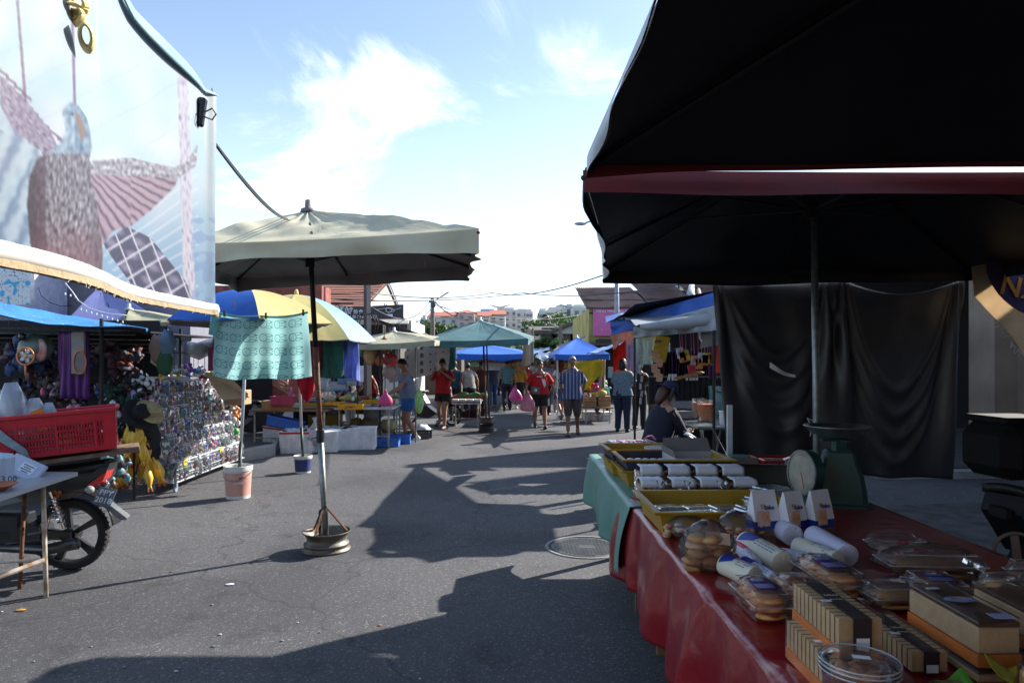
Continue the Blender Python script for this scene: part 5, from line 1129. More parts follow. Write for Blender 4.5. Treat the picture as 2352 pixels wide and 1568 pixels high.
bunch('toy_cluster','dark hanging toys at the left under the awning','toys',P(110,850,8.7),.2,[dk,mat('dim blue')],14,15)
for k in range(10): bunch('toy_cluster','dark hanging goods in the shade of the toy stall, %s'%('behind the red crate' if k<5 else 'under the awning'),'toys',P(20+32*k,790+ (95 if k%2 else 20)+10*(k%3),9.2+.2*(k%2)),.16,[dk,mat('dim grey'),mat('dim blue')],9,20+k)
for k in range(9):
    q=[(400,852),(425,845),(445,856),(470,862),(492,868),(412,868),(455,850),(500,880),(385,862)][k]; cc=pkcols[(k*4+2)%9]
    bunch('toy_pile','%s and white toys piled on top of the wire rack, %s from the near end'%(cc[0],['first','second','third','fourth','fifth','sixth','seventh','eighth','ninth'][k]),'toys',P(q[0],q[1],9.0+.15*k),.09,[mat('toy '+cc[0],cc[1]),wg],8,40+k,(1.2,1.2,.8),'toys piled on top of the rack')
for k in range(9):
    q=[(525,905),(530,930),(520,965),(535,985),(505,945),(515,990),(528,1010),(538,955),(500,1010)][k]; cc=pkcols[(k*5+5)%9]
    bunch('toy_pile',('%s and white toys at the far end of the rack, %s from top'%(cc[0],['first','second','third','fifth','fourth','sixth','eighth','seventh','ninth'][k])).replace('white and white','white'),'toys',P(q[0],q[1],10.6),.13,[mat('toy '+cc[0],cc[1]),wg,mat('toy orange',dict(pkcols)['orange'])],9,60+k,(1,1,1),'toys at the far end of the rack')
# big inflatable fish, fan toy, purple bags
t=thing('toy_fan','orange rimmed toy fan with pale blades, left of the stall','toy fan',P(58,820,7.2)); q=P(58,818,7.2); mb=MB(); mb.tube([q+V((.09*math.cos(2*PI*k/24),0,.09*math.sin(2*PI*k/24))) for k in range(24)],.008,6,closed=True); mb.tube([q+V((0,0,-.09)),q+V((0,0,-.2))],.009,6); mb.tube([q+V((-.085,0,0)),q+V((.085,0,0))],.004,4); mb.tube([q+V((0,0,-.085)),q+V((0,0,.085))],.004,4); mb.build('ring_guard',mat('orange toy',(.75,.25,.06),.4),t,smooth=True)
for k in range(5):
    a=2*PI*k/5; mb=MB(); mb.ball(q+V((.045*math.cos(a),.01,.045*math.sin(a))),(.03,.004,.022),M=Matrix.Rotation(-a,3,'Y')); mb.build('blade',mat('pale blade',(.5,.55,.6),.3),t,smooth=True)
mb=MB(); mb.ball(q,(.018,.018,.018)); mb.build('fan_hub',yel,t,smooth=True)
t=thing('inflatable_toy','dim inflatable animal with round eyes and red-rimmed white mouth hanging under the awning','inflatable',P(90,800,7.9)); q=P(82,800,7.9)
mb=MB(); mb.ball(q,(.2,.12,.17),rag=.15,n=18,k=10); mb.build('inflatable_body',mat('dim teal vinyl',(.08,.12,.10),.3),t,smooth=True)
for s in(-1,1): mb=MB(); mb.ball(q+V((-.05-.02*s,-.12,.03+.1*s)),(.045,.03,.045),n=16,k=9); mb.build('eye',blg,t,smooth=True)
mb=MB(); mb.lathe([(.04,0),(.09,.01),(.1,.03),(.06,.04)],q+V((.12,-.06,-.02)),18,M=Matrix.Rotation(PI/2,3,'X'),sx=.7,sy=1.3); mb.build('mouth',mat('dim red white',(.45,.38,.36),.5,sub=(.4,.04,.04),scale=9,var=.5),t,smooth=True)
pb=mat('purple satin',(.10,.015,.16),.5,var=.3,scale=5)
o=hang('gift_bag','purple hanging wrapping behind the long oval-window bag','bag',P(133,760,7.9),P(205,762,7.9),.78,pb,4,.03)
t=thing('gift_bag','long grey and orange hanging bag with a dark oval window under the awning','bag',P(185,860,7.8)); mb=MB(); mb.bbox(P(180,810,7.8),(.15,.03,.48)); mb.build('bag_body',mat('grey bag',(.25,.24,.25),.6,var=.2),t)
mb=MB(); mb.lathe([(0,0),(.062,0),(.062,.004),(0,.004)],P(183,832,7.78),24,M=Matrix.Rotation(PI/2,3,'X'),sy=1.9); mb.build('oval_window',mat('grey window',(.12,.12,.14),.3),t)
mb=MB(); mb.tube([P(183,832,7.77)+V((.07*math.cos(a),0,.13*math.sin(a))) for a in [2*PI*k/28 for k in range(28)]],.008,5,closed=True); mb.build('orange_outline',c('orange'),t)
# cardboard flap, cyan bag, purple tote bag, plastic rolls
t=thing('cardboard_box','open cardboard box with a big flap tilted over the far end of the rack','box',P(520,885,9.8))
cbm=mat('corrugated board',(.48,.40,.28),.8,var=.15); mb=MB(); mb.poly([P(468,855,9.3),P(520,858,9.3),P(572,912,9.9),P(510,918,9.5)]); mb.build('flap',cbm,t,solid=.012)
mb=MB(); mb.poly([P(525,862,9.9),P(570,905,9.95),P(560,925,10.2),P(520,880,10.2)]); mb.build('flap',c('cardboard'),t,solid=.01); MB().bbox(P(548,912,10.3),(.28,.3,.22)).build('box_wall',c('cardboard'),t)
t=thing('tote_bag','dark pink square tote bag hanging left of the rabbit towel','bag',P(497,815,8.9)); mb=MB(); mb.bbox(P(498,825,8.9),(.2,.09,.31)); mb.build('bag_body',mat('dark pink bag',(.22,.015,.08),.5,var=.5,scale=14,sub=(.08,.01,.05)),t); mb=MB(); mb.tube([P(488,798,8.87),P(492,772,8.87),P(500,765,8.87),P(508,780,8.87),P(512,798,8.87)],.009,6); mb.build('strap',mat('dark pink bag'),t)
t=thing('plastic_roll','rolled clear plastic sheet hung under the magenta umbrella edge','plastic sheet',P(440,800,8.7)); mb=MB()
for k in range(4): mb.tube([P(430,792+5*k,8.9),P(455,801+4*k,8.9),P(490,785+5*k,9.1)],[.05,.08,.06],9)
mb.build('sheet_roll',film('roll film',.5,(.6,.6,.64),.2),t,smooth=True)
for k,(u,v,cc,nm) in enumerate(((383,790,(.12,.2,.3),'grey blue'),(378,830,(.03,.10,.05),'dark green'),(362,800,(.25,.17,.15),'dusty pink'))):
    q=P(u,v,8.3); mb=MB(); mb.ball(q,(.10,.07,.17),rag=.25,n=16,k=9,seed=k); tag(mb.build('plush_toy',mat(nm+' plush',cc,.9),None,smooth=True),nm+' plush shape hanging above the near end of the rack','plush toy','plush toys under the magenta umbrella')
mb=MB(); mb.poly([P(348,800,8.35),P(362,790,8.4),P(386,826,8.4),P(372,850,8.35),P(345,832,8.3)]); tag(mb.build('cardboard_sheet',cbm,None,solid=.008),'loose cardboard sheet under the magenta umbrella, left of the green plush','cardboard')
mb=MB(); mb.bbox(P(428,778,8.6),(.12,.05,.06)); tag(mb.build('hanging_sign',c('grey'),None),'small grey box hanging below the magenta umbrella','box')
skinm=c('skin',.55); skint=c('tan skin',.55); hairm=mat('hair',(.014,.011,.010),.5,spec=.4); 
def skin_mesh(verts,edges,radii,roots,sub=1):
    me=bpy.data.meshes.new('b'); me.from_pydata(verts,edges,[]); o=bpy.data.objects.new('b',me); COL.objects.link(o)
    md=o.modifiers.new('s','SKIN'); md.use_smooth_shade=True
    for i,r in enumerate(radii):
        d=me.skin_vertices[0].data[i]; d.radius=(r,r) if not isinstance(r,tuple) else r; d.use_root=(i in roots)
    s2=o.modifiers.new('u','SUBSURF'); s2.levels=sub; s2.render_levels=sub
    dg=bpy.context.evaluated_depsgraph_get(); dg.update(); ev=o.evaluated_get(dg); m=ev.to_mesh(); vs=[v.co.copy() for v in m.vertices]; fs=[tuple(p.vertices) for p in m.polygons]; ev.to_mesh_clear()
    bpy.data.objects.remove(o); bpy.data.meshes.remove(me); return vs,fs
WALK=dict(L=((.10,.16,.50),(.10,.20,.09)),Rr=((-.10,.06,.49),(-.10,-.26,.16)))
STAND=dict(L=((.10,.02,.48),(.11,0,.08)),Rr=((-.10,.02,.48),(-.11,-.02,.08)))
def person(label,loc,face,H=1.65,fat=1.,legs=STAND,armL=None,armR=None,lean=0,shirt=None,sleeve=.6,hem=.88,bottom=None,blen=.3,shoes=None,hair='short',hat=None,skin=None,group=None,look=0,extra=None,bare=False,sandals=False,seat=0,bwide=1.,hairc=None,collar=False,head_tilt=0):
    """local frame: +y is forward, x to the person's left... mirrored as needed; face = rotation about z"""
    skin=skin or skinm; k=H/1.70; loc=V(loc); t=thing('person',label,'person',loc,group); Mr=Matrix.Rotation(face,3,'Z')
    def bendp(p):
        p=V(p)
        if p.z>.9:
            dz=p.z-.9; a=lean; p=V((p.x,p.y*math.cos(a)+dz*math.sin(a),.9+dz*math.cos(a)-p.y*math.sin(a)))
        return p
    def W(p,b=True):
        q=bendp(p) if b else V(p); q.z-=seat; return loc+Mr@(q*k)
    f=fat; sh=.175+.02*(f-1)*3
    aL=armL or ((.25*f**.5,-.02,1.13),(.27*f**.5,.06,.90)); aR=armR or ((-.25*f**.5,-.02,1.13),(-.27*f**.5,.04,.90))
    J=[(0,0,.93),(0,.0,1.10),(0,.01,1.27),(0,0,1.40),(0,.015,1.49),(0,.02,1.55)]
    Rd=[(.13*f,.11*f),(.125*f,.10*f),(.14*f,.10*f),(.07,.06),(.052,.052),(.05,.05)]
    E_=[(0,1),(1,2),(2,3),(3,4),(4,5)]; Rd=[tuple(a*k for a in r) for r in Rd]
    P_=[W(p) for p in J]
    def chain(pts,rs,root):
        prev=root
        for p,r in zip(pts,rs):
            P_.append(p); Rd.append((r*k,r*k)); E_.append((prev,len(P_)-1)); prev=len(P_)-1
    ends=[]
    for s,arm in((1,aL),(-1,aR)):
        e,w=[V(x) for x in arm]; shp=V((s*sh,0,1.375)); pts=[W(shp),W(shp.lerp(e,.55)),W(e),W(e.lerp(w,.6)),W(w)]
        chain(pts,[.058*f**.5,.05*f**.5,.041,.036,.026],3); ends.append((pts[2],pts[4]))
    feet=[]
    for s,key in((1,'L'),(-1,'Rr')):
        kn,an=[V(x) for x in legs[key]]; hp=V((s*.095*f**.5,0,.88)); pts=[W(hp,0),W(hp.lerp(kn,.55),0),W(kn,0),W(kn.lerp(an,.4),0),W(an,0)]
        chain(pts,[.088*f,.075*f,.055*f**.6,.055*f**.6,.036],0); feet.append((W(kn,0),W(an,0),an))
    vs,fs=skin_mesh([tuple(p-loc) for p in P_],E_,Rd,[0])
    mb=MB(); mb.v=[v+loc for v in vs]; mb.f=fs; mb.m=[0]*len(fs)
    # head
    hc=W((0,.03,1.60)); Mh=Mr@Matrix.Rotation(look,3,'Z')@Matrix.Rotation(-lean-head_tilt,3,'X')
    def Hd(x,y,z): return hc+Mh@(V((x,y,z))*k)
    o0=len(mb.v); n,kk=18,12
    for i in range(kk+1):
        th=PI*i/kk
        for j in range(n):
            a=2*PI*j/n; x=.074*math.sin(th)*math.cos(a); y=.092*math.sin(th)*math.sin(a); z=-.112*math.cos(th)
            if z<0: x*=1-.28*(z/-.112)**1.5; y=y*(1-.12*(z/-.112)) + .01*(z/-.112)
            if z>0 and y>0: y*=.95
            mb.v.append(Hd(x,y,z))
    for i in range(kk):
        for j in range(n): mb.f.append((o0+i*n+j,o0+i*n+(j+1)%n,o0+(i+1)*n+(j+1)%n,o0+(i+1)*n+j)); mb.m.append(0)
    mb.add([Hd(-.008,.088,.012),Hd(.008,.088,.012),Hd(.017,.088,-.03),Hd(-.017,.088,-.03),Hd(0,.115,-.026)],[(0,1,4),(1,2,4),(2,3,4),(3,0,4)],0)
    for s in(-1,1): mb.ball(Hd(s*.076,-.004,-.012),(.009*k,.02*k,.03*k),0,8,6,M=Mh.to_4x4())
    for s in(-1,1):
        mb.ball(Hd(s*.03,.080,.012),(.011*k,.006*k,.006*k),1,8,5,M=Mh.to_4x4()); mb.box(Hd(s*.03,.083,.032),(.03*k,.006*k,.006*k),1,M=Mh)
    mb.ball(Hd(0,.087,-.058),(.024*k,.007*k,.007*k),2,10,5,M=Mh.to_4x4())
    # hands: palm, four curled fingers, thumb
    for (el,wr_) ,s in zip(ends,(1,-1)):
        d=(wr_-el).normalized(); side=(Mr@V((0,1,0))); side=(side-d*side.dot(d)).normalized(); out=d.cross(side)
        pc=wr_+d*.045*k; Mp=Matrix((side,out,d)).transposed()
        mb.ball(pc,(.036*k,.016*k,.052*k),0,10,7,M=Mp.to_4x4())
        for q in range(4):
            b=wr_+d*.088*k+side*(.027-.018*q)*k; L1=(.034,.04,.037,.028)[q]*k; inn=-out*s
            mb.tube([b-d*.012*k,b+d*L1,b+d*L1*1.5+inn*L1*.7,b+d*L1*1.5+inn*L1*1.4],[.0088*k,.0085*k,.0078*k,.006*k],6,0)
        b=wr_+d*.03*k+side*.03*k; mb.tube([b-side*.01*k,b+side*.026*k+d*.015*k,b+side*.032*k+d*.045*k-out*s*.012*k],[.011*k,.010*k,.008*k],6,0)
    # bare feet inside shoes
    for kn,an,_ in feet:
        fw=(Mr@V((0,1,0))); pitch=0
        sh_=(an-kn).normalized(); ff=(fw-sh_*fw.dot(sh_)).normalized(); 
        mb.tube([an-ff*.03*k+sh_*.03*k,an+ff*.04*k+sh_*.035*k,an+ff*.12*k+sh_*.055*k,an+ff*.17*k+sh_*.06*k],[.04*k,.038*k,.032*k,.02*k],8,0)
    mb.build('body',[skin,hairm,mat('lips',(.25,.08,.07),.5)],t,smooth=True)
    # shoes
    if shoes is not None:
        for kn,an,_ in feet:
            m2=MB(); fw=(Mr@V((0,1,0))); sh_=(an-kn).normalized(); ff=(fw-sh_*fw.dot(sh_)).normalized()
            if sandals:
                sd_=ff.cross(sh_); c0=an+sh_*.085*k; m2.prism([c0-ff*.07*k-sd_*.035*k,c0-ff*.07*k+sd_*.035*k,c0+ff*.19*k+sd_*.042*k,c0+ff*.19*k-sd_*.042*k],sh_*.018*k)
                m2.tube([c0+ff*.05*k-sd_*.045*k,c0+ff*.11*k-sh_*.055*k,c0+ff*.05*k+sd_*.045*k],.009*k,6); m2.build('sandal',shoes,t)
            else:
                m2.tube([an-ff*.055*k+sh_*.03*k,an-ff*.02*k+sh_*.04*k,an+ff*.06*k+sh_*.048*k,an+ff*.14*k+sh_*.058*k,an+ff*.20*k+sh_*.064*k],[.038*k,.05*k,.046*k,.042*k,.022*k],10); m2.build('shoe',shoes,t,smooth=True)
    def loftring(mb,c0,rx,ry,n=22,off=0):
        return [W((c0[0]+rx*math.cos(2*PI*j/n),c0[1]+ry*math.sin(2*PI*j/n)+.0,c0[2])) for j in range(n)]
    def loft(rings,m=None):
        q=m or MB(); n=len(rings[0]); o=[p for r in rings for p in r]; q.add(o,[(i*n+j,i*n+(j+1)%n,(i+1)*n+(j+1)%n,(i+1)*n+j) for i in range(len(rings)-1) for j in range(n)]); return q
    if shirt is not None:
        rg=[(hem,.178*f*bwide,.135*f),(hem+.06,.172*f*bwide,.135*f),(1.05,.163*f,.128*f),(1.20,.178*f,.128*f),(1.32,.195*f**.6,.118*f**.5),(1.395,.165*f**.4,.09),(1.44,.085,.07),(1.462,.065,.06)]
        m=loft([loftring(None,(0,.005,z),a,b) for z,a,b in rg])
        n=len(m.v)
        for i,v in enumerate(m.v):
            z=rg[i//22][0]; w=.010*math.sin(i*2.1)*(1.2-z)*1.6 if z<1.2 else 0; m.v[i]=v+V((w,w*.5,0))+V((mn.noise(v*9)*.012,mn.noise(v*9+V((5,0,0)))*.012,0))
        for s,arm in((1,aL),(-1,aR)):
            e,w_=[V(x) for x in arm]; a=V((s*(sh-.035),0,1.365)); r0=.075*f**.5
            if sleeve<=1: pts=[W(a),W(a.lerp(e,.25)),W(a.lerp(e,sleeve*.7)),W(a.lerp(e,sleeve))]; rr=[r0*.95,r0,r0*.95,r0*.95]
            else: pts=[W(a),W(a.lerp(e,.4)),W(e),W(e.lerp(w_,sleeve-1))]; rr=[r0*.95,r0*.95,r0*.72,r0*.6]
            m.tube(pts,[x*k for x in rr],14,cap=False)
        so_=m.build('shirt',shirt,t,smooth=True)
        if collar: loft([loftring(None,(0,.01,1.445),.075,.068),loftring(None,(0,.015,1.475),.085,.08),loftring(None,(0,.015,1.44),.1,.09)]).build('collar',shirt,t,smooth=True)
    if bottom is not None:
        m=loft([loftring(None,(0,0,z),a,b) for z,a,b in((.80,.168*f,.125*f),(.88,.172*f,.132*f),(.98,.165*f,.125*f))])
        for s,key in((1,'L'),(-1,'Rr')):
            kn,an=[V(x) for x in legs[key]]; hp=V((s*.088*f**.5,0,.86))
            if blen<=1: pts=[hp,hp.lerp(kn,blen*.5),hp.lerp(kn,blen)]; rr=[.103*f,.1*f*bwide,.105*f**.7*bwide]
            else: pts=[hp,hp.lerp(kn,.5),kn,kn.lerp(an,(blen-1)*.5),kn.lerp(an,blen-1)]; rr=[.103*f,.095*f,.078*f**.6,.075,.072]
            m.tube([W(p,0) for p in pts],[x*k for x in rr],14,cap=False)
        m.build('trousers' if blen>1.3 else 'shorts',bottom,t,smooth=True)
    # hair / hat
    hm=hairc or hairm
    if hair:
        m=MB(); o0=0; n,kk=18,8; low={'short':.56,'long':.62,'bun':.58,'crop':.5,'bald':.4}[hair]
        for i in range(kk+1):
            for j in range(n):
                a=2*PI*j/n; back=.5-.5*math.sin(a); th=PI*(low+.16*back-(.17*(1-back)))*i/kk
                m.v.append(Hd(.081*math.sin(th)*math.cos(a)*1.03,.100*math.sin(th)*math.sin(a)*1.0-.004,.122*math.cos(th)+.004+.006*mn.noise(V((a*3,th*4,H)))))
        for i in range(kk):
            for j in range(n): m.f.append((i*n+j,i*n+(j+1)%n,(i+1)*n+(j+1)%n,(i+1)*n+j)); m.m.append(0)
        if hair=='long': m.ball(Hd(0,-.055,-.05),(.085*k,.06*k,.15*k),0,16,10,M=Mh.to_4x4(),rag=.12)
        if hair=='bun': m.ball(Hd(0,-.115,.0),(.04*k,.04*k,.04*k),0,12,8)
        m.build('hair',hm,t,smooth=True,solid=.006)
    if hat: hat(t,Hd,Mh,k)
    if extra: extra(t,W,Hd,Mr,k)
    return t
def cap_hat(mt,brim=.0,full=False):
    def f(t,Hd,Mh,k):
        m=MB(); m.lathe([(.09*k,-.01),(.088*k,.03*k),(.07*k,.07*k),(.03*k,.09*k),(0,.093*k)],Hd(0,-.002,.045),20,M=Mh,sy=1.12); 
        if full: m.lathe([(.089*k,.0),(.13*k,-.02*k),(.16*k,-.045*k)],Hd(0,-.002,.045),24,M=Mh,sy=1.1,cap=False)
        else: m.grid(lambda u,v: Hd(-.065+.13*u,.075+ .075*v*math.sin(PI*u)**.5,.045-.012*v),10,3)
        m.build('hat',mt,t,smooth=True,solid=.003)
    return f
def bagstrap(t,W,pts,bagc,sz,mt,name='shoulder_bag',strap=None):
    pass
# materials
def cl(n,col,**k): return mat(n,col,.85,var=k.pop('var',.3),scale=k.pop('scale',9),bump=.9,bscale=14,**k)
# distances from where the feet meet the road
def at(u,v): return G(u,v)
TW=PI # facing the camera
def cbag(q,r,h):
    m=MB(); pr=[(0,0),(r*.7,.01),(r*.95,h*.12),(r,h*.3),(r*.82,h*.55),(r*.42,h*.78),(r*.2,h*.9)]; m.lathe(pr,q,16,sy=.6,cap=False)
    m.v=[v+V((wob(v.x*9,v.y*9,v.z*9)*.04,0,wob(v.z*9,v.x*9)*.02)) for v in m.v]
    for s_ in(-1,1): m.tube([V(q)+V((s_*r*.18,0,h*.88)),V(q)+V((s_*r*.10,0,h*1.0)),V(q)+V((0,0,h*1.12))],.012,5)
    return m
# 1 grey-blue shirt, blue shorts, seen from his left side, green bag on his back
def ex(t,W,Hd,Mr,k):
    MB().tube([W((-.15,.05,1.42)),W((-.02,.135,1.2)),W((.14,.02,.95))],.014,6).build('bag_strap',c('navy'),t)
    MB().tube([W((-.15,.05,1.42)),W((-.06,-.14,1.3)),W((.08,-.16,1.15))],.014,6).build('bag_strap',c('navy'),t)
person('man in grey-blue T-shirt and blue shorts, bending over the vegetable table',at(938,1010),PI/2+.25,1.66,1.3,legs=dict(L=((.12,.08,.48),(.13,.04,.08)),Rr=((-.10,.04,.48),(-.11,-.16,.08))),armL=((.24,.13,1.12),(.20,.38,1.03)),armR=((-.24,.15,1.12),(-.18,.40,1.03)),lean=.14,shirt=cl('grey blue jersey',(.16,.19,.27)),bottom=cl('royal blue cloth',(.02,.10,.32)),blen=.62,shoes=c('white plastic'),hair='crop',head_tilt=.35,extra=ex)
q=at(962,1010); t=thing('shoulder_bag','lime green cloth bag slung behind the man in blue shorts','bag',q+V((-.02,0,.62))); mb=MB(); mb.ball(P(963,922,13.6),(.09,.13,.24),rag=.12,n=18,k=12); mb.build('bag_body',cl('lime cloth',(.38,.55,.05),var=.5,sub=(.1,.35,.3)),t,smooth=True)
# 2 woman red shirt
person('woman in red T-shirt and black shorts, stepping left, hands raised to her face',at(1018,985),PI-.35,1.66,1.12,legs=dict(L=((.10,.04,.49),(.24,-.30,.22)),Rr=((-.08,.08,.48),(-.08,.10,.08))),armL=((.34,.10,1.18),(.14,.24,1.38)),armR=((-.34,.1,1.18),(-.14,.24,1.36)),shirt=cl('red jersey',(.48,.01,.012)),sleeve=.75,bottom=c('black cloth',.8),blen=.5,shoes=c('black plastic'),sandals=True,hair='bun',head_tilt=.2,bwide=1.05)
# 3 man red shirt facing camera with grey bag
def ex(t,W,Hd,Mr,k):
    mb=MB(); mb.bbox(W((.13,.17,.98)),(.19,.07,.17),rz=.1,b=.03); mb.build('sling_bag',cl('grey nylon',(.12,.13,.14)),t); MB().tube([W((.12,.16,1.05)),W((0,.15,1.22)),W((-.13,.09,1.42)),W((-.15,-.1,1.3))],.012,6).build('bag_strap',c('black plastic'),t)
    mb=MB(); mb.lathe([(0,0),(.035,0),(.035,.006),(0,.006)],W((.13,.21,.99)),16,M=Matrix.Rotation(PI/2,3,'X')); mb.build('bag_badge',c('white plastic'),t)
    mb=MB(); mb.poly([W((-.02,.165,1.28)),W((-.11,.16,1.26)),W((-.13,.17,1.12)),W((-.09,.175,1.05)),W((-.05,.175,1.16))]); mb.box(W((.03,.16,1.33)),(.13,.004,.022)); mb.build('shirt_print',c('white plastic'),t)
person('man in red printed T-shirt and black shorts with grey sling bag',at(1240,984),PI+.1,1.60,1.32,legs=dict(L=((.11,-.02,.47),(.10,-.20,.14)),Rr=((-.11,.05,.47),(-.11,.14,.08))),armL=((.33,.0,1.12),(.38,.12,.92)),armR=((-.33,-.02,1.12),(-.40,.05,.90)),shirt=cl('red jersey',(.48,.01,.012)),sleeve=.85,bottom=c('black cloth',.8),blen=.72,shoes=c('black plastic'),hair='crop',extra=ex,bwide=1.08)
t=thing('carrier_bag','pink see-through carrier bag held by the man in red printed T-shirt','bag',P(1213,935,15.7)-V((0,0,.2))); mb=cbag(P(1213,945,15.6),.17,.42); mb.build('bag_body',mat('pink film',(.65,.22,.3),.3,alpha=.8),t,smooth=True)
# 4 man striped shirt
stshirt=mat('striped shirt',(.045,.06,.17),.85,var=.2,stripe=(0,.075,(.30,.32,.42),.28))
person('older man in navy vertically striped shirt and brown knee shorts walking toward the camera',at(1315,1000),PI-.05,1.70,1.12,legs=dict(L=((.10,.06,.48),(.10,.12,.08)),Rr=((-.10,0,.48),(-.12,-.26,.17))),armL=((.27,-.09,1.14),(.22,-.14,.92)),armR=((-.27,-.09,1.14),(-.22,-.16,.92)),shirt=stshirt,sleeve=.9,hem=.80,bottom=cl('brown cotton',(.07,.055,.05)),blen=1.12,shoes=c('black plastic'),sandals=True,hair='crop',collar=True,bwide=1.2,hairc=mat('grey hair',(.25,.25,.26),.6),skin=skint)
# 5 man green striped polo, from behind
gp=mat('green striped polo',(.07,.14,.14),.85,var=.2,stripe=(2,.05,(.13,.22,.2),.4))
person('man in green-grey striped polo and dark trousers walking away, seen from behind',at(1165,943),.05,1.70,1.05,legs=WALK,shirt=gp,sleeve=.8,bottom=cl('dark trousers',(.012,.014,.025)),blen=2,shoes=c('black plastic'),hair='short',armR=((-.26,-.02,1.13),(-.27,.02,.90)))
t=thing('carrier_bag','bright pink carrier bag held by the man in the green striped polo','bag',P(1183,918,22)-V((0,0,.1))); mb=cbag(P(1184,922,22),.22,.5); mb.build('bag_body',mat('hot pink film',(.75,.08,.3),.3),t,smooth=True)
# 6 woman yellow shirt, black skirt
def skirt(mt,z1):
    def ex(t,W,Hd,Mr,k):
        m=MB(); n=20; rs=[[W((r*math.cos(2*PI*j/n),r*.8*math.sin(2*PI*j/n),z)) for j in range(n)] for z,r in((.98,.16),(.85,.19),(z1,.24))]; o=[p for r in rs for p in r]; m.add(o,[(i*n+j,i*n+(j+1)%n,(i+1)*n+(j+1)%n,(i+1)*n+j) for i in range(2) for j in range(n)]); m.build('skirt',mt,t,smooth=True)
    return ex
person('woman in yellow top and long black skirt walking away beside the striped umbrella cloth',at(1193,938),-.2,1.62,1.05,shirt=cl('mustard jersey',(.5,.3,.03)),sleeve=1.4,hem=.95,shoes=c('white plastic'),hair='long',extra=skirt(c('black cloth',.8),.3))
person('person in coral top right of the yellow-topped woman',at(1212,930),.1,1.55,1.,shirt=cl('coral jersey',(.6,.08,.07)),bottom=cl('dark trousers',(.012,.014,.025)),blen=2,shoes=c('black plastic'),hair='short')
person('man in navy shirt and jeans standing behind the teal umbrella pole',at(1131,934),.4,1.68,1.15,shirt=cl('slate shirt',(.05,.06,.11)),bottom=c('denim',.9),blen=2,shoes=c('grey'),hair='short',armL=((.26,.1,1.15),(.16,.3,1.1)))
person('man in white T-shirt and denim shorts partly hidden behind the striped shirt man',at(1289,962),.35,1.66,1.08,legs=WALK,shirt=cl('white jersey',(.55,.56,.6)),bottom=c('denim',.9),blen=.8,shoes=c('grey'),hair='short',hairc=mat('brown hair',(.07,.03,.015),.6))
wc=mat('white helmet shell',(.72,.72,.74),.3)
person('man wearing a white helmet walking behind the red-shirted man',at(1252,952),PI,1.74,1.15,shirt=cl('pale blue shirt',(.3,.36,.5)),bottom=cl('dark trousers',(.012,.014,.025)),blen=2,shoes=c('black plastic'),hair='short',hat=lambda t,Hd,Mh,k:(lambda m:(m.ball(Hd(0,-.01,.05),(.115*k,.13*k,.11*k),n=18,k=10),m.build('helmet',wc,t,smooth=True)))(MB()),skin=skint)
person('woman in pale top with a shopping bag, behind the white T-shirt man',at(1268,946),PI,1.60,1.1,shirt=cl('pale pink blouse',(.5,.35,.38)),bottom=cl('grey print trousers',(.35,.36,.4),var=.5,scale=30),blen=2,shoes=c('grey'),hair='long')
# vendor side, left
person('bent vendor in brown-grey long shirt and sun hat serving at the vegetable table',at(806,990),-PI/2+2.9,1.58,1.12,lean=.18,legs=STAND,armL=((.24,.14,1.13),(.2,.36,1.0)),armR=((-.24,.14,1.13),(-.2,.36,1.0)),shirt=cl('mauve brown cotton',(.085,.065,.075)),sleeve=1.8,hem=.78,bottom=cl('pale patterned trousers',(.4,.36,.36),var=.5,scale=40),blen=1.95,shoes=c('grey'),hair='long',hat=cap_hat(cl('grey sun hat',(.25,.27,.3)),full=True),head_tilt=.3)
person('vendor in red shirt leaning forward among hanging bags, behind the vegetable table',at(858,975),PI*.75,1.55,1.05,lean=.45,shirt=cl('dark red shirt',(.3,.012,.012)),bottom=c('black cloth',.8),blen=2,shoes=c('black plastic'),hair='short',skin=skint,armL=((.24,.16,1.13),(.2,.38,1.05)),head_tilt=.3)
person('dark-clothed shopper between the red-shirted woman and the teal cloth',at(1043,955),-.2,1.62,1.15,shirt=cl('teal navy shirt',(.015,.05,.08)),bottom=c('black cloth',.8),blen=2,shoes=c('black plastic'),hair='short')
person('shopper in beige top bending over the vegetable crates, right of the teal cloth',at(1078,955),.3,1.60,1.2,lean=.3,shirt=cl('beige brown top',(.33,.29,.24),var=.4),bottom=c('black cloth',.8),blen=2,shoes=c('black plastic'),hair='bun',skin=skint)
person('dark-haired vendor in maroon behind the vegetable crates',at(1100,940),PI,1.60,1.1,shirt=cl('maroon top',(.08,.02,.025)),bottom=c('black cloth',.8),blen=2,shoes=c('black plastic'),hair='short',skin=skint)
# right side
blouse=mat('patterned blouse',(.17,.24,.28),.85,var=.75,scale=45,sub=(.05,.09,.13))
person('woman in blue-grey patterned blouse and navy trousers, back turned, at the clothes stall',at(1430,992),-.45,1.66,1.25,shirt=blouse,sleeve=.85,hem=.86,bottom=cl('navy trousers',(.012,.02,.05)),blen=2,shoes=c('black plastic'),hair='long',armR=((-.25,.10,1.13),(-.14,.3,1.08)),armL=((.26,.08,1.13),(.14,.28,1.08)),bwide=1.1)
person('dark figure with black hair standing in shade right of the patterned blouse',at(1468,985),-.6,1.60,1.05,shirt=c('black cloth',.8),bottom=c('black cloth',.8),blen=2,shoes=c('black plastic'),hair='long',armL=((.25,.1,1.13),(.14,.3,1.1)))
SIT=dict(L=((.14,.42,.86),(.14,.40,.46)),Rr=((-.14,.42,.86),(-.14,.40,.46)))
hcap=cl('dark blue bucket hat',(.012,.018,.06))
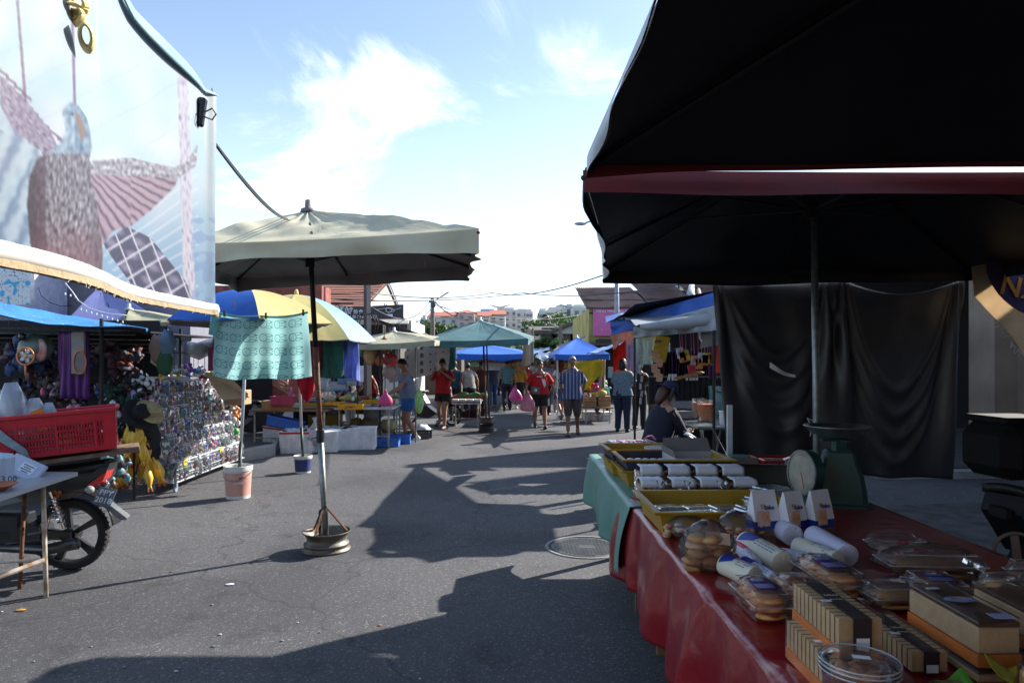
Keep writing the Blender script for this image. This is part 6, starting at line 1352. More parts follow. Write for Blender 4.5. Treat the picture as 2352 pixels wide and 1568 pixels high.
person('seated vendor in dark navy with a floppy blue hat and mask, looking at a phone',(P(1515,900,7.8).x-.05,7.8,0),-PI/2+.35,1.60,1.25,legs=SIT,seat=.24,lean=.22,shirt=cl('dark navy top',(.008,.01,.025)),sleeve=1.9,bottom=cl('dark navy top',(.008,.01,.025)),blen=1.9,shoes=c('black plastic'),hair='long',hat=cap_hat(hcap,full=True),armL=((.22,.2,1.14),(.06,.36,1.16)),armR=((-.22,.2,1.14),(-.06,.36,1.16)),head_tilt=.35,hairc=mat('brown hair',(.07,.03,.015),.6),
 extra=lambda t,W,Hd,Mr,k:(lambda m:(m.bbox(Hd(0,.085,-.05),(.09,.05,.08),b=.02),m.build('face_mask',mat('pale mask',(.45,.5,.6),.7),t)))(MB()))
t=thing('phone','black phone held up by the seated vendor in the blue hat','phone',(0,0,0)); t.location=P(1540,910,7.75); ORG[t.name]=V(t.location); mb=MB(); mb.bbox(P(1542,905,7.72),(.03,.08,.15),M=Matrix.Rotation(.3,3,'Y')); mb.build('phone_case',c('black plastic'),t)
person('seated vendor with black hair behind the toys and cardboard boxes under the yellow cloth',at(1378,958),PI,1.60,1.1,seat=.40,legs=SIT,shirt=cl('charcoal top',(.02,.02,.025)),bottom=c('black cloth',.8),blen=1.9,shoes=c('black plastic'),hair='short',skin=skint)
for k,(u,v,cc,nm,fc) in enumerate(((1107,925,(.3,.3,.32),'pale grey',0),(1150,912,(.1,.12,.25),'dark blue',PI),(1222,912,(.45,.4,.3),'sand coloured',0),(1300,918,(.35,.05,.08),'dark red',PI),(1185,908,(.2,.3,.2),'olive green',.4))):
    person('distant shopper in %s top in the crowd beyond the teal umbrella'%nm,at(u,v),fc,1.62,1.05,shirt=cl(nm+' top',cc),bottom=c('black cloth',.8),blen=2,shoes=c('grey'),hair='short',group='distant shoppers')
# ---- clothes and sauce stall on the right
tarpg=mat('grey tarpaulin',(.32,.35,.38),.5,var=.25,scale=3,bump=.3,bscale=8,trans=.05); tarpb=mat('blue tarpaulin dark',(.01,.08,.38),.5,var=.2,scale=3)
peach=mat('peach cloth',(.55,.25,.16),.7,var=.2,trans=.3); 
def sheet(name,label,cat,c4,mt,sag=.08,nu=24,nv=14,under=None,seed=0,wr=.03,group=None):
    c4=[V(q) for q in c4]; t=thing(name,label,cat,(c4[0]+c4[2])/2,group)
    def fn(u,v,o=0):
        p=c4[0].lerp(c4[1],u).lerp(c4[3].lerp(c4[2],u),v); p=V(p); p.z+=-sag*4*u*(1-u)*.7-sag*v*(1-v)*2+wr*wob(u*4,v*4,seed)-o; return p
    mb=MB(); mb.grid(fn,nu,nv); mb.build('sheet',mt,t,smooth=True)
    mb=MB(); mb.grid(lambda u,v: fn(u,v,.012),nu,nv); mb.build('underside',under or lin,t,smooth=True); return t
sheet('stall_awning','grey tarpaulin awning rolled at its near edge, over the clothes stall on the right','awning',[V((1.45,7.8,2.03)),V((3.5,8.1,2.33)),V((3.7,10.2,2.6)),V((1.6,10.2,2.32))],tarpg,.05,wr=.05,seed=2)
sheet('stall_awning','blue tarpaulin strip lying above the grey awning of the clothes stall','awning',[V((1.40,10.1,2.18)),V((1.62,9.0,2.36)),V((3.9,8.6,2.75)),V((1.8,13.2,2.48))],tarpb,.03,wr=.02,seed=5)
sheet('stall_awning','pale blue edged sheet at the far corner of the clothes stall','awning',[P(1405,742,13.2),P(1460,718,12.5),P(1600,690,12.8),P(1450,712,14)],mat('pale blue sheet',(.4,.52,.65),.5),.02)
t=thing('rolled_tarpaulin','rolled grey tarpaulin along the near edge of the clothes stall awning','tarpaulin',P(1600,745,7.8)); mb=MB()
mb.tube([V((1.47,7.77,2.0)),V((1.6,7.65,2.0)),V((2.0,7.75,2.05)),V((2.4,7.85,2.12)),V((2.9,7.95,2.20))],[.03,.05,.07,.09,.10],12); mb.build('roll',tarpg,t,smooth=True)
mb=MB()
for k in range(5): mb.tube([P(1618,722+7*k,8.1),P(1665,718+7*k,7.9)],[.03,.03],8)
mb.build('roll_ends',mat('dark roll',(.03,.03,.035),.5),t)
mb=MB(); mb.tube([P(1607,745,8.),P(1607,775,8.),P(1612,785,8.),P(1618,775,8.),P(1618,748,8.)],.012,6); mb.build('white_tie',c('paper white'),t)
hang('cloth','peach cloth folded over the far corner of the clothes stall','cloth',P(1402,760,12.5),P(1452,752,11.8),.35,peach,1,.06,low=lambda u:-.5*u)
hang('cloth','orange umbrella edge hanging beside the red shirt','cloth',P(1440,765,11.6),P(1470,735,10.4),.22,peach,1,.03)
# hanging clothes
hang('awning_flap','blue tarpaulin flap hanging along the upper edge of the clothes stall awning','awning',P(1402,738,9.9),P(1655,668,8.5),.20,tarpb,4,.03,low=lambda u:.3*u)
hang('awning_flap','pale grey tarpaulin flap hanging along the near edge of the clothes stall','awning',P(1455,752,8.0),P(1655,698,7.7),.20,tarpg,5,.04,low=lambda u:-.4+.9*u)
hang('hanging_shirt','bright red shirt hanging at the corner of the clothes stall','shirt',P(1408,772,16.4),P(1440,772,16.3),1.12,mat('red shirt cloth',(.55,.02,.012),.8,trans=.25),2,.05,low=lambda u:.35*u)
lst=[(1438,768,'lilac',(.45,.35,.5),.8),(1447,772,'pale blue',(.4,.5,.6),.62),(1462,768,'pale green',(.4,.5,.45),.40),(1485,768,'grey green',(.42,.5,.46),.40),(1512,768,'sky blue',(.4,.55,.75),.42)]
for k,(u,v,nm,cc,ln) in enumerate(lst): hang('hanging_shirt','%s shirt in the row hanging at the front of the clothes stall'%nm,'shirt',P(u,v+10,11.2-.2*k if k>1 else 16.2),P(u+24,v+10,11.0-.2*k if k>1 else 16.1),ln*(1 if k>1 else 1.25),mat(nm+' shirt cloth',cc,.8,trans=.2),1.5,.03,seed=k,group='shirts hanging at the clothes stall')
for k in range(22):
    u=1500+7.2*k; cc=random.Random(k).choice([('brown',(.12,.06,.03)),('black',(.012,.012,.014)),('plum',(.07,.02,.08)),('navy',(.015,.02,.06)),('dark purple',(.05,.02,.09)),('rust',(.2,.07,.03))])
    v=800+ (8 if k%3 else 0); hang('hanging_garment','%s garment on the dim inner rail of the clothes stall, %s'%(cc[0],'left part' if k<7 else 'middle part' if k<15 else 'right part'),'garment',P(u,v,10.2),P(u+9,v,10.0),.9,mat(cc[0]+' garment',cc[1],.9),1,.02,seed=k,nu=8,group='dark garments inside the clothes stall')
t=thing('clothes_rack','dark rail with a row of black trousers at the back of the clothes stall','clothes rack',P(1580,990,9.9)); MB().tube([P(1490,865,9.9),P(1700,865,9.6)],.012,6).build('rail',galv,t)
for k in range(16):
    mb=MB(); u=1495+12*k; mb.bbox(P(u,925,9.9),(.07,.05,.75),b=.02); mb.build('trousers',c('black cloth',.85),t)
for k in range(7): mb=MB(); u=[1545,1552,1578,1586,1593,1600,1537][k]; mb.box(P(u,866,9.8),(.035,.004,.09),M=Matrix.Rotation(R.uniform(-.2,.2),3,'Y')); mb.build('size_tag',c('paper white'),t)
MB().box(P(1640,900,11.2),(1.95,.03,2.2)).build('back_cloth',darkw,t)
# yellow bag and packs
t=thing('paper_bag','yellow paper bag with blue logo patch hanging at the clothes stall','bag',P(1517,825,9.0)); mb=MB(); mb.bbox(P(1517,800,9.0),(.20,.04,.34),M=Matrix.Rotation(.2,3,'Y')); mb.build('bag_body',mat('yellow paper',(.6,.42,.03),.6),t); mb=MB(); mb.bbox(P(1511,784,8.96),(.085,.006,.03),M=Matrix.Rotation(-.1,3,'Y')); mb.build('logo_patch',c('navy'),t)
text('Monfood',.02,P(1511,784,8.95),c('white plastic'),t,depth=.0005,rot=(PI/2,0,0)); mb=MB(); mb.tube([P(1505,770,9),P(1507,745,9),P(1516,748,9),P(1520,768,9)],.005,5); mb.build('bag_handle',c('cardboard'),t)
pack=mat('snack card print',(.35,.12,.06),.4,var=.8,scale=40,sub=(.7,.5,.35))
for k in range(6):
    q=P(1503+ (k%3)*6,812+11*k,8.8-.02*k); mb=MB(); mb.box(q,(.075,.012,.10),M=Matrix.Rotation(.15*(k%3-1),3,'Y')); tag(mb.build('snack_pack',pack,None),'brown printed snack card in the hanging strip below the yellow bag, %s from the top'%['first','second','third','fourth','fifth','sixth'][k],'snack pack','snack cards below the yellow bag')
t=thing('snack_string','long thin string of pale printed packets hanging left of the yellow bag','packets',P(1474,850,8.9)); mb=MB()
for k in range(9): mb.box(P(1471+ (k%2)*3,785+17*k,8.9),(.028,.012,.08),M=Matrix.Rotation(R.uniform(-.2,.2),3,'Y'))
mb.build('packets',mat('pale print',(.5,.45,.42),.5,var=.6,scale=40),t)
pkk=mat('pink string cord',(.6,.15,.3),.6)
cols2=[('white and grey',(.6,.6,.66)),('red and yellow',(.55,.2,.03)),('yellow',(.6,.45,.05)),('red',(.5,.03,.04)),('white and red',(.6,.35,.35)),('orange',(.6,.2,.05))]
for k in range(13):
    u=1562+8.0*k+R.uniform(-3,3); v0=752+R.uniform(0,8); v1=795+R.uniform(0,45); nm,cc=cols2[k%6]; t=thing('hanging_packet','%s snack packet on a pink cord, %s'%(nm,'left group' if k<5 else 'middle group' if k<9 else 'right group'),'snack packet',P(u,v1+20,8.6),'snack packets hanging on pink cords')
    MB().tube([P(u-2,v0,8.7),P(u,v1,8.6)],.006,5).build('cord',pkk,t); mb=MB(); mb.bbox(P(u,v1+14,8.6),(.09,.035,.14),M=Matrix.Rotation(R.uniform(-.25,.25),3,'Y'),b=.015); mb.build('packet',mat('print '+nm,cc,.4,var=.6,scale=24,sub=tuple(x*.4 for x in cc)),t)
for k in range(5):
    q=P(1558+12*k,868-3*k,8.6); mb=MB(); mb.ball(q,(.06,.03,.02),rag=.4,seed=k); tag(mb.build('dried_snack',mat('dried snack',(.4,.2,.08),.6,var=.6,scale=20),None,smooth=True),'bundle of dried brown snacks under the hanging packets, %s'%['first','second','third','fourth','fifth'][k],'snack','dried snack bundles')
hang('hanging_cloth','long plum cloth hanging at the right inside the clothes stall','cloth',P(1625,770,9.4),P(1645,770,9.3),.6,mat('plum cloth',(.10,.04,.14),.8),2,.03)
q=P(1652,800,8.4); hang('red_ribbon_bag','orange-red cloth bow hanging at the right end of the clothes stall','cloth',P(1642,778,8.5),P(1656,780,8.5),.42,mat('orange red cloth',(.6,.05,.02),.7,trans=.2),1,.03,taper=-.3)
t=thing('clear_sign','pale plastic panel under the rolled tarpaulin','panel',P(1640,770,7.5)); mb=MB(); mb.poly([P(1612,752,8.),P(1655,745,7.9),P(1660,790,7.9),P(1608,800,8.)]); mb.build('panel',mat('smoke panel',(.10,.11,.12),.2),t,solid=.006)
for x,y,z in((P(1640,0,7.6).x,7.6,1.95),(P(1458,0,11).x,11,2.0),(P(1705,0,9.5).x,9.5,2.1)):
    mb=MB(); mb.tube([(x,y,0),(x,y,z)],.018,8); tag(mb.build('stall_post',fr,None),'dark steel post carrying the clothes stall awning, %s'%('near the sauce buckets' if y<9 else 'beside the patterned blouse woman' if y>10 else 'behind the curtain'),'post','posts of the clothes stall')
# sauce table
t=thing('steel_table','stainless steel table with folding legs holding buckets of sauce','table',(2.75,8.9,0)); z=.80
tp=[G(1545,965,z),G(1605,985,z),G(1700,984,z),G(1760,960,z),G(1700,945,z),G(1575,940,z)]
mb=MB(); mb.prism(tp,(0,0,.025)); mb.build('tabletop',mat('stainless sheet',(.5,.52,.55),.3,metal=.9,var=.3,scale=9),t)
mb=MB(); mb.tube([tp[0]+V((0,0,.01)),tp[1]+V((0,0,.01)),tp[2]+V((0,0,.01))],.025,8); mb.build('edge',galv,t)
for k,(u,v) in enumerate(((1610,1000),(1560,975),(1690,1000),(1660,975))):
    q=G(u,v-12,z); mb=MB(); mb.tube([q,(q.x+.15*(-1)**k,q.y,.02)],.018,8); mb.build('leg',galv,t)
mb=MB()
for k in range(7): q=G(1560+14*k,968+4*(k%3),z); mb.tube([q+V((0,.2,-.03)),q+V((.10*(-1)**k,.2,-.35))],.012,6)
mb.build('brace_lattice',galv,t)
def tubk(label,u,v,r,h,mt,cont,lid=None,hd=None):
    p=G(u,v,.826); t=thing('sauce_bucket',label,'bucket',p,'tubs on the steel table'); mb=MB(); mb.lathe([(r*.85,0),(r*.88,.01),(r,h),(r*1.04,h),(r*1.04,h+.01),(r*.98,h+.01),(r*.86,.02),(0,.02)],p,22); mb.build('bucket_body',mt,t,smooth=True,angle=.7)
    mb=MB(); mb.lathe([(r*.86,.03),(r*.97,h*.85),(0,h*.86)],p,20); mb.build('contents',cont,t,smooth=True,angle=.7)
    if hd: mb=MB(); mb.tube([p+V((r*1.04*math.cos(a),-r*1.05,h-.5*r*math.sin(a))) for a in [PI*j/10 for j in range(11)]],.006,5); mb.build('handle',hd,t)
clr=film('bucket film',.12,(.75,.7,.68),.15); osa=mat('orange sauce',(.62,.2,.015),.4)
tubk('clear bucket of bright orange sauce with purple handle on the steel table',1622,968,.125,.27,clr,osa,hd=c('purple'))
tubk('clear bucket of pinkish sauce left of the orange sauce bucket',1605,962,.10,.27,clr,mat('pink sauce',(.45,.2,.14),.5))
tubk('green translucent pail behind the orange sauce bucket',1652,955,.15,.42,mat('pale green pail',(.2,.4,.42),.35,trans=.2),mat('dark green',(.02,.05,.02),.6),hd=fr)
tubk('small pink tub at the back of the steel table',1635,945,.10,.30,mat('pink tub',(.5,.12,.15),.4),osa)
tubk('white and blue tub at the right end of the steel table',1663,975,.06,.16,c('white plastic'),c('navy'))
for k in range(5): tubk('%s small red and clear sauce bowl in the back row on the steel table'%['leftmost','second','third','fourth','rightmost'][k],1552+17*k,945-3*(k%2),.085,.10+.10*(k%2),mat('red bowl',(.4,.04,.03),.4) if k%2==0 else clr,mat('brown sauce',(.28,.08,.02),.4))
t=thing('food_box','wide clear plastic food box on the steel table left of the buckets','food box',G(1560,958,.83)); mb=MB(); mb.bbox(G(1558,955,.83)+V((0,0,.16)),(.42,.28,.12),b=.02); mb.build('box',film('foodbox film',.5,(.6,.66,.75),.15),t); MB().bbox(G(1565,960,.83)+V((.0,0,.05)),(.36,.24,.10)).build('tray_below',mat('steel tray',(.3,.31,.33),.4,metal=.6),t)
t=thing('chair','grey plastic chair back curve below the steel table','chair',G(1600,1080)); q=P(1590,1020,7.4); mb=MB(); mb.grid(lambda u,v: q+V((-.12+.30*v+.08*math.sin(u*2),.3*u-.1,.12-.32*v**1.6)),10,10); mb.build('chair_back',mat('grey white plastic',(.4,.43,.5),.35),t,smooth=True,solid=.012)
for k in range(4): mb=MB(); mb.tube([q+V((-.05+.2*(k%2),.2*(k//2),-.1)),q+V((-.08+.24*(k%2),.22*(k//2)-.02,-.70))],.014,6); mb.build('leg',mat('grey white plastic'),t)
t=thing('stool','dark plastic stool under the seated vendor in the blue hat','stool',(P(1515,900,7.8).x-.05,7.8,0)); x0=P(1515,900,7.8).x-.05; mb=MB(); mb.bbox((x0,7.8,.59),(.34,.34,.03)); mb.build('seat',c('black plastic'),t)
for sx in(-1,1):
    for sy in(-1,1): MB().tube([(x0+sx*.13,7.8+sy*.13,.58),(x0+sx*.17,7.8+sy*.17,.0)],.018,6).build('leg',c('black plastic'),t)
q=P(1676,950,5.9); mb=MB(); mb.bbox((q.x,q.y,.92),(.05,.02,.62)); tag(mb.build('white_post',c('paper white'),None),'flat white upright strip at the left edge of the dark curtain','post')
# ---- far right: pillar, wall, scooters
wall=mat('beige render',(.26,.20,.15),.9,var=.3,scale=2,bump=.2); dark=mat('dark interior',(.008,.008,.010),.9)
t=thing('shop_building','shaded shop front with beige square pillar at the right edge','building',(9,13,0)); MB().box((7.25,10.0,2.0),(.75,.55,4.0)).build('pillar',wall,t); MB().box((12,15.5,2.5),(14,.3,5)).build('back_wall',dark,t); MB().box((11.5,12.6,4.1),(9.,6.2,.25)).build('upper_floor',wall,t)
MB().box((7.9,15.2,1.2),(1.6,.1,1.7)).build('notice_board',mat('pale board',(.22,.24,.3),.7),t)
MB().box((12,12.6,.06),(13,6.,.12)).build('shop_step',dconc,t)
mb=MB(); mb.prism([(3.55,5.2,0),(3.4,7.4,0),(9,8.3,0),(9,6.6,0)],(0,0,.02)); struct(mb.build('pavement',dconc,None))
mb=MB(); mb.prism([(5.0,9.3,0),(5.1,10.9,0),(12,11.2,0),(12,9.6,0)],(0,0,.10)); struct(mb.build('kerb',conc,None))
def scooter(name,label,at_,rz,col,group=None,sc=1.,cn='plain',wt=None):
    t=thing(name,label,'motorcycle',at_,group); M=Matrix.Rotation(rz,3,'Z'); a=V(at_)
    def W(x,y,z): return a+M@(V((x,y,z))*sc)    # x forward, y left
    wheel(t,W(-.62,0,.27),.27*sc,.08*sc,16,M@V((0,1,0)),mt=chrome if wt else alloy); wheel(t,W(.62,0,.27),.27*sc,.07*sc,16,M@V((0,1,0)),mt=chrome if wt else alloy)
    def ps(pts,w,mt,nm): mb=MB(); mb.prism([W(x,w/2,z) for x,z in pts],M@V((0,-w*sc,0))); return mb.build(nm,mt,t)
    ps([(-.95,.72),(-.9,.82),(-.2,.78),(-.05,.55),(-.3,.38),(-.7,.45)],.22,col,'rear_body'); ps([(-.05,.5),(.25,.3),(.0,.18),(-.35,.2),(-.4,.4)],.24,alloy,'engine'); ps([(.25,.28),(.42,.62),(.38,.92),(.5,.95),(.56,.62),(.4,.25)],.34,col,'leg_shield')
    mb=MB(); mb.grid(lambda u,v: W(-.9+.8*u,(v-.5)*.26,.84-.05*math.sin(PI*u)+.02*math.sin(PI*v)),10,6); mb.build('seat',mat('seat vinyl'),t,smooth=True,solid=.05)
    mb=MB(); mb.tube([W(.62,.06,.27),W(.45,.05,.9)],.02,8); mb.tube([W(.62,-.06,.27),W(.45,-.05,.9)],.02,8); mb.build('fork',alloy,t)
    mb=MB(); mb.grid(lambda u,v: W(.62+.33*math.cos(.3+2.2*u),(v-.5)*.13,.27+.33*math.sin(.3+2.2*u)),12,4); mb.build('front_fender',col,t,smooth=True,solid=.006)
    mb=MB(); mb.tube([W(.38,-.33,1.02),W(.43,-.1,1.0),W(.43,.1,1.0),W(.38,.33,1.02)],.017,8); mb.build('handlebar',fr,t)
    for s in(-1,1): mb=MB(); mb.tube([W(.42,s*.2,1.02),W(.42,s*.27,1.16)],.005,5); mb.ball(W(.43,s*.28,1.19),(.02,.06,.04)); mb.build('mirror',fr,t)
    mb=MB(); mb.ball(W(.52,0,.92),(.07,.09,.075),n=14,k=8); mb.build('headlamp',mat('lamp glass',(.5,.5,.5),.15,metal=.4),t,smooth=True); mb=MB(); mb.bbox(W(-.95,0,.72),(.05,.14,.07)); mb.build('tail_light',redl if group!='scooters parked in the shade at right' else fr,t); return t
scooter('motorcycle','dim parked scooter between the dark curtain and the beige pillar',(6.2,12.6,.12),.4,c('black plastic'),'scooters parked in the shade at right')
scooter('motorcycle','black scooter seen from behind, cut by the right edge beyond the red table',(3.72,4.42,0),.45,bk,'scooters parked in the shade at right')
t=thing('top_box','black lidded top box on the scooter at the right edge','box',(2.98,4.05,.93)); mb=MB(); mb.bbox((2.98,4.02,1.09),(.48,.42,.32),b=.08,rz=.1); mb.build('box_body',mat('top box black',(.006,.006,.007),.75,spec=.2),t); mb=MB(); mb.bbox((2.98,4.02,1.265),(.40,.36,.04),b=.02); mb.build('lid',mat('top box black'),t); mb=MB(); mb.bbox((2.9,3.80,1.02),(.05,.012,.03)); mb.build('reflector',mat('dim red lens',(.12,.01,.01),.3),t)
t=thing('round_guard','pale ringed black guard at the lower right edge behind the red table','guard',P(2325,1270,2.9)); mb=MB(); q=P(2330,1262,3.7); mb.tube([q+V((.11*math.cos(a),0,.09*math.sin(a))) for a in [2*PI*k/24 for k in range(24)]],.010,6,closed=True); mb.build('ring',mat('worn ring',(.2,.18,.15),.6),t,smooth=True); mb=MB(); mb.tube([q+V((0,0,.08)),q+V((.02,0,-.08))],.02,6); mb.build('bar',mat('worn ring'),t)
foam=mat('foam box',(.82,.84,.86),.7,var=.25,scale=6,bump=.3,bscale=30); redtape=c('red plastic'); bcr=mat('blue crate',(.04,.16,.55),.5,var=.15)
def foambox(label,at_,w,d,h,rz,tape=False,lid=False,tilt=0,group='foam boxes under the vegetable table',M0=None):
    at_=V(at_); t=thing('foam_box',label,'foam box',at_,group); M=Matrix.Rotation(rz,3,'Z')@Matrix.Rotation(tilt,3,'Y')
    def W(x,y,z): return at_+M@V((x,y,z))
    mb=MB(); mb.box(W(0,0,h/2+.002),(w,d,h),M=M,taper=.93); 
    mb.build('box_wall',foam,t)
    mb=MB()
    for k in range(6): mb.box(W(-w*.4+w*.16*k,-d*.487,h*.5),(w*.05,.014,h*.86),M=M)
    for k in range(4): mb.box(W(w*.487,-d*.36+d*.24*k,h*.5),(.014,d*.06,h*.86),M=M)
    mb.build('moulded_ribs',foam,t)
    mb=MB(); mb.box(W(0,0,h+.012),(w*1.03,d*1.03,.025),M=M); 
    if lid: mb.build('lid',foam,t)
    else:
        mb=MB()
        for s in(-1,1): mb.box(W(0,s*d*.48,h+.012),(w*1.02,d*.05,.03),M=M); mb.box(W(s*w*.485,0,h+.012),(w*.045,d*.91,.03),M=M)
        mb.build('rim',foam,t)
        mb=MB(); mb.grid(lambda u,v: W((u-.5)*w*.9,(v-.5)*d*.9,h+.02+.07*max(0,wob(u*4+w*9,v*4,d*5)+.3)),12,10); mb.build('plastic_liner',mat('milky liner',(.4,.45,.52),.3,var=.5,scale=14),t,smooth=True)
    if tape: mb=MB(); mb.box(W(0,-d*.508,h+.0),(w*1.0,.008,.03),M=M); mb.build('red_tape',redtape,t)
    return t
foambox('tilted foam box with red tape, farthest left of the row on the road',G(640,1030)+V((.0,.2,0)),.62,.42,.36,-.2,True,tilt=.1)
foambox('foam box with red tape in front of the tilted one',G(668,1042)+V((.08,.2,0)),.58,.40,.36,.05,True)
foambox('foam box with a knotted white carrier bag on it, behind the beige umbrella pole',G(722,1040)+V((.1,.25,0)),.55,.40,.34,.04,lid=True)
foambox('wide open foam box of fish and ice bags right of the umbrella pole',G(770,1035)+V((.05,.25,0)),.66,.48,.36,.28)
foambox('closed foam box at the right end of the row of foam boxes',G(826,1034)+V((0,.25,0)),.50,.38,.38,.12,lid=True)
foambox('foam box lid with red edge lying behind the closed foam box',G(815,1025)+V((0,.65,0)),.7,.35,.36,.1,True,lid=True)
foambox('tall narrow foam box behind the right end of the row',G(850,1015)+V((0,.3,0)),.25,.4,.42,.0,lid=True)
foambox('foam box with grey tray lying under the left of the vegetable table',G(665,1000)+V((.1,.3,0)),.8,.5,.52,.05,lid=True)
def vcrate(name,label,at_,w,d,h,rz,mt,group,tilt=0,txt=None):
    at_=V(at_); t=thing(name,label,'crate',at_,group); M=Matrix.Rotation(rz,3,'Z')@Matrix.Rotation(tilt,3,'Y')
    def W(x,y,z): return at_+M@V((x,y,z))
    mb=MB(); mb.box(W(0,0,.006),(w,d,.01),M=M)
    for s in(-1,1): mb.box(W(0,s*(d/2-.004),h/2),(w,.008,h-.004),M=M); mb.box(W(s*(w/2-.004),0,h/2),(.008,d-.018,h-.004),M=M)
    mb.build('crate_wall',mt,t); mb=MB()
    for s in(-1,1):
        mb.box(W(0,s*(d/2+.006),h-.012),(w+.03,.02,.022),M=M); mb.box(W(s*(w/2+.006),0,h-.012),(.02,d-.01,.022),M=M)
        for k in range(5): mb.box(W(-w*.4+w*.2*k,s*(d/2+.004),h*.45),(.012,.012,h*.8),M=M)
    mb.build('rim_and_ribs',mt,t)
    if txt: text(txt,h*.5,W(-.02,-d/2-.013,h*.45),c('black plastic'),t,M=M@Matrix.Rotation(PI/2,3,'X'),depth=.001,name='number')
    return t
vcrate('crate','blue crate marked 101 on the road beside the foam boxes',G(880,1027)+V((.02,.2,0)),.50,.34,.16,.05,bcr,'blue crates',txt='101')
vcrate('crate','blue crate touching the one marked 101, nearer the man in blue shorts',G(912,1022)+V((.0,.3,0)),.42,.34,.17,.1,bcr,'blue crates')
vcrate('crate','blue crate tilted on top of the foam boxes at the left',G(655,1035)+V((-.1,.3,.40)),.62,.36,.17,.1,bcr,'blue crates',tilt=.22)
vcrate('crate','red and blue slatted basket on the cardboard carton at the left of the vegetable table',P(652,930,12.8),.40,.3,.17,.05,mat('pink red crate',(.5,.05,.10),.5),'baskets on the vegetable table')
otr=mat('orange tray',(.7,.33,.01),.45,var=.12)
def table(label,x0,x1,y0,y1,z,mt,leg=wp,kind='market_table',group=None,cx_=None):
    t=thing(kind,label,'table',((x0+x1)/2,(y0+y1)/2,0),group); MB().box(((x0+x1)/2,(y0+y1)/2,z-.015),(x1-x0,y1-y0,.03)).build('tabletop',mt,t)
    for x in(x0+.08,x1-.08):
        for y in(y0+.08,y1-.08): MB().tube([(x,y,z-.03),(x,y,0)],.018,8).build('leg',leg,t)
    mb=MB(); mb.tube([(x0+.08,y0+.08,.2),(x1-.08,y0+.08,.2)],.012,6); mb.build('stretcher',leg,t); return t
table('left half of the long vegetable table behind the foam boxes',P(590,0,12.9).x,P(765,0,12.9).x,12.5,13.7,.72,c('wood'),group=None)
table('right half of the long vegetable table, next to the man in blue shorts',P(778,0,13.1).x,P(908,0,13.1).x,12.75,13.8,.74,c('steel'))
def T2(u,v,z=.73,d=None): return G(u,v,z)
t=thing('carton','brown carton with red sun print and dark characters on the left of the vegetable table','carton',P(645,943,12.9)); mb=MB(); mb.bbox(P(642,930,12.9),(.56,.35,.18),b=.004); mb.build('carton_wall',mat('tan carton',(.45,.24,.12),.8,var=.15),t)
MB().box(P(642,939,12.71),(.56,.004,.035)).build('orange_stripe',c('orange'),t); mb=MB(); mb.cyl(P(627,929,12.715),P(627,929,12.7),.035,n=14); mb.build('sun_print',c('red plastic'),t); text('高品質水果',.05,P(650,928,12.71),c('dark grey'),t,depth=.001)
vcrate('tray','orange tray of vegetables with black marker writing on the right half of the table',P(808,936,12.8)-V((0,0,.03)),.45,.3,.10,.03,otr,'orange trays',txt='42 MBP')
vcrate('tray','orange tray between the scale and the clear bag on the vegetable table',P(755,930,12.9),.50,.3,.06,.03,otr,'orange trays')
vcrate('tray','yellow tray under the blue electronic scale',P(720,933,12.85),.36,.3,.07,.03,mat('yellow tray plastic'),'orange trays')
vcrate('tray','orange tray at the far right of the vegetable table beside the pink bag',P(862,926,13.3),.4,.3,.08,.03,otr,'orange trays')
t=thing('electronic_scale','flat blue electronic scale on the vegetable table','scale',P(722,925,12.85)); mb=MB(); mb.bbox(P(724,920,12.85),(.34,.26,.04)); mb.box(P(724,914,12.85),(.28,.22,.01)); mb.build('scale_body',mat('scale blue',(.15,.3,.5),.4),t); mb=MB(); mb.bbox(P(720,922,12.70),(.18,.01,.025)); mb.build('display',c('dark grey'),t)
clbag=film('bag of greens film',.5,(.65,.72,.6),.15)
def sack(name,label,q,r,mt,fill=None,group=None,knot=True,seed=0,cat='bag'):
    q=V(q); t=thing(name,label,cat,q-V((0,0,r[2])),group); mb=MB(); mb.ball(q,r,rag=.22,n=18,k=11,seed=seed)
    if knot: mb.tube([q+V((0,0,r[2]*.7)),q+V((.01,0,r[2]*1.5)),q+V((.0,0,r[2]*2.0))],[r[0]*.6,r[0]*.12,r[0]*.28],8)
    mb.build('bag_body',mt,t,smooth=True)
    if fill: mb=MB(); mb.ball(q-V((0,0,r[2]*.3)),(r[0]*.8,r[1]*.8,r[2]*.6),rag=.3,n=14,k=8,seed=seed+2); mb.build('contents',fill,t,smooth=True)
    return t
veg=mat('mixed vegetables',(.10,.25,.05),.7,var=.8,scale=12,sub=(.5,.35,.1)); grn=mat('leafy greens',(.05,.16,.03),.7,var=.7,scale=15); ylv=mat('yellow food',(.55,.38,.08),.6,var=.4,scale=15)
sack('clear_bag','large clear bag with yellow contents standing behind the orange tray',P(752,912,13.0),(.17,.13,.15),clbag,ylv)
sack('clear_bag','bag of green vegetables right of the tan carton',P(680,933,12.8),(.12,.1,.07),clbag,veg,knot=False)
sack('clear_bag','pink bag behind the white umbrella pole on the vegetable table',P(668,920,13.1),(.10,.08,.13),mat('pink film2',(.6,.2,.35),.3),None)
sack('carrier_bag','translucent white carrier bag knotted on top of the foam box',P(722,1000,12.0),(.16,.13,.16),mat('milky film'),None,seed=3)
t=thing('carrier_bag','hot pink string bag hanging from the table edge beside the man in blue shorts','bag',P(885,932,12.7)); cbag(P(885,932,12.7),.13,.28).build('bag_body',mat('hot pink bag',(.6,.06,.2),.6),t,smooth=True)
